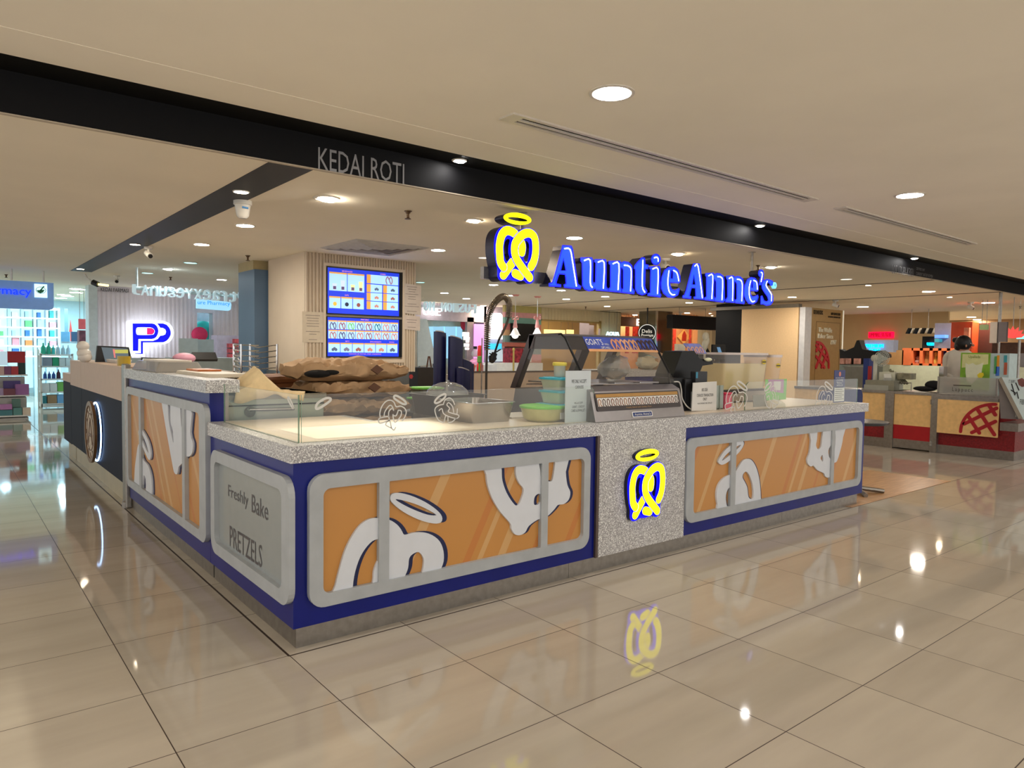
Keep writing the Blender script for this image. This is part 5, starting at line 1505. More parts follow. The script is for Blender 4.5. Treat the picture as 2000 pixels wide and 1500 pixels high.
# carton box
def onY(px, py, Y): return FY(Y).px(px, py)
a = onY(1300, 715, 4.7)
t = thing('carton_box', 'open brown carton on the back counter left of the till', 'box', (a[0], 4.85, ZBK))
x0, x1 = onY(1285, 712, 4.6)[0], onY(1318, 712, 4.6)[0]
part('box', G().wbox(x0, x1, 4.6, 5.0, ZBK, ZBK + .19), mat('carton', (190, 150, 104), .7), t)
part('flap', G().add([(x0, 4.6, ZBK + .19), (x1, 4.6, ZBK + .19), (x1 + .05, 5.0, ZBK + .30), (x0 + .1, 5.0, ZBK + .28)], [(0, 1, 2, 3), (3, 2, 1, 0)]), mat('carton_flap', (206, 168, 124), .7), t)
single('white_bag', crumple((onY(1282, 715, 4.55)[0], 4.75, ZBK + .11), .2, .14, .11), mat('cream_bag', (214, 204, 176), .6, bump=.2), 'cream plastic bag beside the carton on the back counter', 'bag', sm=True)
f = FY(4.6)
t = thing('counter_screen', 'black screen with a blue display on the back counter', 'monitor', (f.px(1400, 700)[0], 4.7, ZBK))
r = rect_px(f, 1392, 673, 1417, 702)
part('screen', G().box(f, r[0], r[1], r[2], r[3], -.04, 0), M_BLK, t, bev=.01)
part('display', G().poly(f, [f.pxs([(1400, 678), (1406, 678), (1411, 693), (1404, 693)])], 0, .004), glow(96, 140, 180, .6), t)
part('foot', G().tube([f.P((r[0] + r[1]) / 2, r[2], -.03), f.P((r[0] + r[1]) / 2, ZBK, -.03)], .04, 8).box(f, r[0], r[1], ZBK, ZBK + .015, -.15, .1), M_BLK, t)
t = single('black_bag', G().add([(f.px(1376, 680)[0] + .2, 4.85, ZBK), (f.px(1414, 700)[0] + .2, 4.85, ZBK), (f.px(1396, 680)[0] + .2, 4.92, ZBK + .42), (f.px(1384, 700)[0] + .2, 4.92, ZBK + .36), (f.px(1376, 700)[0] + .2, 5.15, ZBK), (f.px(1414, 700)[0] + .2, 5.15, ZBK)], [(0, 1, 2), (0, 2, 3), (1, 5, 2), (5, 4, 3), (5, 3, 2), (4, 0, 3), (0, 4, 5, 1)]), mat('black_cloth', (16, 13, 13), .8, bump=.3), 'black cloth covered object left of the black screen', 'cover')
single('lit_figurine', G().ball((f.px(1392, 660)[0], 4.75, f.px(1392, 655)[1] - .02), .07, .05, .08).ball((f.px(1394, 660)[0], 4.75, f.px(1392, 665)[1]), .05, .05, .09).ball((f.px(1391, 660)[0], 4.75, f.px(1392, 674)[1]), .06, .05, .1).tube([(f.px(1391, 660)[0], 4.75, ZBK), (f.px(1391, 660)[0], 4.75, f.px(1392, 674)[1])], .02), mat('pale_figurine', (224, 218, 196), .5), 'pale knobbly figurine behind the black screen', 'figurine', sm=True)

# ---------------------------------------------------------------- pillar with menu screens
PYF = 5.8
FPi = FY(PYF)
PX0 = FPi.px(597, 600)[0]; PX1 = FPi.px(813, 600)[0]
pz0 = FPi.px(700, 727)[1]
M_PIL = mat('cream_panel', (210, 194, 172), .6, var=.03, scale=3)
g = G().wbox(PX0 - .0, PX1, PYF + .03, PYF + 1.35, pz0, ZR)
struct('pillar', g, M_PIL)
# fluted cladding
g = G()
def flutes(g, fr, u0, u1, v0, v1, w0, w1, pitch=.04):
    n = int((u1 - u0) / pitch)
    for i in range(n):
        a = u0 + i * (u1 - u0) / n
        b = a + (u1 - u0) / n * .62
        c = (b - a)
        vs = [fr.P(a, v, w0) for v in (v0, v1)] + [fr.P(a + c * .2, v, w1) for v in (v0, v1)] + [fr.P(a + c * .8, v, w1) for v in (v0, v1)] + [fr.P(b, v, w0) for v in (v0, v1)]
        g.add(vs, [(0, 2, 3, 1), (2, 4, 5, 3), (4, 6, 7, 5)])
        g.add([fr.P(a, v0, w0), fr.P(a + c * .2, v0, w1), fr.P(a + c * .8, v0, w1), fr.P(b, v0, w0)], [(0, 1, 2, 3)])
        g.add([fr.P(b, v, w0) for v in (v0, v1)] + [fr.P(a + (u1 - u0) / n, v, w0) for v in (v0, v1)], [(0, 2, 3, 1)])
    return g
SX0_, SX1_ = FPi.px(638, 600)[0], FPi.px(782, 600)[0]
sz1, sz0 = FPi.px(640, 519)[1], FPi.px(640, 701)[1]
fx0, fx1 = SX0_ - .05, SX1_ + .06
fz0, fz1 = sz0 - .05, sz1 + .04
flutes(g, FPi, PX0, fx0, pz0, ZR, -.02, .0)
flutes(g, FPi, fx1, PX1, pz0, ZR, -.02, .0)
flutes(g, FPi, fx0, fx1, fz1, ZR, -.02, .0)
flutes(g, FPi, fx0, fx1, pz0, fz0, -.02, .0)
struct('trim_8', g, mat('cream_fluting', (206, 190, 168), .6, var=.02))
# lower base of the pillar
struct('pillar_base', G().wbox(PX0 - .05, PX0 + .3, PYF + .02, PYF + 1.3, 0, pz0).wbox(PX1 - 1.0, PX1 - .08, PYF + .05, PYF + 1.3, 0, pz0).wbox(PX0 + .3, PX1 - 1.0, PYF + .1, PYF + 1.3, 0, pz0), mat('grey_steel_sheet', (118, 122, 122), .3, .6, var=.12, scale=3))
# plain cream side of the pillar
struct('wall_pillar_left', G().add([Vector((PX0, PYF + .03, pz0)), Vector((PX0, PYF + .03, ZR)), Vector(onz(540, 505, ZR)), Vector((onz(540, 505, ZR).x, onz(540, 505, ZR).y, pz0))], [(0, 1, 2, 3)]), M_PIL) if 0 else None
pxl = onz(541, 505, ZR)
g = G()
g.poly(Fr((0, 0, 0), 0, -90) if 0 else FY(0), [[(0, 0), (0, 1), (1, 1)]], 0, 0) if 0 else None
FPS = Fr((PX0, PYF + .03, 0), 0)
d = Vector((pxl.x - .0, pxl.y, 0)) - Vector((PX0, PYF + .03, 0))
ang = math.degrees(math.atan2(-d.y, -d.x))
FSd = Fr((pxl.x, pxl.y, 0), ang)
struct('pillar_side', G().box(FSd, 0, d.length, pz0 - .02, ZR, -.05, .0), M_PIL)
# dark blue column left of it
fbc = FY(7.2)
a, b = fbc.px(497, 600)[0], fbc.px(533, 600)[0]
t = thing('blue_column', 'tall slate blue column with a black edge left of the menu pillar', 'column', ((a + b) / 2, 7.4, 0))
zt_ = fbc.px(515, 527)[1]
part('panel', G().wbox(a, b, 7.2, 7.9, 0, zt_), mat('slate_blue', (84, 108, 134), .45, var=.06, scale=2), t)
part('black_edge', G().wbox(b, fbc.px(541, 600)[0], 7.18, 7.9, 0, fbc.px(537, 507)[1]), M_BLACK, t)
part('ochre_top', G().wbox(a, b, 7.25, 7.9, zt_, ZR), mat('ochre_band', (176, 160, 118), .6), t)
# screens
def screen(label, za, zb_, idx):
    t = thing('menu_screen', label, 'menu screen', ((SX0_ + SX1_) / 2, PYF - .02, za), 'menu screens on the pillar')
    part('bezel', G().box(FPi, SX0_ - .005, SX1_ + .02, za, zb_, -.03, .012), M_BLK, t)
    u0, u1, v0, v1 = SX0_ + .008, SX1_ - .03, za + .012, zb_ - .012
    U = lambda a: u0 + (u1 - u0) * a
    V = lambda b: v0 + (v1 - v0) * b
    bg = part('lit_background', G().box(FPi, u0, u1, v0, v1, .012, .013), glow(20, 52, 205, .95), t)
    M_LT, M_OR = glow(158, 202, 252, .95), glow(214, 150, 66, .85)
    def cell(a0, a1, b0, b1, m=M_LT, w=.0145): return part('menu_cell', G().box(FPi, U(a0), U(a1), V(b0), V(b1), .013, w), m, t)
    def prz(cx, cy, r, col):
        g = G().stroke(FPi, [(U(cx) - r * .7, V(cy) - r), (U(cx) - r, V(cy)), (U(cx) - r * .5, V(cy) + r), (U(cx), V(cy) + r * .3), (U(cx) + r * .5, V(cy) + r), (U(cx) + r, V(cy)), (U(cx) + r * .6, V(cy) - r), (U(cx) - r * .1, V(cy) + r * .5)], r * .3, .0145, .017)
        part('menu_pretzel_picture', g, glow(*col, .7), t)
    def blob(cx, cy, r, col):
        g = G()
        for k in range(3):
            g.poly(FPi, [[(U(cx) + (k - 1) * r * .6 + r * .6 * math.cos(q), V(cy) + (k % 2) * r * .4 + r * .6 * math.sin(q)) for q in [j * math.pi / 5 for j in range(10)]]], .0145, .016 + .0003 * k)
        part('menu_food_picture', g, glow(*col, .7), t)
    rc = lambda: random.choice([(150, 90, 80), (110, 110, 130), (170, 110, 90), (90, 80, 100), (190, 130, 110), (80, 96, 120)])
    if idx == 0:
        for (a0, a1) in ((.02, .255), (.265, .495)):
            cell(a0, a1, .5, .90); cell(a0, a1, .875, .91, M_OR, .0148)
            for k in range(2):
                x = a0 + .07 + k * .11
                h = .14 if k == 0 else .22
                g = G().poly(FPi, [[(U(x - .03), V(.52 + h)), (U(x + .03), V(.52 + h)), (U(x + .022), V(.52)), (U(x - .022), V(.52))]], .0145, .0155)
                part('menu_cup', g, glow(*((226, 226, 150) if a0 > .2 else (190, 206, 236)), .9), t)
                part('menu_cup_band', G().box(FPi, U(x - .02), U(x + .02), V(.53), V(.60), .0155, .0165), glow(90, 70, 110, .7), t)
        for k, col in enumerate(((214, 176, 60), (30, 40, 60), (130, 70, 60))):
            a0 = .02 + k * .16
            cell(a0, a0 + .15, .115, .36); cell(a0, a0 + .15, .34, .375, M_OR, .0148)
            g = G().poly(FPi, [[(U(a0 + .075) + .028 * math.cos(q), V(.21) + .028 * math.sin(q)) for q in [j * math.pi / 8 for j in range(16)]]], .0145, .016)
            part('menu_dip', g, glow(*col, .8), t)
        cell(.53, .985, .72, .92); cell(.53, .585, .72, .92, M_OR, .0148); prz(.85, .82, .05, (150, 110, 120))
        for r_ in range(3):
            for c2 in range(2):
                a0 = .53 + c2 * .235; b0 = .52 - r_ * .195
                cell(a0, a0 + .22, b0, b0 + .18); cell(a0, a0 + .055, b0, b0 + .18, M_OR, .0148)
                blob(a0 + .14, b0 + .07, .028, rc())
        g = G().text(FPi, 'BEVERAGES', U(.19), U(.33), V(.93), V(.96), .013, .0145).text(FPi, 'COMBO', U(.72), U(.80), V(.935), V(.965), .013, .0145).text(FPi, 'DIPS', U(.23), U(.28), V(.40), V(.43), .013, .0145)
    else:
        for r_ in range(2):
            for c2 in range(8):
                a0 = .01 + c2 * .123; b0 = .70 - r_ * .245
                cell(a0, a0 + .117, b0, b0 + .215); cell(a0, a0 + .117, b0 + .19, b0 + .225, M_OR, .0148)
                col = (120, 190, 90) if (r_ == 0 and c2 == 2) else ((40, 110, 110) if (r_ == 0 and c2 == 5) else rc())
                prz(a0 + .06, b0 + .085, .042, col)
        for c2 in range(6):
            a0 = .01 + c2 * .163
            cell(a0, a0 + .155, .10, .34); cell(a0, a0 + .155, .315, .35, M_OR, .0148)
            blob(a0 + .08, .17, .035, rc())
        g = G().text(FPi, 'PRETZELS', U(.45), U(.56), V(.955), V(.985), .013, .0145).text(FPi, 'BITS', U(.24), U(.29), V(.375), V(.405), .013, .0145).text(FPi, 'STICK NUGGETS', U(.58), U(.74), V(.375), V(.405), .013, .0145).text(FPi, 'DOGS', U(.86), U(.93), V(.375), V(.405), .013, .0145)
        g.text(FPi, '*CHOICES OF PRETZEL STICK CINNAMON', U(.28), U(.74), V(.05), V(.075), .013, .0145)
    part('menu_lettering', g, glow(236, 150, 150, .9), t)
zm = FPi.px(640, 613)[1]
screen('upper lit blue menu screen with cups and combo pictures', zm, sz1 - .01, 0)
screen('lower lit blue menu screen with rows of pretzel pictures', sz0 + .025, zm - .03, 1)
t = thing('screen_surround', 'cream frame around the two menu screens', 'frame', ((SX0_ + SX1_) / 2, PYF, fz0))
part('frame', G().poly(FPi, [[(fx0, fz0), (fx1, fz0), (fx1, fz1), (fx0, fz1)], [(SX0_ - .012, sz0), (SX1_ + .03, sz0), (SX1_ + .03, sz1), (SX0_ - .012, sz1)]], -.02, .01), M_PIL, t)
def sheet(x0, y0, x1, y1, label, col=(206, 192, 170), skew=0.0):
    r = rect_px(FPi, x0, y0, x1, y1)
    t = thing('paper_notice', label, 'paper notice', ((r[0] + r[1]) / 2, PYF, r[2]), 'paper notices on the pillar')
    q4 = [(r[0], r[2]), (r[1], r[2] - skew), (r[1], r[3] - skew), (r[0], r[3])]
    part('sheet', G().poly(FPi, [q4], .002, .006), C(*col, .7), t)
    g = G()
    n = int((r[3] - r[2]) / .035)
    for k in range(1, n):
        z = r[2] + k * .035
        if k in (2, 5): continue
        w_ = random.uniform(.15, .4) * (r[1] - r[0])
        c = (r[0] + r[1]) / 2
        g.box(FPi, c - w_, c + w_, z - skew * .5, z + .006 - skew * .5, .006, .007)
    part('printed_lines', g, mat('grey_ink', (120, 108, 104), .7), t)
sheet(590, 609, 631, 669, 'cream certificate sheet left of the menu screens')
sheet(786, 554, 822, 612, 'upper white paper notice right of the menu screens', (202, 190, 178), .02)
sheet(787, 615, 820, 643, 'lower small paper notice right of the menu screens', (206, 192, 180), .02)
rs = FPi.px(806, 733)
single('red_round_sticker', G().poly(FPi, [[(rs[0] + .035 * math.cos(q), rs[1] - .02 + .035 * math.sin(q)) for q in [k * math.pi / 3 for k in range(6)]]], -.046, -.042), mat('dull_red', (170, 52, 52), .5), 'small red sticker on the pillar base', 'sticker')

# ---------------------------------------------------------------- steel post and navy kiosk at the left
t = thing('steel_post', 'polished steel corner post between the blue and the navy kiosk', 'post', (.0, 3.62, 0))
part('post', G().wbox(-.05, .0, 3.575, 3.715, 0, 1.228), M_STEEL, t, bev=.01)
part('foot', G().lathe((-.02, 3.64, 0), [(.05, 0), (.05, .05), (.035, .06)], 16), M_STEEL, t, sm=True)
M_NAVYK = mat('dark_navy_laminate', (12, 20, 38), .6, var=.05, spec=.15)
M_BEIGE = mat('beige_fascia', (192, 168, 148), .5, var=.03)
M_STONE = mat('cream_stone_plinth', (178, 166, 138), .3, var=.08, scale=5)
t = thing('navy_counter', 'dark navy counter with a beige band and round backlit badge, left of the blue kiosk', 'counter', (.3, 5.0, 0))
NX = -.045
part('navy_body', G().wbox(NX, .5, 3.72, 5.955, .20, .905).wbox(NX, .5, 5.965, 6.78, .20, .905), M_NAVYK, t)
part('beige_band', G().wbox(NX - .005, .5, 3.72, 5.955, .905, 1.20).wbox(NX - .005, .5, 5.965, 6.78, .905, 1.20), M_BEIGE, t, bev=.002)
part('plinth', G().wbox(.0, .48, 3.72, 4.9, 0, .20).wbox(.0, .48, 4.906, 6.75, 0, .20), M_STONE, t)
part('low_end', G().wbox(NX, .5, 6.79, 7.45, .19, .93), M_NAVYK, t)
part('low_end_band', G().wbox(NX - .005, .5, 6.79, 7.45, .93, 1.03), M_BEIGE, t)
part('low_end_plinth', G().wbox(-.0, .48, 6.79, 7.4, 0, .19), M_STONE, t)
FN = FX(NX)
lc = FN.px(192, 840)
t = thing('round_badge', 'round brass rimmed badge with a white glow on the dark navy counter', 'badge', tuple(FN.P(lc[0], lc[1] - .3, .02)))
uL, uR = FN.px(180, 835)[0], FN.px(203, 835)[0]
vT, vB = FN.px(188, 781)[1], FN.px(190, 902)[1]
cu, cv, ru, rv = (uL + uR) / 2, (vT + vB) / 2, abs(uR - uL) / 2, abs(vT - vB) / 2
rr = rv * .98
def circ(r, n=40): return [(cu + r * math.cos(2 * math.pi * k / n), cv + r * math.sin(2 * math.pi * k / n)) for k in range(n)]
part('glow_ring', G().poly(FN, [circ(rr * .97), circ(rr * .93)], .012, .022), mat('badge_glow', (190, 215, 255), .5, emit=7.0, ecol=(170, 205, 255)), t)
part('rim', G().poly(FN, [circ(rr), circ(rr * .86)], .05, .075), mat('brass_rim', (128, 96, 66), .35, .6), t)
part('disc', G().poly(FN, [circ(rr * .9)], .05, .065), mat('badge_cream', (186, 172, 152), .5, var=.2, scale=18), t)
g = G()
g.poly(FN, [circ(rr * .62), circ(rr * .58)], .065, .069)
g.stroke(FN, [(cu - rr * .35, cv - rr * .35), (cu - rr * .2, cv + rr * .1), (cu, cv + rr * .42), (cu + rr * .2, cv + rr * .1), (cu + rr * .35, cv - rr * .35)], rr * .09, .065, .070)
for k in range(12):
    a = k * math.pi / 6
    g.stroke(FN, [(cu + rr * .7 * math.cos(a), cv + rr * .7 * math.sin(a)), (cu + rr * .8 * math.cos(a + .12), cv + rr * .8 * math.sin(a + .12))], rr * .07, .065, .070, sub=1)
g.stroke(FN, [(cu - rr * .3, cv - rr * .1), (cu + rr * .3, cv - rr * .1)], rr * .1, .0655, .0705, sub=1)
part('badge_drawing', g, mat('badge_brown', (110, 84, 62), .5), t)
# little things on the navy counter
ZN = 1.20
def onn(px, py): return onz(px, py, ZN)
q = onn(166, 707)
t = thing('white_bear_vase', 'white ceramic figure of stacked balls on the far end of the navy counter', 'figurine', (q.x, q.y, ZN))
g = G()
for (a, b, r_) in ((166, 703, .055), (164, 690, .055), (162, 676, .05)):
    fq = FY(q.y)
    p = fq.px(a, b)
    g.ball((p[0], q.y, max(p[1], ZN + r_)), r_ * 1.25, r_ * 1.25, r_ * 1.1)
part('body', g, mat('white_ceramic', (214, 208, 200), .25), t, sm=True)
fq = FY(5.6)
t = thing('till_monitor', 'black till monitor with a grey screen on the navy counter', 'monitor', (.5, 5.6, ZN))
r = rect_px(fq, 188, 677, 258, 712)
part('bezel', G().poly(fq, [fq.pxs([(190, 675), (252, 678), (260, 713), (186, 713)])], -.05, 0), M_DK, t, bev=.006)
part('screen', G().poly(fq, [fq.pxs([(198, 678), (249, 681), (253, 708), (206, 708)])], 0, .003), glow(84, 98, 108, .6), t)
part('yellow_panel', G().poly(fq, [fq.pxs([(224, 683), (250, 683), (250, 690), (225, 690)])], .003, .004), glow(160, 160, 80, .8), t)
part('pink_strip', G().poly(fq, [fq.pxs([(220, 682), (224, 682), (226, 700), (223, 700)])], .003, .004), glow(190, 110, 110, .8), t)
q = onz(218, 714, ZN)
t = thing('tape_roll', 'yellow roll of tape standing on the navy counter', 'tape roll', (q.x + .1, q.y, ZN))
part('roll', G().lathe((q.x + .1, q.y, ZN), [(.055, 0), (.055, .085), (.03, .085), (.03, .0)], 20), mat('yellow_tape', (178, 152, 40), .35), t, sm=True)
single('blue_book', G().box(Fr((.28, 5.2, ZN), 30), 0, .16, 0, .05, -.25, .0), C(120, 140, 150), 'slate block behind the white figurine on the navy counter', 'box')
single('white_card_terminal', closed_tub(G(), .12, .28, 5.0, 5.5, ZN, ZN + .035, .01, .02), M_WPL, 'flat white device lying on the navy counter', 'device', sm=True)
t = thing('flat_monitor', 'tilted flat screen with a pale display behind the navy counter', 'monitor', (.9, 4.6, 0))
fm_ = FY(5.0)
part('screen', G().poly(fm_, [fm_.pxs([(277, 698), (340, 700), (337, 713), (274, 711)])], -.03, 0), M_DK, t)
part('display', G().poly(fm_, [fm_.pxs([(279, 700), (338, 702), (335, 711), (277, 710)])], 0, .002), glow(190, 214, 216, .7), t)
a = fm_.px(306, 712)
part('stand', G().wbox(a[0] - .05, a[0] + .05, 5.0, 5.06, 0, a[1]), M_DK, t)
single('pink_bag', G().ball((fm_.px(362, 700)[0] + .0, 5.05, fm_.px(362, 700)[1]), .12, .09, .06).tube([(fm_.px(355, 695)[0], 5.05, fm_.px(355, 695)[1]), (fm_.px(352, 690)[0], 5.05, fm_.px(352, 690)[1] )], .01).wbox(fm_.px(352, 700)[0], fm_.px(372, 700)[0], 5.0, 5.1, 1.0, fm_.px(362, 702)[1]), mat('pink_film', (206, 150, 170), .5), 'crumpled pink plastic bag behind the clear tray', 'bag', sm=True)
single('card_machine', G().box(Fr(fm_.P(*fm_.px(384, 702), -.1), 0, 50), 0, .25, 0, .12, -.03, .0), M_DK, 'black card machine behind the clear tray on the raised counter', 'card machine')
single('inner_counter', G().wbox(.78, 1.6, 4.2, 6.6, 0, 1.08), mat('grey_inner_counter', (150, 140, 128), .5), 'grey inner work counter behind the navy kiosk front', 'counter')
# ================================================================ surroundings
def PX(fr, x0, y0, x1, y1): return rect_px(fr, x0, y0, x1, y1)
def plate(name, fr, box, m, label, cat, w0=0.0, w1=.02, group=None, to=None, kind=None):
    """a box given by its rectangle in a plane; to = 'floor' or 'ceiling' stretches it there"""
    r = PX(fr, *box)
    v0, v1 = r[2], r[3]
    if to == 'floor': v0 = 0
    if to == 'ceiling': v1 = ZR
    g = G().box(fr, r[0], r[1], v0, v1, w0, w1)
    if kind == 'structure':
        return struct(name, g, m)
    return single(name, g, m, label, cat, group)
M_LILAC = mat('lilac_fluted_wall', (232, 222, 230), .6, var=.02)
M_PALEB = mat('pale_blue_wall', (196, 220, 228), .6, var=.02)
M_WALL = mat('beige_far_wall', (214, 202, 168), .7, var=.02)
# --- outer walls
struct('wall_back', G().wbox(-7, 26, 21.0, 21.1, 0, ZR), M_PALEB)
struct('wall_right', G().wbox(25.9, 26, -7, 21, 0, ZF), mat('dim_far_wall', (150, 120, 90), .7, var=.2, scale=.8))
# --- pharmacy
YP = 14.1
FPh = FY(YP)
r1 = PX(FPh, 190, 560, 385, 700)
g = G().wbox(r1[0], r1[1], YP, YP + .15, 0, ZR)
struct('wall_pharmacy_left', g, M_LILAC)
g = flutes(G(), FPh, r1[0], r1[1], .0, ZR - .12, .003, .013, .085)
struct('trim_9', g, M_LILAC)
r2 = PX(FPh, 417, 560, 468, 700)
struct('wall_pharmacy_right', G().wbox(r2[0], r2[1] + .05, YP, YP + .15, 0, ZR), M_LILAC)
struct('trim_10', flutes(G(), FPh, r2[0], r2[1], 0, ZR - .25, .003, .013, .085), M_LILAC)
struct('wall_pharmacy_header', G().wbox(r1[1], r2[0], YP, YP + .15, 2.15, ZR), M_LILAC)
struct('wall_side_grey', G().wbox(r2[1] + .05, 6.6, YP + .6, YP + .75, 0, ZR), mat('grey_wall', (170, 184, 186), .6))
r0 = PX(FPh, 173, 560, 190, 700)
struct('pillar_pharmacy', G().wbox(r0[0], r0[1], YP - .05, YP + .4, 0, ZR), mat('white_pillar', (214, 226, 230), .5))
plate('pale_pillar', FY(YP + .1), (408, 600, 417, 700), M_PALEB, 'pale blue narrow pillar between the fluted pharmacy walls', 'pillar', to='floor')
plate('shop_poster', FY(YP + .5), (384, 602, 408, 629), mat('grey_poster', (196, 198, 210), .5, var=.2, scale=6), 'grey product poster in the pharmacy opening', 'poster')
single('turquoise_toy', G().ball(FY(YP + .3).P(*FY(YP + .3).px(398, 647)), .28, .2, .24), mat('turquoise_plush', (60, 206, 200), .7), 'round turquoise plush thing in the pharmacy opening', 'toy', sm=True)
single('pink_toy', G().ball(FY(YP - .1).P(*FY(YP - .1).px(390, 653)), .18, .1, .17), mat('hot_pink_plush', (226, 60, 110), .7), 'hot pink plush thing below the turquoise one', 'toy', sm=True)
plate('toy_shelf', FY(YP + .4), (384, 660, 412, 664), mat('cream_pink_shelf', (226, 196, 186), .6), 'pale shelf carrying the plush things', 'shelf', to='floor')
# lettering on the wall
r = PX(FPh, 196, 563, 250, 570)
single('wall_lettering', G().text(FPh, 'KEDAI FARMASI', r[0], r[1], r[2], r[3], .04, .05), mat('dark_grey_letters', (60, 60, 66), .5), 'dark KEDAI FARMASI letters on the fluted pharmacy wall', 'lettering')
# PP logo
FP2 = FY(YP - .35)
def cP(pts, fr=FP2): return fr.pxs(pts, (240, 540), 7.692)
t = thing('pharmacy_logo_sign', 'lit blue and white double P logo with a pill on the fluted wall', 'sign', tuple(FP2.P(*FP2.px(290, 695))))
M_PW = mat('logo_white_lit', (255, 255, 255), .4, emit=2.0, ecol=(235, 250, 255), var=0)
M_PB = mat('logo_blue_lit', (0, 10, 230), .4, emit=1.1, ecol=(0, 0, 240), var=0)
o1 = smooth([(105, 665), (420, 665), (500, 668)], 1) + smooth([(600, 668), (690, 700), (745, 770), (762, 850), (745, 920), (700, 985), (620, 1015)], 3) + [(335, 1020), (330, 1200), (150, 1200), (140, 1140), (105, 1090)]
part('white_outline', G().poly(FP2, [cP(o1)], -.335, 0), M_PW, t)
b1 = [(145, 705), (430, 705)] + smooth([(470, 712), (510, 750), (530, 815), (515, 880), (480, 925), (430, 940)], 3) + [(232, 940), (228, 1118), (148, 1118)]
pill = smooth([(195, 820), (205, 775), (240, 765), (350, 765), (430, 772), (470, 810), (465, 850), (430, 875), (240, 878), (205, 865)], 3, True)
part('blue_letter', G().poly(FP2, [cP(b1)], 0, .02), M_PB, t)
b2 = [(510, 705), (600, 705)] + smooth([(655, 725), (700, 780), (718, 850), (700, 910), (655, 965), (600, 990)], 3) + [(300, 992), (298, 1165), (180, 1165), (180, 1155), (270, 1150), (268, 968), (450, 968), (520, 940), (560, 890), (600, 885), (635, 870), (648, 830), (635, 795), (600, 775), (560, 770), (530, 725)]
part('blue_letter', G().poly(FP2, [cP(b2)], 0, .02), M_PB, t)
part('white_pill', G().poly(FP2, [cP(pill)], .02, .04), M_PW, t)
part('red_pill_half', G().poly(FP2, [cP([(355, 772), (430, 776), (460, 800), (468, 825), (455, 855), (430, 872), (355, 872)])], .04, .05), glow(250, 30, 110, 1.2), t)
# wide pharmacy sign at the left
FSg = FY(11.5)
r = PX(FSg, -40, 549, 105, 603)
t = thing('pharmacy_sign', 'blue grey hanging sign ending in lit rmacy letters and a mortar emblem', 'sign', (-.3, 11.5, r[2]))
v0, v1 = FSg.px(90, 605)[1], FSg.px(90, 552)[1]
u1 = FSg.px(105, 580)[0]
part('board', G().poly(FSg, [[(-1.6, v0), (u1 - .06, v0), (u1 - .015, v0 + .02), (u1, v0 + .07), (u1, v1), (-1.6, v1)]], -.12, 0), mat('sign_blue_grey', (112, 150, 206), .4, emit=.25), t)
a = FSg.px(0, 567); b = FSg.px(61, 570)
g = G().text(FSg, 'Pharmacy', a[0] - .34, b[0], FSg.px(30, 577)[1] - .03, FSg.px(30, 560)[1], .0, .03)
part('lettering', g, mat('sign_letters_blue', (10, 60, 235), .4, emit=1.3, ecol=(0, 50, 240)), t)
r = PX(FSg, 67, 555, 92, 580)
part('emblem_plate', G().box(FSg, r[0], r[1], r[2] - .01, r[3], 0, .02), glow(200, 240, 246, 1.2), t)
part('emblem_bowl', G().poly(FSg, [FSg.pxs([(71, 567), (87, 566), (84, 571), (79, 573), (74, 571)])], .02, .03).stroke(FSg, FSg.pxs([(79, 567), (85, 560)]), .02, .02, .03, sub=1), mat('emblem_green', (20, 120, 80), .5), t)
part('emblem_ring', G().stroke(FSg, [(((r[0] + r[1]) / 2) + .07 * math.cos(k * math.pi / 10), (r[2] + r[3]) / 2 + .005 + .055 * math.sin(k * math.pi / 10)) for k in range(20)], .006, .02, .025, closed=True, sub=1), mat('emblem_dark', (30, 60, 60), .5), t)
part('hanger', G().tube([(-.3, 11.44, v1), (-.3, 11.44, ZR)], .015).tube([(u1 - .15, 11.44, v1), (u1 - .15, 11.44, ZR)], .015), M_WPL, t)
# lit pharmacy sign seen over the fluted wall
fq = FY(YP - .5)
t = thing('pharmacy_lightbox', 'glowing pale lightbox reading ure Pharmacy before the fluted wall', 'sign', tuple(fq.P(*fq.px(420, 607))))
q = fq.pxs([(385, 583), (450, 590), (452, 594), (451, 604), (447, 607), (385, 602)])
part('box', G().poly(fq, [q], -.1, 0), glow(150, 205, 232, 1.0), t)
part('lettering', G().text(fq, 'ure Pharmacy', fq.px(386, 590)[0], fq.px(449, 597)[0], fq.px(418, 598)[1], fq.px(418, 588)[1], 0, .01), glow(40, 130, 230, 1.0), t)
# letters hanging from a rail, seen from behind
FRl = FY(9.6)
t = thing('hanging_letter_sign', 'outlined letters on a white rail seen from behind, before the pharmacy', 'sign', tuple(FRl.P(*FRl.px(380, 585))))
a, b = FRl.px(258, 562), FRl.px(500, 577)
part('rail', G().tube([FRl.P(a[0], a[1], 0), FRl.P(b[0], a[1] - .05, 0)], .03, 10).tube([FRl.P(a[0] + .07, a[1], 0), FRl.P(a[0] + .07, ZR, 0)], .018, 8), mat('pale_rail', (196, 206, 204), .4), t)
wd = ['J', 'A', 'n', 'u', 'g', 'e', 'Y', 'X', 'e', 'a', 'f', 't', "'", 's']
M_OUT = mat('pale_letter_returns', (206, 222, 226), .35, emit=.35, ecol=(200, 230, 240))
n = len(wd)
for k, c in enumerate(wd):
    x0 = 257 + k * 17.2
    yy = 556 + k * 1.3
    r = PX(FRl, x0, yy, x0 + 14.5, yy + 20)
    g = G().text(FRl, c, r[0], r[1], r[2], r[3], .03, .11, flip=True)
    part('letter', g, M_OUT, t)
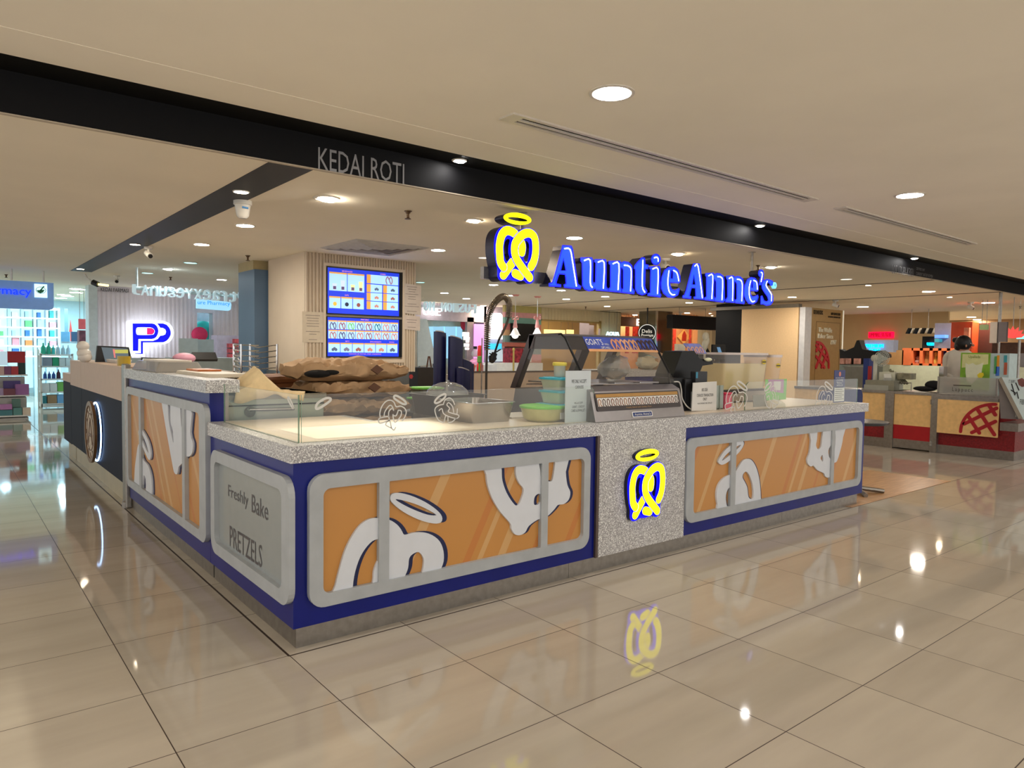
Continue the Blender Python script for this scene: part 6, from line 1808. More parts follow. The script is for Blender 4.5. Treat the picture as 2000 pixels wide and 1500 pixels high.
# pharmacy goods ---------------------------------------------------------------
FBk = FY(19.5)
zf_ = .0
rr_ = PX(FBk, -30, 598, 118, 775)
t = thing('pharmacy_wall_shelves', 'white lit wall shelving full of medicine at the far left', 'shelf unit', (rr_[0] + 1, 19.6, 0))
g = G()
for x in (-28, 19, 45, 69, 93, 116):
    u = FBk.px(x, 680)[0]
    g.box(FBk, u - .03, u + .03, 0, rr_[3], -.4, 0)
part('uprights', g, M_PALEB, t)
shelf_y = [602, 620, 639, 657, 675, 695]
SZ = [FBk.px(60, y)[1] for y in shelf_y]
g = G()
for z in SZ:
    g.box(FBk, rr_[0], rr_[1], z - .03, z, -.4, .01)
part('shelf_boards', g, mat('lit_white_shelf', (235, 245, 245), .5, emit=.5), t)
part('lit_back', G().box(FBk, rr_[0], rr_[1], .2, rr_[3], -.45, -.40), glow(200, 232, 240, .75), t)
cols = [('white', (232, 236, 236)), ('pale blue', (176, 206, 222)), ('pink', (226, 150, 160)), ('teal', (60, 160, 160)), ('orange', (226, 130, 70)), ('cream', (228, 220, 196)), ('green', (110, 180, 120)), ('blue', (60, 110, 180))]
rowname = ['top', 'second', 'third', 'fourth', 'fifth']
baynames = ['first', 'second', 'third', 'fourth', 'last']
rs_ = random.Random(5)
bx = [-28, 19, 45, 69, 93, 116]
base_box = None
for ri in range(5):
    for bi in range(5):
        ua, ub = FBk.px(bx[bi], 680)[0] + .06, FBk.px(bx[bi + 1], 680)[0] - .06
        u = ua; rank_ = 0
        while u < ub - .08:
            w = rs_.uniform(.07, .16); rank_ += 1
            h = rs_.uniform(.12, (SZ[ri] - SZ[ri + 1]) * .85)
            cn, cc = cols[rs_.choice([0, 0, 0, 1, 1, 2, 3, 4, 5, 0, 6, 7])]
            if bi == 0 and ub < -1.0: break
            g = G().box(FBk, u, min(u + w, ub), SZ[ri + 1], SZ[ri + 1] + h, -.3, -.05)
            single('medicine_box', g, C(*cc), '%s medicine box, %s on the %s shelf in the %s bay' % (cn, ['first', 'second', 'third', 'fourth', 'fifth', 'sixth', 'seventh', 'eighth', 'ninth', 'tenth', 'eleventh', 'twelfth'][min(rank_, 12) - 1], rowname[ri], baynames[bi]), 'medicine box', 'medicine boxes on the lit wall shelves')
            u += w + rs_.uniform(.015, .10)
# gondola rack
FRk = FY(14.9)
ra = PX(FRk, 80, 660, 142, 800)
t = thing('shop_rack', 'white metal shop rack of bottles and boxes before the pharmacy shelves', 'shelf unit', ((ra[0] + ra[1]) / 2, 15.1, 0))
sy = [692, 715, 740, 765, 788]
sz = [FRk.px(100, y)[1] for y in sy]
g = G()
for u in (ra[0], ra[1]):
    g.box(FRk, u - .02, u + .02, 0, sz[0] + .02, -.04, 0).box(FRk, u - .02, u + .02, 0, sz[0] + .1, -.5, -.46)
part('posts', g, M_WPL, t)
g = G()
for z in sz:
    g.box(FRk, ra[0], ra[1], z - .03, z, -.5, .0)
g.box(FRk, ra[0], ra[1], .03, .09, -.5, 0)
part('shelves', g, mat('rack_white', (210, 218, 218), .4), t)
ROWS = [
 (0, [('green', (36, 160, 130), 81, 92, 22, 1), ('green', (36, 160, 130), 92, 102, 22, 1), ('turquoise', (60, 190, 190), 102, 110, 18, 1), ('clear', (176, 206, 220), 111, 120, 18, 1), ('clear', (176, 206, 220), 121, 130, 18, 1), ('clear', (176, 206, 220), 131, 140, 18, 1)]),
 (1, [('grey picture', (130, 150, 170), 83, 102, 17, 0), ('green', (30, 150, 110), 103, 115, 17, 0), ('white', (196, 216, 222), 116, 128, 16, 0), ('white', (196, 216, 222), 129, 140, 16, 0)]),
 (2, [('dark blue', (40, 80, 150), 85, 93, 14, 1), ('dark blue', (40, 80, 150), 94, 101, 14, 1), ('dark blue', (40, 80, 150), 102, 110, 14, 1), ('dark red', (70, 40, 60), 111, 120, 18, 1)]),
 (3, [('white', (206, 216, 220), 82, 96, 16, 0), ('white', (206, 216, 220), 97, 111, 16, 0), ('green', (110, 180, 90), 112, 125, 18, 0)]),
 (4, [('teal', (40, 120, 130), 83, 90, 14, 0), ('brown', (150, 126, 96), 92, 110, 16, 0), ('blue and white', (110, 170, 220), 111, 125, 16, 0)])]
onames = ['top', 'second', 'third', 'fourth', 'bottom']
posn = ['far left', 'second from the left', 'third from the left', 'fourth from the left', 'fifth', 'sixth']
for ri, its in ROWS:
    for k, (cn, cc, x0, x1, h, bt) in enumerate(its):
        r = PX(FRk, x0, 700, x1, 710)
        hh = (FRk.px(100, 700)[1] - FRk.px(100, 700 + h)[1])
        z = sz[ri]
        cxx = (r[0] + r[1]) / 2; w = (r[1] - r[0]) / 2
        if bt:
            g = G().lathe(FRk.P(cxx, z, -.15), [(w * .95, 0), (w, hh * .1), (w * .9, hh * .6), (w * .3, hh * .8), (w * .3, hh)], 12)
            single('shop_bottle', g, C(*cc), '%s bottle, %s on the %s shelf of the white rack' % (cn, posn[k], onames[ri]), 'bottle', 'bottles on the white shop rack', sm=True)
        else:
            single('shop_carton', G().box(FRk, r[0], r[1], z, z + hh, -.3, -.02), C(*cc), '%s carton, %s on the %s shelf of the white rack' % (cn, posn[k], onames[ri]), 'carton', 'cartons on the white shop rack')
# promo table of boxes
FT_ = FY(12.6)
def TP(x0, y0, x1, y1): return PX(FT_, x0 / 5, 520 + y0 / 5, x1 / 5, 520 + y1 / 5)
t = thing('promotion_table', 'stepped white promotion stand of boxed goods at the left edge', 'display stand', (-.2, 12.9, 0))
g = G()
for k, (y, dp) in enumerate(((1075, -.5), (1275, -.2), (1465, .1))):
    r = TP(-300, y - 5, 300, y + 8)
    g.box(FT_, r[0], r[1], r[2], r[3], -.8, dp - .02)
part('steps', g, M_WPL, t)
r = TP(-300, 1000, 300, 1100)
zst = [TP(0, y, 10, y + 2)[3] for y in (1073, 1272, 1462)]
part('body', G().box(FT_, r[0] + .05, r[1] - .05, 0, zst[0] - .04, -.8, -.55).box(FT_, r[0] + .05, r[1] - .05, 0, zst[1] - .04, -.55, -.25).box(FT_, r[0] + .05, r[1] - .05, 0, zst[2] - .04, -.25, .06), mat('stand_grey', (170, 166, 160), .5), t)
BX = [('large red gift', (170, 40, 44), 95, 835, 278, 948, -.6, None), ('dark green', (40, 60, 58), 205, 950, 280, 1070, -.6, 0), ('purple', (130, 76, 110), 65, 985, 130, 1070, -.56, 0), ('small red', (180, 60, 66), 133, 985, 205, 1070, -.56, 0), ('cream and red', (206, 170, 160), 0, 985, 62, 1070, -.56, 0),
      ('dark purple', (80, 66, 120), 50, 1130, 220, 1270, -.4, 1), ('white and purple', (170, 150, 180), 0, 1200, 45, 1270, -.28, 1), ('brown red', (120, 70, 80), 45, 1205, 160, 1270, -.26, 1), ('lilac', (150, 100, 150), 163, 1160, 300, 1270, -.3, 1),
      ('mauve', (176, 120, 170), 0, 1350, 118, 1400, .0, None), ('teal', (70, 120, 126), 0, 1405, 122, 1460, .0, 2), ('green grey', (90, 120, 110), 122, 1300, 205, 1378, -.05, None), ('sea green', (90, 136, 130), 130, 1383, 216, 1460, .0, 2), ('cream picture', (206, 190, 170), 222, 1383, 300, 1460, .0, 2)]
for cn, cc, x0, y0, x1, y1, w, st in BX:
    r = TP(x0, y0, x1, y1)
    if cn == 'large red gift':
        v0 = TP(0, 950, 10, 952)[3]
    else:
        v0 = r[2] if st is None else zst[st]
    if cn == 'dark green': 
        pass
    single('gift_box', G().box(FT_, r[0], r[1], v0, r[3], w - .15, w), C(*cc), '%s box on the stepped promotion stand at the left edge' % cn, 'box', 'boxes on the promotion stand')
single('price_sign', G().box(FT_, TP(-200, 835, 95, 970)[0], TP(-200, 835, 95, 970)[1], TP(0, 835, 10, 975)[2], TP(0, 835, 10, 975)[3], -.58, -.56), glow(196, 222, 236, .5), 'pale blue sign at the left edge beside the large red gift box', 'sign')
# pharmacy side
plate('door_strip', FY(18.5), (126, 603, 133, 690), mat('grey_teal', (96, 124, 134), .5), 'dark grey vertical door strip in the pharmacy', 'door panel', to='floor')
fq = FY(17.0)
single('red_pennant', G().poly(fq, [fq.pxs([(137.5, 624), (141, 648), (135, 648)])], 0, .02).wbox(fq.px(138, 640)[0] - .01, fq.px(138, 640)[0] + .01, 17.0, 17.02, 0, fq.px(138, 648)[1]), mat('pennant_red', (206, 70, 60), .6), 'narrow red pointed pennant standing in the pharmacy', 'pennant')
plate('skin_poster', FY(16.6), (119, 648, 136, 667), mat('poster_blue_skin', (90, 140, 170), .5, var=.3, scale=4), 'blue poster with a skin tone picture above the bottles', 'poster', to=None)
plate('dark_poster', FY(16.6), (139, 648, 155, 667), mat('poster_dark_blue', (40, 66, 90), .5, var=.3, scale=4), 'dark blue poster right of the skin tone poster', 'poster')
plate('poster_stand', FY(16.62), (119, 667, 155, 690), M_PALEB, 'pale stand carrying the two posters', 'stand', w0=-.05, w1=0, to='floor')
plate('red_banner', FY(15.2), (153, 623, 167, 643), mat('banner_red', (226, 90, 90), .5, var=.1), 'red banner with white rings beside the white pillar', 'banner', to=None)
plate('red_goods_stand', FY(15.2), (155, 645, 172, 690), mat('dark_red_goods', (110, 50, 60), .5, var=.5, scale=9), 'dark red goods stand below the red banner', 'display stand', w0=-.3, w1=0, to='floor')
for i, (a, b) in enumerate([(150, 564), (149, 571), (132, 578), (119, 582), (103, 587), (92, 590), (84, 593), (3, 582), (165, 601), (60, 586)]):
    dl(a, b, ZR, .14, M_PHARM, 'cool white pharmacy downlight, %s in the row' % ['nearest', 'second', 'third', 'fourth', 'fifth', 'sixth', 'farthest', 'leftmost', 'one beside the pillar', 'hidden'][i], 'downlights inside the pharmacy')
for x in (-.5, 1.2, 2.6, 4.2):
    for y in (15.6, 18.0):
        downlight(x, y, ZR, .14, M_PHARM, 'cool white downlight deeper inside the pharmacy', 'inner pharmacy downlights')
single('red_product_rack', G().box(FY(12.2), *[FY(12.2).px(x, 690)[0] for x in (424, 470)], 0, FY(12.2).px(445, 655)[1], -.4, 0), mat('product_shelf_lilac', (186, 180, 196), .5, var=.1), 'lilac promotional shelf unit before the pharmacy wall', 'shelf unit')
fq = FY(12.1)
for k, (x0, y0, x1, y1, nm_) in enumerate([(446, 671, 456, 679, 'upper left'), (457, 671, 468, 679, 'upper right'), (446, 681, 456, 689, 'middle left'), (457, 681, 468, 689, 'middle right'), (446, 691, 455, 698, 'lower left'), (457, 662, 469, 670, 'topmost')]):
    plate('red_product_box', fq, (x0, y0, x1, y1), mat('red_white_box', (206, 90, 96), .5, var=.35, scale=10), 'red and white product box, %s on the lilac shelf unit' % nm_, 'box', w0=-.1, w1=.06, group='red and white boxes on the lilac unit')
plate('white_notice_board', FY(9.95), (349, 661, 386, 697), mat('notice_pale', (200, 212, 214), .5), 'pale notice board with faint print left of the wire rack', 'notice board', to='floor')
plate('white_notice_board', FY(10.0), (385, 663, 417, 699), mat('notice_pale2', (186, 200, 204), .5), 'second pale notice board, overlapping the first', 'notice board', to='floor')
plate('long_white_bench', FY(9.3), (340, 699, 500, 722), mat('bench_white', (186, 196, 194), .4), 'long pale bench behind the raised counter', 'bench', w0=-.6, w1=0, to='floor')

# ---------------------------------------------------------------- centre: shops far behind
YC = 13.2
FC_ = FY(YC)
struct('wall_shop_fascia', G().pbox(FC_, 806, 588, 950, 627, -.2, 0), mat('lilac_fascia', (196, 186, 196), .6))
struct('wall_shop_inner', G().box(FY(16), PX(FY(16), 800, 600, 1060, 700)[0], PX(FY(16), 800, 600, 1060, 700)[1] + 4, 0, ZR, -.1, 0), mat('warm_shop_wall', (236, 214, 186), .6))
t = thing('reversed_letter_sign', 'reversed FUSION letters on a pale rail seen from behind', 'sign', tuple(FC_.P(*FC_.px(880, 612))))
FV = FY(YC - .3)
for k, c in enumerate(reversed('FUSION MO')):
    if c == ' ': continue
    x0 = 826 + k * 11.6
    r = PX(FV, x0, 588 + k * .6, x0 + 9, 607 + k * .6)
    part('letter', G().text(FV, c, r[0], r[1], r[2], r[3], .0, .08, flip=True), M_OUT, t)
r = PX(FV, 824, 598, 930, 603)
part('rail', G().box(FV, r[0], r[1], r[2], r[3], -.05, 0), mat('pale_rail2', (210, 206, 214), .5, emit=.2), t)
single('white_neon_word', G().ptext(FY(YC - .15), 'USE', 826, 600, 859, 616, -.02, .05), mat('neon_white', (255, 250, 245), .4, emit=3.0, var=0), 'glowing white USE letters below the reversed letters', 'sign')
t = thing('white_easel_board', 'blank white easel board on dark legs right of the pillar', 'easel board', tuple(FY(9.0).P(FY(9.0).px(835, 700)[0], 0)))
FE = FY(9.0)
part('board', G().poly(FE, [FE.pxs([(816, 623), (834, 623), (853, 709), (816, 716)])], -.02, 0), mat('white_board', (196, 200, 194), .4), t)
part('legs', G().tube([FE.P(*FE.px(820, 712), -.02), FE.P(FE.px(818, 760)[0], 0, -.02)], .02).tube([FE.P(*FE.px(848, 710), -.02), FE.P(FE.px(852, 760)[0], 0, -.02)], .02), M_DK, t)
single('dark_side_table', G().box(FY(6.9), FY(6.9).px(816, 740)[0], FY(6.9).px(857, 740)[0], 0, FY(6.9).px(835, 718)[1], -.5, 0), mat('dark_table', (56, 50, 46), .6), 'dark side table right of the menu pillar', 'table')
single('brown_tongs', G().tube([FY(7.0).P(*FY(7.0).px(833, 722)), FY(7.0).P(*FY(7.0).px(837, 696)), FY(7.0).P(*FY(7.0).px(839, 696)), FY(7.0).P(*FY(7.0).px(843, 722))], .012, 8), mat('brown_handles', (110, 66, 42), .5), 'brown handled tongs standing on the dark side table', 'tongs', sm=True)
FS2 = FY(15.6)
for k, (x0, x1, lab) in enumerate([(845, 866, 'left'), (868, 889, 'middle'), (891, 902, 'right')]):
    plate('lit_poster', FS2, (x0, 638, x1, 700), glow(150, 206, 236, .95), '%s of the three glowing light blue posters in the shop' % lab, 'poster', group='glowing light blue posters', w0=-.4)
single('red_shield', G().poly(FY(13.6), [FY(13.6).pxs([(899, 627), (910, 627), (910, 637), (907, 643), (904, 645), (900, 640)])], 0, .05), mat('shield_red', (196, 60, 76), .5), 'red shield shaped sign hanging in the shop doorway', 'sign')
struct('wall_shop_divider', G().pbox(FC_, 912, 620, 925, 740, -.1, 0), mat('taupe_frame', (150, 136, 140), .5))
plate('yellow_lit_edge', FY(13.4), (823, 622, 895, 626), glow(255, 226, 170, 1.6), 'warm lit edge under the lilac shop fascia', 'light strip')
t = thing('neon_column_sign', 'blurred white neon characters down a shop post', 'sign', tuple(FC_.P(*FC_.px(909, 690))))
for k, (x0, y0, x1, y1) in enumerate([(903, 649, 914, 657), (905, 658, 915, 664), (910, 664, 914, 669), (906, 671, 914, 677), (908, 679, 914, 683)]):
    part('character', G().pbox(FY(YC - .05), x0, y0, x1, y1, 0, .05), MC['neon_white'], t)
plate('pink_lit_panel', FY(YC - .02), (925, 633, 944, 712), glow(226, 150, 216, 1.0), 'tall glowing pink panel at the shop entrance', 'panel')
struct('wall_shop_column', G().box(FC_, PX(FC_, 945, 600, 987, 700)[0], PX(FC_, 945, 600, 987, 700)[1], 0, ZR, -.4, .0), mat('lilac_column', (168, 158, 172), .6))
t = thing('hexagon_neon_sign', 'white glowing hexagon logo with a word below, on the lilac column', 'sign', tuple(FC_.P(*FC_.px(970, 662))))
fh = FY(YC - .1)
hx = fh.pxs([(1232, 270), (1275, 246), (1350, 246), (1425, 350), (1400, 470), (1340, 510), (1265, 470), (1225, 420)], (800, 580), 7.692)
hh_ = fh.pxs([(1285, 295), (1330, 285), (1368, 350), (1320, 360)], (800, 580), 7.692)
part('hexagon', G().poly(fh, [hx, hh_], -.1, .06), MC['neon_white'], t)
part('word', G().pbox(fh, 955, 650, 984, 655, -.1, .05).pbox(fh, 959, 656, 981, 662, -.1, .05), MC['neon_white'], t)
plate('cyan_screen', FY(YC - .12), (954, 671, 979, 682), glow(60, 190, 230, 1.2), 'bright cyan screen below the hexagon sign', 'screen', w0=-.12)
plate('pale_screen', FY(YC - .12), (954, 683, 983, 706), glow(190, 214, 222, .7), 'pale screen panel below the cyan screen', 'screen', w0=-.12)
# mural
FM = FY(12.3)
t = thing('striped_mural_wall', 'wall painted with wide pink, teal and olive stripes', 'wall panel', tuple(FM.P(FM.px(1020, 700)[0], 0)))
ml = [(590, 611, (196, 186, 120)), (611, 621, (226, 166, 170)), (621, 633, (126, 176, 164)), (633, 645, (216, 130, 124)), (645, 656, (222, 176, 130)), (656, 669, (130, 160, 150)), (669, 679, (196, 116, 104)), (679, 692, (150, 160, 156)), (692, 730, (206, 150, 146))]
for y0, y1, cc in ml:
    r = PX(FM, 986, y0, 1057, y1)
    part('painted_stripe', G().box(FM, r[0], r[1], r[2] if y1 < 720 else 0, min(r[3], ZR), -.1, 0), C(*cc), t)
plate('wall_tv', FY(12.2), (999, 632, 1045, 667), M_BLK, 'black television on the striped mural wall', 'television', w0=-.05, w1=0)
plate('mural_shelf', FY(12.15), (985, 670, 1041, 677), mat('terracotta_shelf', (176, 96, 80), .5), 'terracotta shelf under the black television', 'shelf', w0=-.1, w1=.1)
plate('red_pattern_poster', FY(12.0), (996, 680, 1021, 709), mat('red_gold_pattern', (150, 40, 50), .5, var=.6, scale=14), 'dark red poster with gold pattern under the shelf', 'poster', w0=-.3, w1=.03)
plate('white_pattern_board', FY(11.9), (1024, 682, 1037, 707), M_PAPER, 'small white board right of the red poster', 'board', to=None)
plate('white_far_counter', FY(11.4), (946, 709, 1060, 745), mat('far_counter_white', (206, 200, 190), .4), 'white shop counter before the striped mural', 'counter', w0=-.5, w1=0, to='floor')
t = thing('pink_dome', 'translucent pink dome cover on the far white counter', 'dome', tuple(FY(10).P(*FY(10).px(929, 712))))
c = FY(10).P(*FY(10).px(929, 712))
part('dome', G().lathe(c, [(.17, 0), (.16, .05), (.12, .10), (.06, .13), (.01, .14)], 18), mat('pink_dome_plastic', (226, 140, 170), .3), t, sm=True)
c2 = FY(10).P(*FY(10).px(928, 697))
t2 = thing('glass_bottle', 'clear round bottle with a dark cap above the pink dome', 'bottle', tuple(c2))
part('glass', G().lathe(c2, [(.06, 0), (.09, .03), (.085, .10), (.04, .16), (.035, .18)], 16), M_TRAY, t2, sm=True)
part('cap', G().lathe(c2 + Vector((0, 0, .18)), [(.045, 0), (.045, .06)], 14), M_DK, t2, sm=True)
single('bottle_ledge', G().wbox(c.x - .35, c.x + .5, 9.85, 10.3, 0, c.z), mat('ledge_pale', (196, 190, 184), .4), 'pale ledge under the pink dome', 'ledge')
for i, (px_, lab) in enumerate(((1006, 'left'), (1049, 'right'))):
    fq = FY(9.3)
    c = fq.P(*fq.px(px_, 655))
    t = thing('pendant_lamp', '%s of two pink pendant lamps with a bow and white glass shade' % lab, 'pendant lamp', tuple(c), 'pink pendant lamps')
    top = fq.px(px_, 640)[1]
    part('canopy', G().lathe((c.x, c.y, ZR - .03), [(.06, 0), (.09, .03)], 16), mat('lamp_pink', (226, 150, 140), .5), t, sm=True)
    part('cord', G().tube([(c.x, c.y, ZR), (c.x, c.y, top + .05)], .006, 6), M_WPL, t)
    zb2 = fq.px(px_, 622)[1]
    g = G().lathe((c.x, c.y, top), [(.055, 0), (.02, zb2 - top)], 14)
    g.tube([(c.x + .09 * math.cos(a), c.y, zb2 + .01 + .035 * math.sin(2 * a)) for a in [k * math.pi / 12 for k in range(24)]], .012, 6, closed=True)
    part('bow', g, MC['lamp_pink'], t, sm=True)
    zs2 = fq.px(px_, 655)[1]
    part('shade', G().lathe((c.x, c.y, zs2), [(.125, 0), (.10, .03), (.03, top - zs2)], 18), mat('milk_glass', (236, 226, 216), .3, emit=.3), t, sm=True)
    part('bulb', G().ball((c.x, c.y, zs2 - .01), .075, .075, .06), mat('bulb_white', (255, 250, 235), .3, emit=4, var=0), t, sm=True)
# beige wall
r = PX(FM, 1057, 605, 1212, 700)
struct('wall_beige_far', G().box(FM, r[0], r[1], FM.px(1100, 628)[1], ZR, -.15, 0).box(FM, PX(FM, 1172, 605, 1212, 700)[0], r[1], 0, ZR, -.15, 0), M_WALL)
struct('trim_11', flutes(G(), FM, r[0], r[1], FM.px(1100, 628)[1], ZR - .02, .002, .02, .12), M_WALL)
struct('trim_12', G().pbox(FM, 1057, 626.5, 1172, 628.5, 0, .04).pbox(FM, 1169, 627, 1172, 720, 0, .04), mat('gold_frame_trim', (176, 150, 90), .4, .3))
struct('window_1', G().box(FY(12.35), r[0], PX(FM, 1057, 600, 1171, 700)[1], 0, FM.px(1100, 628)[1], -.01, 0), glassmat('shop_glass', (.95, .93, .85), .05))
plate('lit_shelf', FY(13.5), (1062, 644, 1103, 652), glow(255, 226, 160, 1.4), 'glowing cream shelf light behind the far shop window, left', 'shelf light')
plate('lit_shelf', FY(13.5), (1106, 644, 1120, 652), glow(255, 226, 160, 1.4), 'short glowing shelf light behind the far shop window, right', 'shelf light')
struct('wall_shop_cream', G().box(FY(14.2), 12, 17, 0, ZR, -.1, 0), mat('cream_gold_wall', (206, 176, 120), .6, var=.1, scale=1.5))
single('lit_aqua_word', G().ptext(FY(12.1), 'AQUA', 1183, 648, 1208, 657, 0, .05), glow(200, 240, 250, 1.6), 'small glowing AQUA word above the display case', 'sign')
plate('brown_header', FY(12.6), (1213, 619, 1247, 637), mat('brown_header', (120, 80, 52), .6), 'brown shop header left of the mirror column', 'shop header', w0=-.3, w1=0)
single('lit_letter', G().ptext(FY(12.5), 'E', 1243, 623, 1248, 636, 0, .05), MC['neon_white'], 'glowing white letter E at the mirror column', 'sign')
for k, (x0, x1) in enumerate(((1221, 1228), (1235, 1246))):
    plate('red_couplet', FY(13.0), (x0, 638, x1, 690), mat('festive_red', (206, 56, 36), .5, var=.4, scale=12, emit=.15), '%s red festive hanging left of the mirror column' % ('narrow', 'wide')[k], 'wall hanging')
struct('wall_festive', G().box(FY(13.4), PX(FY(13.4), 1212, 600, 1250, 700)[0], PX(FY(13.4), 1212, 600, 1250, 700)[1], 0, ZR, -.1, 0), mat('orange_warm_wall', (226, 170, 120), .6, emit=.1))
# mirror column
M_MIR = mat('bronze_mirror', (120, 108, 96), .06, .95)
xk, yk = 15.48, 10.84
yL = 10.84 + 2.2
t = thing('mirror_column', 'square mirror clad column behind the display case', 'column', (16, 11.6, 0))
yl = at_ = None
def xplane_y(px_, py_, X): return -FX(X).px(px_, py_)[0]
ya_ = xplane_y(1248, 640, xk)
xr_ = FY(yk).px(1313, 640)[0]
part('mirror_face', G().wbox(xk, xk + .03, yk + .02, ya_, 0, ZR), mat('grey_mirror', (150, 144, 134), .12, .8), t)
part('mirror_face', G().wbox(xk + .02, xr_, yk, yk + .03, 0, ZR), M_MIR, t, label='darker bronze mirror face')
part('corner_trim', G().wbox(xk - .02, xk + .03, yk - .02, yk + .03, 0, ZR), M_CHROME, t)
part('core', G().wbox(xk + .04, xr_, yk + .04, ya_, 0, ZR), M_DK, t)
fr_ = Fr((14.2, 10.0, 0), -45)
cc_ = fr_.px(1264, 650)
t = thing('round_shop_sign', 'round black sign with white script and a lit ring before the mirror column', 'sign', tuple(fr_.P(cc_[0], cc_[1] - .25)))
R0 = abs(fr_.px(1264, 633)[1] - cc_[1])
def cc2(r_, n_=32): return [(cc_[0] + r_ * math.cos(2 * math.pi * k / n_), cc_[1] + r_ * math.sin(2 * math.pi * k / n_)) for k in range(n_)]
part('disc', G().poly(fr_, [cc2(R0 * 1.05)], -.12, 0), M_BLK, t)
part('lit_ring', G().poly(fr_, [cc2(R0 * .97), cc2(R0 * .91)], 0, .02), glow(220, 220, 215, .9), t)
part('script', G().text(fr_, 'Delis', cc_[0] - R0 * .6, cc_[0] + R0 * .55, cc_[1] - R0 * .02, cc_[1] + R0 * .4, 0, .01).text(fr_, 'Premium', cc_[0] - R0 * .65, cc_[0] + R0 * .7, cc_[1] - R0 * .45, cc_[1] - R0 * .1, 0, .01), glow(210, 206, 196, .8), t)
part('hanger', G().tube([fr_.P(cc_[0], cc_[1] + R0 * .9, -.06), fr_.P(cc_[0], ZR, -.06)], .02), M_DK, t)
# black header and the shop under it
fk = FY(9.0)
plate('black_header', fk, (1314, 617, 1400, 643), M_BLACK, 'long black shop header board right of the mirror column', 'shop header', w0=-.2, w1=0)
fk2 = FY(11.5)
rk = PX(fk2, 1313, 640, 1362, 720)
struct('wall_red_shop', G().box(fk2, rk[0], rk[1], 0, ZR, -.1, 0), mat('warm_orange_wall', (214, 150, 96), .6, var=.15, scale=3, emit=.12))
t = thing('diamond_hanging', 'gold and red diamond festive hanging in the lit shop', 'wall hanging', tuple(fk2.P(*fk2.px(1334, 670))))
part('diamond', G().poly(fk2, [fk2.pxs([(1334, 643), (1346, 658), (1333, 672), (1322, 658)])], .02, .05), mat('diamond_gold', (226, 170, 90), .5, emit=.2), t)
part('red_figure', G().poly(fk2, [fk2.pxs([(1334, 646), (1338, 655), (1337, 666), (1329, 666), (1330, 654)])], .05, .06), mat('diamond_red', (190, 50, 30), .5), t)
for k, (x0, x1) in enumerate(((1313, 1319), (1345, 1349))):
    plate('red_couplet', FY(11.3), (x0, 643, x1, 700), MC['festive_red'], '%s red strip beside the diamond hanging' % ('left', 'right')[k], 'wall hanging', to=None)
plate('orange_light_box', FY(11.3), (1352, 645, 1361, 670), mat('orange_lit_panel', (226, 150, 90), .5, emit=.3), 'narrow orange lit box right of the diamond hanging', 'light box')
fk3 = FY(12.0)
rk = PX(fk3, 1361, 620, 1412, 720)
struct('wall_fluted_far', G().box(fk3, rk[0], rk[1] + .3, 0, ZR, -.1, 0), M_WALL)
struct('trim_13', flutes(G(), fk3, rk[0], rk[1], 0, ZR, .002, .03, .22), M_WALL)
plate('dark_red_panel', FY(11.6), (1410, 630, 1427, 690), mat('maroon_panel', (130, 36, 46), .5, var=.15), 'dark red panel left of the black post', 'panel', to='floor')

# ---------------------------------------------------------------- gold board block and black post
BX0, BY0 = 14.0, 5.35
ZB = 2.46
fxb = FX(BX0)
yb_ = -fxb.px(1448, 640)[0]
t = thing('kiosk_back_block', 'big plain beige panel block behind the drink dispenser', 'panel', (BX0, 6.2, 0))
part('beige_panel', G().wbox(BX0, BX0 + .1, BY0 + .14, yb_, 0, ZB), mat('tan_fabric_panel', (236, 202, 156), .7, var=.03, scale=30), t)
part('top_band', G().wbox(BX0 - .02, BX0 + .12, BY0 + .13, yb_ + .9, ZB, ZB + .08), mat('grey_top_band', (120, 112, 100), .5), t)
part('black_post', G().wbox(BX0 + .02, BX0 + .4, yb_, yb_ + .75, 0, ZR - .02), M_BLACK, t)
xe = FY(BY0).px(1647, 640)[0]
t = thing('waffle_board', 'gold board reading The Waffle Baker Since 1997 with half a red waffle', 'sign board', (14.6, BY0, 0))
FWB = FY(BY0)
part('board', G().box(FWB, FWB.px(1584, 640)[0], FWB.px(1645, 640)[0], .0, ZB, -.12, 0), mat('brushed_gold', (170, 142, 92), .38, .5, var=.06), t)
part('white_side', G().box(FWB, BX0 + .0, FWB.px(1583, 640)[0], 0, ZB, -.11, .02), mat('white_edge_panel', (206, 206, 210), .4), t)
part('lit_edge', G().box(FWB, FWB.px(1645, 640)[0], xe, 0, ZB, -.12, .01), mat('white_edge_lit', (236, 232, 214), .4, emit=.3), t)
r = PX(FWB, 1592, 629, 1639, 758)
part('panel_groove', G().poly(FWB, [[(r[0], r[2]), (r[1], r[2]), (r[1], r[3]), (r[0], r[3])], [(r[0] + .012, r[2] + .012), (r[1] - .012, r[2] + .012), (r[1] - .012, r[3] - .012), (r[0] + .012, r[3] - .012)]], 0, .004), mat('dark_gold', (110, 88, 54), .4, .4), t)
g = G().ptext(FWB, 'The Waffle', 1598, 640, 1624, 649, 0, .02).ptext(FWB, 'Baker Since', 1597, 652, 1626, 661, 0, .02).ptext(FWB, '1997', 1622, 664, 1632, 673, 0, .02)
part('white_lettering', g, mat('cream_letters', (226, 220, 200), .4), t)
g = G().ptext(FWB, 'KEDAI KEK', 1589, 606, 1607, 614, 0, .01).ptext(FWB, 'LOT 170-B1-K3032', 1623, 611, 1641, 616, 0, .01).ptext(FWB, 'CERTIFIED CURRENT SAFE', 1617, 618, 1641, 621, 0, .01)
part('dark_lettering', g, mat('dark_brown_ink', (70, 56, 36), .5), t)
M_WRED = mat('waffle_red', (170, 20, 34), .45)
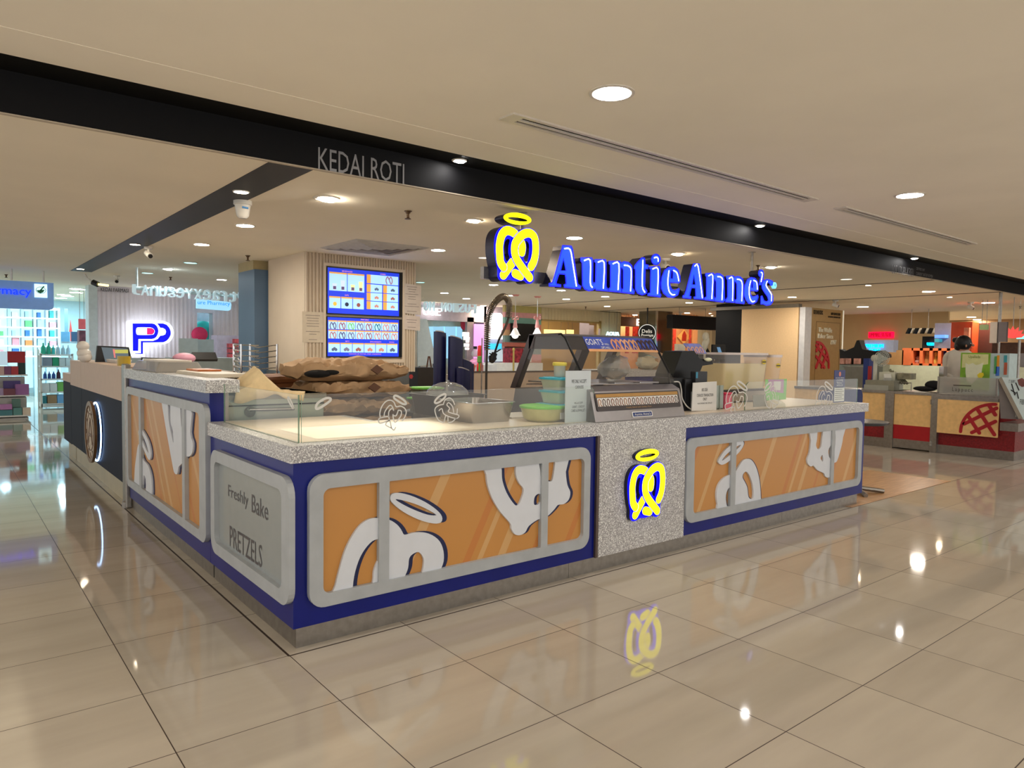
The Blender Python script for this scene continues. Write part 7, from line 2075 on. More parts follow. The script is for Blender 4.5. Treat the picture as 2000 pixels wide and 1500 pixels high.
def waffle(g, fr, C0, R, a0, a1, w0, w1, flipx=1):
    """part of a round waffle: outer arc and a lattice of thick bars clipped to the sector"""
    arc = [(C0[0] + flipx * R * math.cos(math.radians(a)), C0[1] + R * math.sin(math.radians(a))) for a in range(a0, a1 + 1, 6)]
    g.stroke(fr, arc, R * .10, w0, w1, sub=1)
    for k in range(-4, 5):
        for sgn in (1, -1):
            off = k * R * .36
            d = (math.cos(math.radians(45 * sgn + 12)), math.sin(math.radians(45 * sgn + 12)))
            n_ = (-d[1], d[0])
            pts = []
            for s_ in range(-20, 21):
                p = (off * n_[0] + d[0] * s_ * R / 20, off * n_[1] + d[1] * s_ * R / 20)
                if math.hypot(*p) < R * .97 and a0 - 2 < (math.degrees(math.atan2(p[1], p[0])) % 360) < a1 + 2:
                    pts.append((C0[0] + flipx * p[0], C0[1] + p[1]))
            if len(pts) > 3:
                g.stroke(fr, [pts[0], pts[-1]], R * .115, w0, w1 + (.002 if sgn > 0 else 0), sub=1)
    return g
c0 = FWB.px(1593, 718)
Rw = abs(FWB.px(1618, 700)[0] - FWB.px(1593, 700)[0])
zt2 = FWB.px(1600, 664)[1]
part('red_waffle', waffle(G(), FWB, (c0[0], c0[1]), Rw, 0, 90, 0, .02), M_WRED, t)
# ---------------------------------------------------------------- waffle kiosk on the right
XW = 9.9
FWk = FX(XW)
def yk_(px_, py_=830): return FWk.px(px_, py_)[0]
M_OAK = mat('light_oak_laminate', (232, 190, 126), .5, var=.08, scale=18)
M_QUILT = mat('red_quilted', (130, 22, 28), .35, var=.25, scale=40, bump=.5)
M_REDP = mat('plain_red_panel', (168, 16, 26), .4)
t = thing('waffle_counter', 'oak and red waffle counter with steel posts, right of the kiosk', 'counter', (10.2, 1.0, 0))
TOPZ = .86
u_a, u_b, u_c, u_d, u_e, u_f = -3.2, yk_(1728), yk_(1745), yk_(1818), yk_(1831), yk_(1981)
ZS, ZQ = FWk.px(1700, 850)[1], FWk.px(1700, 832)[1]
def bx2(nm, a, b, z0, z1, w, m, lab=None): part(nm, G().box(FWk, a, b, z0, z1, -.6, w), m, t, label=lab)
bx2('oak_panel', u_a, u_b, .34, TOPZ - .04, -.01, M_OAK)
bx2('quilted_panel', u_a, u_b, .14, .34, -.015, M_QUILT)
bx2('steel_kick', u_a, u_b, 0, .14, -.02, M_STEEL)
bx2('door_oak_panel', u_c, u_d, .36, TOPZ - .04, .0, M_OAK)
bx2('door_red_panel', u_c, u_d, .15, .36, .0, M_REDP)
bx2('door_steel_kick', u_c, u_d, .02, .15, .0, M_STEEL)
bx2('steel_post', u_b, u_c, 0, TOPZ, .02, M_STEEL)
bx2('steel_post', u_d, u_e, 0, TOPZ, .02, M_STEEL)
bx2('quilted_panel', u_e, u_f, .12, TOPZ - .04, -.05, M_QUILT)
bx2('steel_kick', u_e, u_f, 0, .12, -.04, M_STEEL)
bx2('steel_top', u_a, u_f, TOPZ - .04, TOPZ, .015, M_STEEL)
for (px_, py_) in ((1821, 785), (1819, 866)):
    p = FWk.px(px_, py_)
    part('hinge', G().box(FWk, p[0] - .012, p[0] + .012, p[1] - .035, p[1] + .035, .02, .035), M_CHROME, t)
t2 = thing('waffle_signboard', 'oak board with a big red waffle drawing at the right end of the waffle counter', 'panel', tuple(FWk.P(yk_(1890), .3, .05)))
FW2 = FX(XW - .06)
q = [FW2.px(1832, 779), FW2.px(1950, 786), FW2.px(1950, 855), FW2.px(1832, 845)]
z1_, z0_ = (q[0][1] + q[1][1]) / 2, (q[2][1] + q[3][1]) / 2
part('panel', G().box(FW2, q[0][0], q[1][0], z0_, z1_, -.045, 0), M_OAK, t2)
part('steel_cap', G().box(FW2, q[0][0], q[1][0], z1_, z1_ + .045, -.045, .003), M_STEEL, t2)
c0 = FW2.px(1951, 848)
Rw = abs(FW2.px(1878, 845)[0] - c0[0])
part('red_waffle', waffle(G(), FW2, (q[1][0] - .03, z0_ + .04), min(Rw, z1_ - z0_ - .07) * 1.0, 0, 90, 0, .004, flipx=-1), M_WRED, t2)
# return side of the counter with the slanted menu board
xr2 = 12.5
yr2 = -u_f
t = thing('side_counter', 'steel topped red quilted side counter at the right edge', 'counter', (11, yr2, 0))
FR2 = FY(yr2)
part('quilted_panel', G().wbox(XW + .62, xr2, yr2 - .0, yr2 + .3, .12, .60), M_QUILT, t)
part('steel_kick', G().wbox(XW + .62, xr2, yr2 + .01, yr2 + .3, 0, .12), M_STEEL, t)
FB3 = FY(yr2)
part('steel_shelf', G().box(FB3, FB3.px(1953, 830)[0], FB3.px(1998, 830)[0] + .5, FB3.px(1975, 837)[1], FB3.px(1975, 822)[1], .0, .2), M_STEEL, t)
# slanted menu board
t = thing('slanted_menu_board', 'slanted pale menu board with dark sketches at the right edge', 'menu board', (10, .1, .55))
FMB = Fr(FX(9.4).P(*FX(9.4).px(1960, 740)), -70, 0)
q = [FMB.px(1955, 737), FMB.px(2020, 740), FMB.px(2040, 830), FMB.px(1994, 818)]
part('board', G().poly(FMB, [q], -.04, 0), mat('pale_menu_face', (190, 206, 206), .4, var=.03), t)
q2 = [FMB.px(1950, 741), FMB.px(1956, 736), FMB.px(1998, 818), FMB.px(1989, 818)]
part('frame_edge', G().poly(FMB, [q2], -.06, .004), mat('bronze_edge', (130, 120, 104), .4, .4), t)
q3 = [FMB.px(1950, 741), FMB.px(1992, 820), FMB.px(1955, 818)]
part('side_panel', G().poly(FMB, [q3], -.09, -.05), mat('grey_brown_side', (112, 104, 100), .5), t)
g = G()
for s_ in ([(1976, 750), (1982, 772), (1986, 765), (1989, 778)], [(1984, 748), (1990, 762)], [(1975, 762), (1984, 768)]):
    g.stroke(FMB, [FMB.px(*p) for p in s_], .012, .0, .004, sub=1)
g.ptext(FMB, 'ST. BURRY', 1970, 742, 1983, 748, 0, .004)
g.ptext(FMB, 'FIB', 1992, 780, 2000, 790, 0, .004)
part('sketch_and_words', g, M_INK, t)
part('printed_food', G().poly(FMB, [FMB.pxs([(1987, 742), (1996, 738), (2004, 744), (2003, 754), (1996, 756), (1990, 752)])], 0, .004), mat('choc_food', (110, 60, 54), .5, var=.3, scale=20), t)
part('leg', G().tube([FMB.P(*FMB.px(1985, 815), -.06), FMB.P(FMB.px(1985, 815)[0], .5, -.06)], .015), M_STEEL, t)
# round bistro table and its foot seen past the end of the kiosk
q = onz(1697, 823, .72)
t = thing('bistro_table', 'small round dark table at the right end of the kiosk', 'table', (q.x - .15, q.y, 0))
tc_ = (q.x - .12, q.y + .05)
part('table_top', G().lathe((tc_[0], tc_[1], .70), [(.27, 0), (.28, .012), (.28, .028), (.26, .032)], 32), mat('dark_grey_top', (56, 56, 60), .25), t, sm=True)
part('pole', G().tube([(tc_[0], tc_[1], .02), (tc_[0], tc_[1], .7)], .03, 12), M_STEEL, t, sm=True)
g = G()
for k in range(4):
    a = math.radians(45 + 90 * k)
    g.tube([(tc_[0], tc_[1], .05), (tc_[0] + .27 * math.cos(a), tc_[1] + .27 * math.sin(a), .022)], .022, 8)
part('base', g, M_STEEL, t, sm=True)
# navy chair back seen above the worktop
fq = FY(1.2)
t = thing('navy_chair', 'navy padded chair behind the right end of the kiosk', 'chair', tuple(fq.P(fq.px(1672, 780)[0], 0)))
r = PX(fq, 1607, 762, 1685, 790)
part('backrest', G().rbox(fq, r[0], r[1], .45, r[3], .09, -.06, 0), mat('navy_fabric', (44, 56, 104), .6), t, bev=.01)
part('seat', G().box(fq, r[0], r[1], .40, .46, -.45, 0), MC['navy_fabric'], t, bev=.01)
for k, (a, b) in enumerate(((0, 0), (1, 0), (0, 1), (1, 1))):
    x = r[0] + .03 if a == 0 else r[1] - .03
    part('leg', G().tube([fq.P(x, .40, -.03 - .4 * b), fq.P(x, 0, -.02 - .42 * b)], .012, 8), M_STEEL, t)
# ---------------------------------------------------------------- things on the waffle counter
XC = 10.15
FXc = FX(XC)
t = thing('desk_fan', 'white desk fan on the waffle counter', 'fan', tuple(FXc.P(FXc.px(1712, 740)[0], TOPZ)))
c = FXc.px(1721, 700)
Rf = abs(FXc.px(1721, 685)[1] - c[1])
fn_ = Fr(FXc.P(c[0], c[1], 0), -50)
g = G()
for rr2 in (1.0, .8, .6, .4, .2):
    g.stroke(fn_, [(Rf * rr2 * .9 * math.cos(k * math.pi / 12), Rf * rr2 * math.sin(k * math.pi / 12)) for k in range(24)], .006, .03, .036, closed=True, sub=1)
for k in range(24):
    a = k * math.pi / 12
    g.stroke(fn_, [(Rf * .1 * math.cos(a), Rf * .1 * math.sin(a)), (Rf * .9 * math.cos(a), Rf * math.sin(a))], .004, .028, .032, sub=1)
part('cage', g, mat('fan_grille', (186, 190, 178), .4), t)
part('blades', G().poly(fn_, [[(Rf * .75 * (.55 + .45 * math.cos(3 * a)) * math.cos(a), Rf * .8 * (.55 + .45 * math.cos(3 * a)) * math.sin(a)) for a in [k * math.pi / 18 for k in range(36)]]], .0, .01), mat('fan_blade', (170, 180, 170), .3), t)
part('motor', G().tube([fn_.P(0, 0, -.01), fn_.P(-.06, .0, -.16)], .055, 14), mat('fan_body', (206, 206, 192), .4), t, sm=True)
z_ = TOPZ + .02
part('neck', G().tube([fn_.P(-.05, 0, -.11), fn_.P(-.05, z_ - fn_.o.z + .06, -.11)], .03, 12), MC['fan_body'], t, sm=True)
part('foot', G().tube([fn_.P(-.05, TOPZ - fn_.o.z, -.11), fn_.P(-.05, TOPZ - fn_.o.z + .05, -.11)], .10, 18), MC['fan_body'], t, sm=True)
def wp(name, box, m, label, cat, X=XC, w0=-.2, w1=0, group=None, base=None):
    f = FX(X)
    r = PX(f, *box)
    return single(name, G().box(f, r[0], r[1], TOPZ if base is None else base, r[3], w0, w1), m, label, cat, group)
wp('white_appliance', (1717, 727, 1748, 743), mat('off_white_box', (206, 206, 186), .45), 'off white boxy appliance right of the desk fan', 'appliance', w0=-.3)
wp('steel_tray_stack', (1690, 743, 1746, 752), mat('dull_steel_tray', (140, 138, 120), .35, .5), 'dull steel griddle under the desk fan', 'griddle', X=XC - .2, w0=-.19)
wp('steel_box', (1687, 752, 1735, 762), mat('steel_light', (170, 172, 160), .3, .5), 'low pale steel box at the left of the waffle counter', 'box', X=XC - .21, w0=-.05)
single('milk_carton', G().box(Fr(FXc.P(FXc.px(1733, 715)[0], TOPZ + .01), -60, -35), -.05, .05, 0, .22, -.1, 0), mat('carton_white', (214, 214, 204), .5), 'tilted white carton against the fan', 'carton')
wp('blue_red_bag', (1686, 700, 1697, 735), mat('blue_bag', (40, 60, 130), .5), 'blue bag left of the desk fan', 'bag', X=XC + .3)
wp('red_bottle', (1695, 715, 1700, 735), mat('red_tall', (176, 40, 40), .5), 'thin red bottle left of the desk fan', 'bottle', X=XC + .1, w0=-.05)
g = G()
for k in range(5):
    a = FXc.px(1748 + k * 5, 722 + k * 3)
    g.tube([FXc.P(a[0], TOPZ + .1, -.1), FXc.P(a[0] - .12, a[1], -.1)], .02, 8)
single('utensil_bundle', g.pbox(FXc, 1752, 729, 1778, 741, -.2, 0), mat('utensil_mix', (130, 126, 100), .4, var=.5, scale=8), 'dark tub of utensils in the middle of the waffle counter', 'utensils')
g = G()
r = PX(FXc, 1790, 745, 1826, 758)
g.ball(FXc.P((r[0] + r[1]) / 2 - .05, TOPZ + .04, -.1), .1, .16, .04).ball(FXc.P((r[0] + r[1]) / 2 + .07, TOPZ + .1, -.1), .06, .12, .07)
single('black_cloth_pile', g, mat('black_cloth2', (14, 13, 14), .8, bump=.3), 'black cloth pile on the waffle counter before the worker', 'cloth', sm=True)
single('wire_stand', G().tube([FXc.P(*FXc.px(1742, 748)), FXc.P(*FXc.px(1780, 748)), FXc.P(FXc.px(1780, 748)[0], TOPZ)], .008, 6).tube([FXc.P(*FXc.px(1755, 748)), FXc.P(FXc.px(1755, 748)[0], TOPZ)], .01, 6), M_STEEL, 'thin steel wire stand on the waffle counter', 'stand')
t = thing('cloudy_guard', 'cloudy plastic guard before the worker, with faint dark print', 'guard', tuple(FXc.P(FXc.px(1890, 780)[0], TOPZ)))
FG9 = FX(XW + .03)
r = PX(FG9, 1834, 737, 1945, 775)
part('pane', G().add([FG9.P(r[0], TOPZ), FG9.P(r[1], TOPZ), FG9.P(r[1], r[3] + .0), FG9.P(r[0], r[3])], [(0, 1, 2, 3)]), glassmat('cloudy_sheet', (.75, .73, .66), .55, .3), t)
part('post', G().box(FG9, r[0] - .02, r[0], TOPZ, r[3], -.02, .01).box(FG9, r[1], r[1] + .02, TOPZ, r[3], -.02, .01), M_STEEL, t)
part('faint_print', G().ptext(FG9, 'L a p p u c c', 1860, 757, 1900, 767, .002, .004).pbox(FG9, 1862, 752, 1897, 754, .002, .004), mat('faded_black', (80, 74, 66), .6), t)
# yellow green drink machine
FDm = FX(10.35)
t = thing('cold_drink_machine', 'cold drink machine with a green lemon drink picture on the waffle counter', 'drink machine', tuple(FDm.P(FDm.px(1910, 780)[0], TOPZ)))
r = PX(FDm, 1875, 689, 1932, 780)
part('front_panel', G().box(FDm, r[0], r[1], TOPZ + .05, r[3], -.02, 0), mat('drink_green', (130, 180, 40), .35, var=.35, scale=5), t)
rb = PX(FDm, 1932, 689, 1969, 780)
part('side_body', G().box(FDm, r[0], rb[1], TOPZ, r[3] - .005, -.4, -.02), mat('pale_machine', (176, 196, 196), .35), t)
part('cream_top', G().poly(FDm, [[(r[0] + .02, r[3] - .02), (r[1] - .02, r[3] - .02), (r[1] - .02, r[3] - .16), (r[0] + .02, r[3] - .22)]], 0, .003), mat('cream_fade', (214, 214, 150), .4), t)
sp2 = FDm.pxs([(1886, 709), (1892, 712), (1900, 709), (1906, 713), (1912, 712), (1921, 708), (1918, 722), (1917, 732), (1908, 740), (1898, 750), (1888, 742), (1886, 728)])
part('drink_splash', G().poly(FDm, [sp2], .003, .006), mat('splash_cream', (226, 228, 196), .4), t)
part('lemon_slice', G().poly(FDm, [FDm.pxs([(1909, 732), (1914, 728), (1921, 728), (1922, 733), (1918, 738), (1911, 738)])], .006, .009), mat('lemon_yellow', (232, 210, 40), .4), t)
g = G().ptext(FDm, 'Upallada', 1892, 694, 1915, 701, .003, .005)
part('script', g, mat('script_green', (120, 130, 30), .5), t)
for k, (x0, x1, cc) in enumerate(((1941, 1946, (80, 160, 90)), (1946, 1951, (226, 150, 40)), (1944, 1951, (60, 110, 200)), (1960, 1966, (180, 90, 60)), (1960, 1966, (60, 150, 160)))):
    y0, y1 = ((696, 730), (694, 716), (716, 734), (708, 732), (694, 708))[k]
    part('picture_strip', G().pbox(FDm, x0, y0, x1, y1, -.02, -.015), C(*cc), t)
# steel coffee machine bits
wp('steel_urn', (1834, 716, 1843, 738), M_CHROME, 'chrome urn left of the worker', 'urn', X=10.9, w0=-.15)
# island with orange shelves behind
XI = 14.0
FI = FX(XI)
r = PX(FI, 1738, 714, 1870, 745)
single('island_counter', G().box(FI, r[0] - .8, r[1] + 1.2, 0, r[3], -.6, 0), mat('pale_green_counter', (206, 210, 184), .4), 'long pale counter of the island behind the waffle kiosk', 'counter')
zi = r[3]
rr3 = PX(FI, 1765, 680, 1880, 713)
t = thing('orange_shelf', 'orange open cube shelf on the island counter', 'shelf unit', tuple(FI.P((rr3[0] + rr3[1]) / 2, zi, 0)))
xs = [1765, 1780, 1799, 1818, 1835, 1852, 1872]
M_OR_ = mat('orange_panel', (232, 120, 70), .5, var=.05)
g = G()
for x in xs:
    u = FI.px(x, 695)[0]
    g.box(FI, u - .03, u + .03, zi, rr3[3], -.35, 0)
g.box(FI, rr3[0], rr3[1], rr3[3] - .05, rr3[3], -.35, 0).box(FI, rr3[0], rr3[1], zi, zi + .04, -.35, 0)
part('frame', g, M_OR_, t)
part('back', G().box(FI, rr3[0], rr3[1], zi, rr3[3], -.38, -.35), mat('deep_orange', (206, 84, 40), .5), t)
part('side_panel', G().box(FI, FI.px(1765, 695)[0], FI.px(1780, 695)[0], zi, rr3[3], -.3, .005), M_OR_, t)
for k, (x, cc, lab, h) in enumerate([(1788, (200, 160, 150), 'pinkish ornament in the first orange cube', .14), (1806, (190, 140, 80), 'gold figurine in the second orange cube', .30), (1821, (226, 190, 90), 'yellow jar in the third orange cube', .24), (1836, (60, 60, 150), 'blue bottle in the fourth orange cube', .28)]):
    u = FI.px(x, 700)[0]
    single('shelf_ornament', G().lathe(FI.P(u, zi + .04, -.15), [(.07, 0), (.08, h * .3), (.04, h * .6), (.06, h * .8), (.03, h)], 12), C(*cc), lab, 'ornament', sm=True)
for k, (x0, y0, x1, y1, lab) in enumerate([(1731, 688, 1750, 712, 'left'), (1750, 684, 1764, 712, 'right')]):
    r = PX(FI, x0, y0, x1, y1)
    single('brown_carton', G().box(FI, r[0], r[1], zi, r[3], -.3, 0), mat('carton_brown', (186, 140, 90), .7), '%s of two brown cartons beside the orange shelf' % lab, 'carton', 'brown cartons by the orange shelf')
# black draped shapes and dark display
FDk = FX(13.4)
t = thing('black_umbrella', 'big black draped canopy shape beside the gold board', 'canopy', tuple(FDk.P(FDk.px(1690, 705)[0], 0)))
part('drape', G().poly(FDk, [FDk.pxs([(1640, 682), (1650, 686), (1668, 678), (1673, 665), (1678, 664), (1684, 682), (1705, 686), (1720, 684), (1732, 692), (1733, 698), (1722, 700), (1710, 712), (1640, 712)])], -.2, 0), mat('black_drape', (12, 11, 12), .7), t)
part('base', G().box(FDk, FDk.px(1640, 705)[0], FDk.px(1725, 705)[0], 0, FDk.px(1690, 711)[1], -.3, -.0), mat('grey_steel_base', (130, 134, 122), .35, .5), t)
for k, (x0, x1) in enumerate(((1643, 1652), (1654, 1663), (1670, 1682))):
    part('bread_display', G().pbox(FDk, x0, 700, x1, 711, 0, .06), mat('pink_bread', (190, 140, 126), .6, var=.3, scale=14), t)
wp('steel_oven', (1648, 716, 1686, 762), mat('oven_grey', (140, 140, 130), .4, .4), 'grey steel oven behind the right glass guard', 'oven', X=11.6, w0=-.5, base=0)
# far sushi shop
XS = 20.5
FSh = FX(XS)
struct('wall_sushi', G().box(FSh, PX(FSh, 1660, 640, 1800, 700)[0] - 2, PX(FSh, 1690, 640, 1850, 700)[1], 0, ZR, -.1, 0), mat('tan_far_wall', (196, 172, 130), .6, var=.08, scale=1))
f = FX(XS - .15)
plate('red_neon_sign', f, (1696, 648, 1742, 660), mat('neon_red_back', (240, 10, 60), .4, emit=1.6, ecol=(245, 0, 60)), 'glowing red EMPIRE SUSHI sign on the far wall', 'sign', w0=-.15, w1=0)
single('red_neon_lettering', G().ptext(f, 'EMPIRE SUSHI', 1698, 650, 1740, 658, .001, .02), mat('neon_red_dark', (150, 0, 30), .4, emit=.5, ecol=(150, 0, 30)), 'dark red EMPIRE SUSHI letters on the glowing red sign', 'lettering')
f2 = FX(XS - .3)
single('window_band', G().pbox(f2, 1688, 664, 1745, 700, -.3, 0), mat('lilac_window', (176, 184, 206), .4, emit=.2), 'lilac shop window below the red neon sign', 'window')
f3 = FX(XS - .3)
single('cyan_neon_sign', G().ptext(f3, 'PREMIUM', 1691, 672, 1726, 679, 0, .06).ptext(f3, 'SUSHI', 1698, 681, 1719, 688, 0, .06), mat('neon_cyan', (0, 190, 250), .4, emit=2.0, ecol=(0, 180, 250)), 'glowing cyan PREMIUM SUSHI words below the red sign', 'sign')
tb = plate('striped_banner', FX(19), (1772, 641, 1825, 650), mat('banner_bw', (236, 228, 210), .5, var=.0), 'black and white slanted character banner on the far shop', 'banner', w0=-.05, w1=0, to=None)
f = FX(18.9)
for k in range(4):
    x = 1774 + k * 14
    part('black_character', G().poly(f, [f.pxs([(x + 4, 641), (x + 8, 641), (x + 3, 652), (x - 1, 652)])], 0, .15), M_BLACK, tb)
plate('dark_doorway', FX(19.5), (1801, 657, 1825, 685), mat('doorway_black', (10, 16, 20), .4), 'dark doorway of the far shop under the striped banner', 'doorway', w0=-.05, w1=0, to='floor')
single('cyan_small_sign', G().ptext(FX(19.3), 'UP', 1811, 669, 1823, 675, -.26, .04), MC['neon_cyan'], 'small cyan glowing sign in the dark doorway', 'sign')
far_f = FX(18.0)
plate('grey_far_pillar', far_f, (1825, 631, 1856, 690), mat('grey_lilac_pillar', (140, 136, 152), .5), 'grey far pillar left of the orange pillar', 'pillar', w0=-.3, w1=0, to='floor')
plate('blue_small_sign', FX(17.8), (1826, 654, 1846, 660), glow(90, 140, 220, 1.2), 'small glowing blue sign on the grey far pillar', 'sign', w0=-.2)
plate('teal_small_sign', FX(17.8), (1826, 662, 1834, 668), glow(60, 150, 160, .7), 'small teal sign below the blue one', 'sign', w0=-.2)
fo = FX(17.2)
plate('orange_pillar', fo, (1857, 629, 1898, 690), mat('orange_red_pillar', (206, 76, 36), .4, var=.25, scale=2), 'tall orange red pillar behind the worker', 'pillar', w0=-.4, w1=0, to='floor')
plate('cone_highlight', FX(17.1), (1883, 640, 1893, 668), mat('cone_cream', (226, 140, 110), .4, var=.3, scale=5), 'cream cone of painted highlight on the orange red pillar', 'painted highlight', w0=-.1, w1=.02)  # cream plate stands in for a cone of highlight on the pillar
plate('brown_wall_panel', FX(17.6), (1898, 631, 1938, 700), mat('dark_wood_wall', (74, 38, 28), .5, var=.2, scale=3), 'dark brown wood panel right of the orange pillar', 'panel', w0=-.2, w1=0, to='floor')
plate('green_exit_box', FX(16.5), (1913, 634, 1928, 644), mat('exit_box', (150, 170, 120), .5, emit=.2), 'small pale green sign box before the brown panel', 'sign', w0=-.1, w1=0)
ft = FX(14.6)
t = thing('hanging_monitor', 'back of a grey monitor hanging from a pole at the right', 'monitor', tuple(ft.P(ft.px(1950, 668)[0], ft.px(1950, 668)[1])))
r = PX(ft, 1934, 629, 1966, 668)
part('back', G().box(ft, r[0] + .12, r[1], r[2], r[3], -.08, 0), mat('monitor_grey_back', (90, 82, 84), .5), t)
part('edge', G().box(ft, r[0], r[0] + .12, r[2] - .02, r[3], -.06, .02), mat('monitor_edge', (160, 150, 140), .5), t)
part('lower_pole', G().tube([ft.P(r[0] + .15, r[2], -.02), ft.P(r[0] + .15, 1.2, -.02)], .02), M_STEEL, t)
part('ceiling_pole', G().tube([ft.P((r[0] + r[1]) / 2, r[3], -.04), ft.P((r[0] + r[1]) / 2, ZR, -.04)], .03), M_STEEL, t)
ff = FX(16.0)
t = thing('red_flower_decor', 'glowing red lotus decoration at the right edge', 'decoration', tuple(ff.P(*ff.px(1978, 662))))
c = ff.px(1978, 655)
g = G()
for k in range(7):
    a = math.radians(20 + k * 23)
    g.poly(ff, [[(c[0], c[1] - .06), (c[0] + .16 * math.cos(a - .25), c[1] - .06 + .16 * math.sin(a - .25)), (c[0] + .25 * math.cos(a), c[1] - .06 + .25 * math.sin(a)), (c[0] + .16 * math.cos(a + .25), c[1] - .06 + .16 * math.sin(a + .25))]], .005 * k, .005 * k + .02)
part('petals', g, mat('petal_red', (236, 80, 76), .5, emit=.6), t)
part('hanger', G().tube([ff.P(c[0], c[1], 0), ff.P(c[0], ZR, 0)], .008), M_STEEL, t)
plate('cyan_sign_right', FX(17), (1986, 655, 2010, 662), glow(120, 230, 220, 1.6), 'glowing pale cyan sign at the right edge', 'sign', to=None)
plate('brick_back_wall', FX(16.8), (1938, 669, 2040, 700), mat('dark_brick', (70, 44, 34), .7, var=.4, scale=9), 'dark brick wall at the right edge', 'wall panel', w0=-.2, w1=0, to='floor')
single('far_counter_right', G().box(FX(15.2), FX(15.2).px(1968, 720)[0], FX(15.2).px(2060, 720)[0], 0, FX(15.2).px(1985, 716)[1], -.5, 0), mat('pale_green_counter2', (200, 206, 180), .4), 'pale far counter at the right edge', 'counter')
single('grey_machine_right', G().box(FX(14.8), FX(14.8).px(1988, 700)[0], FX(14.8).px(2030, 700)[0], FX(15.2).px(1985, 716)[1], FX(14.8).px(1990, 690)[1], -.4, -.0), mat('grey_machine', (110, 106, 110), .5), 'grey machine at the right edge above the pale counter', 'machine')
# ================================================================ the worker in white
PXX = 11.3
fp = FX(PXX)
hc = fp.px(1884, 672)
py = -hc[0]
base = Vector((PXX, py, 0))
t = thing('person', 'person in a white shirt, dark hair in a bun, turned away behind the drink machine', 'person', tuple(base))
SK = mat('skin', (176, 126, 98), .55)
SHIRT = mat('white_shirt', (214, 206, 192), .75, var=.03, bump=.1)
PANT = mat('black_trousers', (22, 22, 26), .7)
HAIR = mat('black_hair', (14, 11, 11), .45)
def q3(px_, py_, w=0.0): return fp.P(*fp.px(px_, py_), w)
# trunk and limbs: one continuous figure
head = q3(1884, 672, 0)
neckb = q3(1878, 686, 0)
chest = q3(1869, 708, 0)
waist = q3(1862, 745, 0)
V = [(waist.x, waist.y, .95), (waist.x, waist.y, 1.08), tuple(chest), (neckb.x, neckb.y, neckb.z - .03), (neckb.x - .0, neckb.y - .02, neckb.z + .05), tuple(head),
     # left arm (screen left / +y)
     (chest.x, chest.y + .15, chest.z + .10), (chest.x - .06, chest.y + .12, chest.z - .16), (chest.x - .2, chest.y - .02, chest.z - .28), (chest.x - .24, chest.y - .12, chest.z - .28),
     # right arm (towards -y)
     (chest.x + .02, chest.y - .17, chest.z + .09), (chest.x - .04, chest.y - .22, chest.z - .14), (chest.x - .2, chest.y - .26, chest.z - .22), (chest.x - .26, chest.y - .3, chest.z - .22),
     # legs
     (waist.x, waist.y + .09, .86), (waist.x, waist.y + .10, .48), (waist.x + .01, waist.y + .10, .09), (waist.x - .12, waist.y + .11, .04),
     (waist.x, waist.y - .09, .86), (waist.x, waist.y - .10, .48), (waist.x + .01, waist.y - .10, .09), (waist.x - .12, waist.y - .11, .04)]
E_ = [(0, 1), (1, 2), (2, 3), (3, 4), (4, 5), (3, 6), (6, 7), (7, 8), (8, 9), (3, 10), (10, 11), (11, 12), (12, 13), (0, 14), (14, 15), (15, 16), (16, 17), (0, 18), (18, 19), (19, 20), (20, 21)]
Rr = [(.15, .11), (.13, .10), (.16, .11), (.09, .07), (.05, .05), (.085, .095), .065, .048, .036, .03, .065, .048, .036, .03, .085, .06, .042, .04, .085, .06, .042, .04]
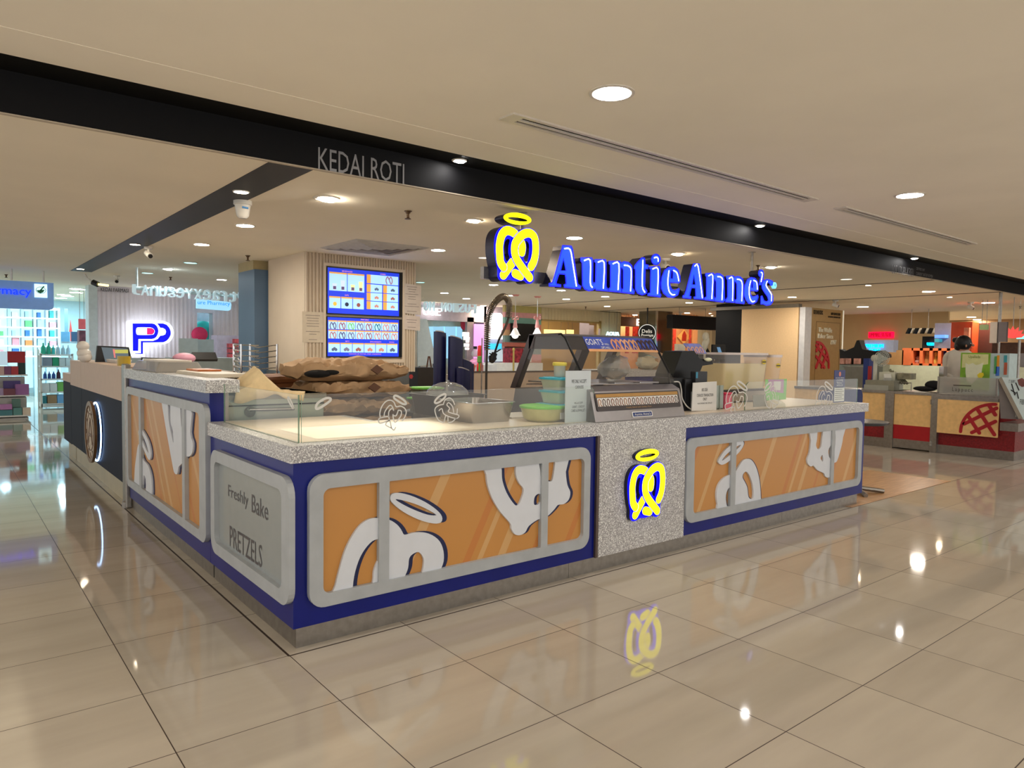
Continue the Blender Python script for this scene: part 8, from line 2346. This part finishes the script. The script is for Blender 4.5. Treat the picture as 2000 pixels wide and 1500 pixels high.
try:
    me0 = bpy.data.meshes.new('body')
    me0.from_pydata([tuple(Vector(v) - base) for v in V], E_, [])
    ob = bpy.data.objects.new('body', me0)
    COL.objects.link(ob)
    ob.parent = t
    md = ob.modifiers.new('skin', 'SKIN')
    md.use_smooth_shade = True
    if not me0.skin_vertices:
        bpy.context.view_layer.objects.active = ob
        bpy.context.view_layer.update()
    lay = me0.skin_vertices[0] if me0.skin_vertices else None
    if lay is None:
        import bmesh
        bm = bmesh.new(); bm.from_mesh(me0)
        bm.verts.layers.skin.verify(); bm.to_mesh(me0); bm.free()
        lay = me0.skin_vertices[0]
    for i, r in enumerate(Rr):
        lay.data[i].radius = r if isinstance(r, tuple) else (r, r)
    lay.data[0].use_root = True
    ss = ob.modifiers.new('smooth', 'SUBSURF'); ss.levels = 2; ss.render_levels = 2
    me0.materials.append(SK)
    # clothing as a slightly larger skin over trunk and upper arms
    def garment(name, idx, ed, k, m):
        mp_ = {v: i for i, v in enumerate(idx)}
        me1 = bpy.data.meshes.new(name)
        me1.from_pydata([tuple(Vector(V[i]) - base) for i in idx], [(mp_[a], mp_[b]) for a, b in ed], [])
        o1 = bpy.data.objects.new(name, me1)
        COL.objects.link(o1)
        o1.parent = t
        import bmesh
        bm = bmesh.new(); bm.from_mesh(me1)
        bm.verts.layers.skin.verify(); bm.to_mesh(me1); bm.free()
        o1.modifiers.new('skin', 'SKIN').use_smooth_shade = True
        for j, i in enumerate(idx):
            r = Rr[i] if isinstance(Rr[i], tuple) else (Rr[i], Rr[i])
            me1.skin_vertices[0].data[j].radius = (r[0] * k, r[1] * k)
        me1.skin_vertices[0].data[0].use_root = True
        s_ = o1.modifiers.new('smooth', 'SUBSURF'); s_.levels = 2; s_.render_levels = 2
        me1.materials.append(m)
        return o1
    garment('shirt', [0, 1, 2, 3, 4, 6, 7, 8, 10, 11, 12], [(0, 1), (1, 2), (2, 3), (3, 4), (3, 6), (6, 7), (7, 8), (3, 10), (10, 11), (11, 12)], 1.22, SHIRT)
    garment('trousers', [0, 14, 15, 16, 18, 19, 20], [(0, 14), (14, 15), (15, 16), (0, 18), (18, 19), (19, 20)], 1.14, PANT)
    # hands with fingers
    for (w_, e_) in ((9, 8), (13, 12)):
        a = Vector(V[w_]); d = (a - Vector(V[e_])).normalized()
        sd = d.cross(Vector((0, 0, 1))).normalized()
        g = G().ball(a + d * .045, .04, .04, .02)
        for k in range(4):
            o_ = a + d * .07 + sd * (-.027 + .018 * k)
            ln = (.06, .07, .066, .05)[k]
            g.tube([o_, o_ + d * ln * .6 - Vector((0, 0, .008)), o_ + d * ln - Vector((0, 0, .03))], .009, 7, r2=.007)
        th = a + d * .02 + sd * .035
        g.tube([th, th + d * .03 + sd * .02, th + d * .055 + sd * .02 - Vector((0, 0, .012))], .010, 7, r2=.008)
        part('hand', g, SK, t, sm=True)
    # head: hair, bun, ear, face features
    h = Vector(head)
    g = G().ball(h + Vector((.0, .02, .015)), .112, .12, .125).ball(h + Vector((-.01, .07, -.03)), .09, .07, .1)
    part('hair', g, HAIR, t, sm=True)
    part('hair_bun', G().ball(Vector(q3(1866, 664, .0)) , .045, .045, .045), HAIR, t, sm=True)
    part('ear', G().ball(h + Vector((-.095, -.055, -.03)), .008, .014, .022), SK, t, sm=True)
    part('nose', G().ball(h + Vector((-.0, -.118, -.02)), .014, .022, .02), SK, t, sm=True)
    for s_ in (-1, 1):
        part('eye', G().ball(h + Vector((s_ * .035, -.098, .01)), .012, .008, .008), M_WPL, t, sm=True)
    part('mouth', G().ball(h + Vector((0, -.1, -.06)), .025, .01, .008), mat('lips', (150, 80, 76), .5), t, sm=True)
    fa = FX(PXX - .14)
    rsl = PX(fa, 1865, 709, 1871, 712)
    part('red_sleeve_badge', G().box(fa, rsl[0], rsl[1], rsl[2], rsl[3], -.03, .0), mat('badge_red', (186, 50, 44), .5), t)
    for k_, (ax_, ay_) in enumerate(((17, 16), (21, 20))):
        a = Vector(V[ax_])
        part('shoe', G().ball((a.x + .03, a.y, .04), .13, .05, .045), M_BLK, t, sm=True)
except Exception as ex:
    print('PERSON', ex)
    raise

# ---------------------------------------------------------------- rods and wires that hold hanging things
def hold(name, zc=ZR):
    for o in [x for x in bpy.data.objects if x.parent is None and x.name.split('.')[0] == name]:
        vs = []
        for c in [o] + list(o.children):
            if c.type == 'MESH':
                L = o.location + (c.location if c is not o else Vector((0, 0, 0)))
                vs += [v.co + L for v in c.data.vertices]
        zt = max(v.z for v in vs)
        xs = [v.x for v in vs]; ys = [v.y for v in vs]
        if zc - zt < .01: continue
        wide = (max(xs) - min(xs)) > (max(ys) - min(ys))
        for f in (.2, .8):
            x = min(xs) + (max(xs) - min(xs)) * (f if wide else .5)
            y = min(ys) + (max(ys) - min(ys)) * (.5 if wide else f)
            WL[o] = Vector(o.location)
            near = [v for v in vs if abs(v.x - x) < .25 and abs(v.y - y) < .25]
            z0 = max([v.z for v in near] or [zt]) - .02
            part('hanging_rod', G().tube([(x, y, z0), (x, y, zc)], .006, 6), M_STEEL, o)
for nm in ('white_neon_word', 'lit_letter', 'brown_header', 'pharmacy_lightbox', 'black_header', 'striped_banner', 'green_exit_box', 'red_shield', 'lit_aqua_word', 'hanging_letter_sign', 'reversed_letter_sign', 'cyan_sign_right', 'red_banner', 'red_couplet', 'orange_light_box', 'diamond_hanging', 'lit_shelf', 'yellow_lit_edge'):
    hold(nm)
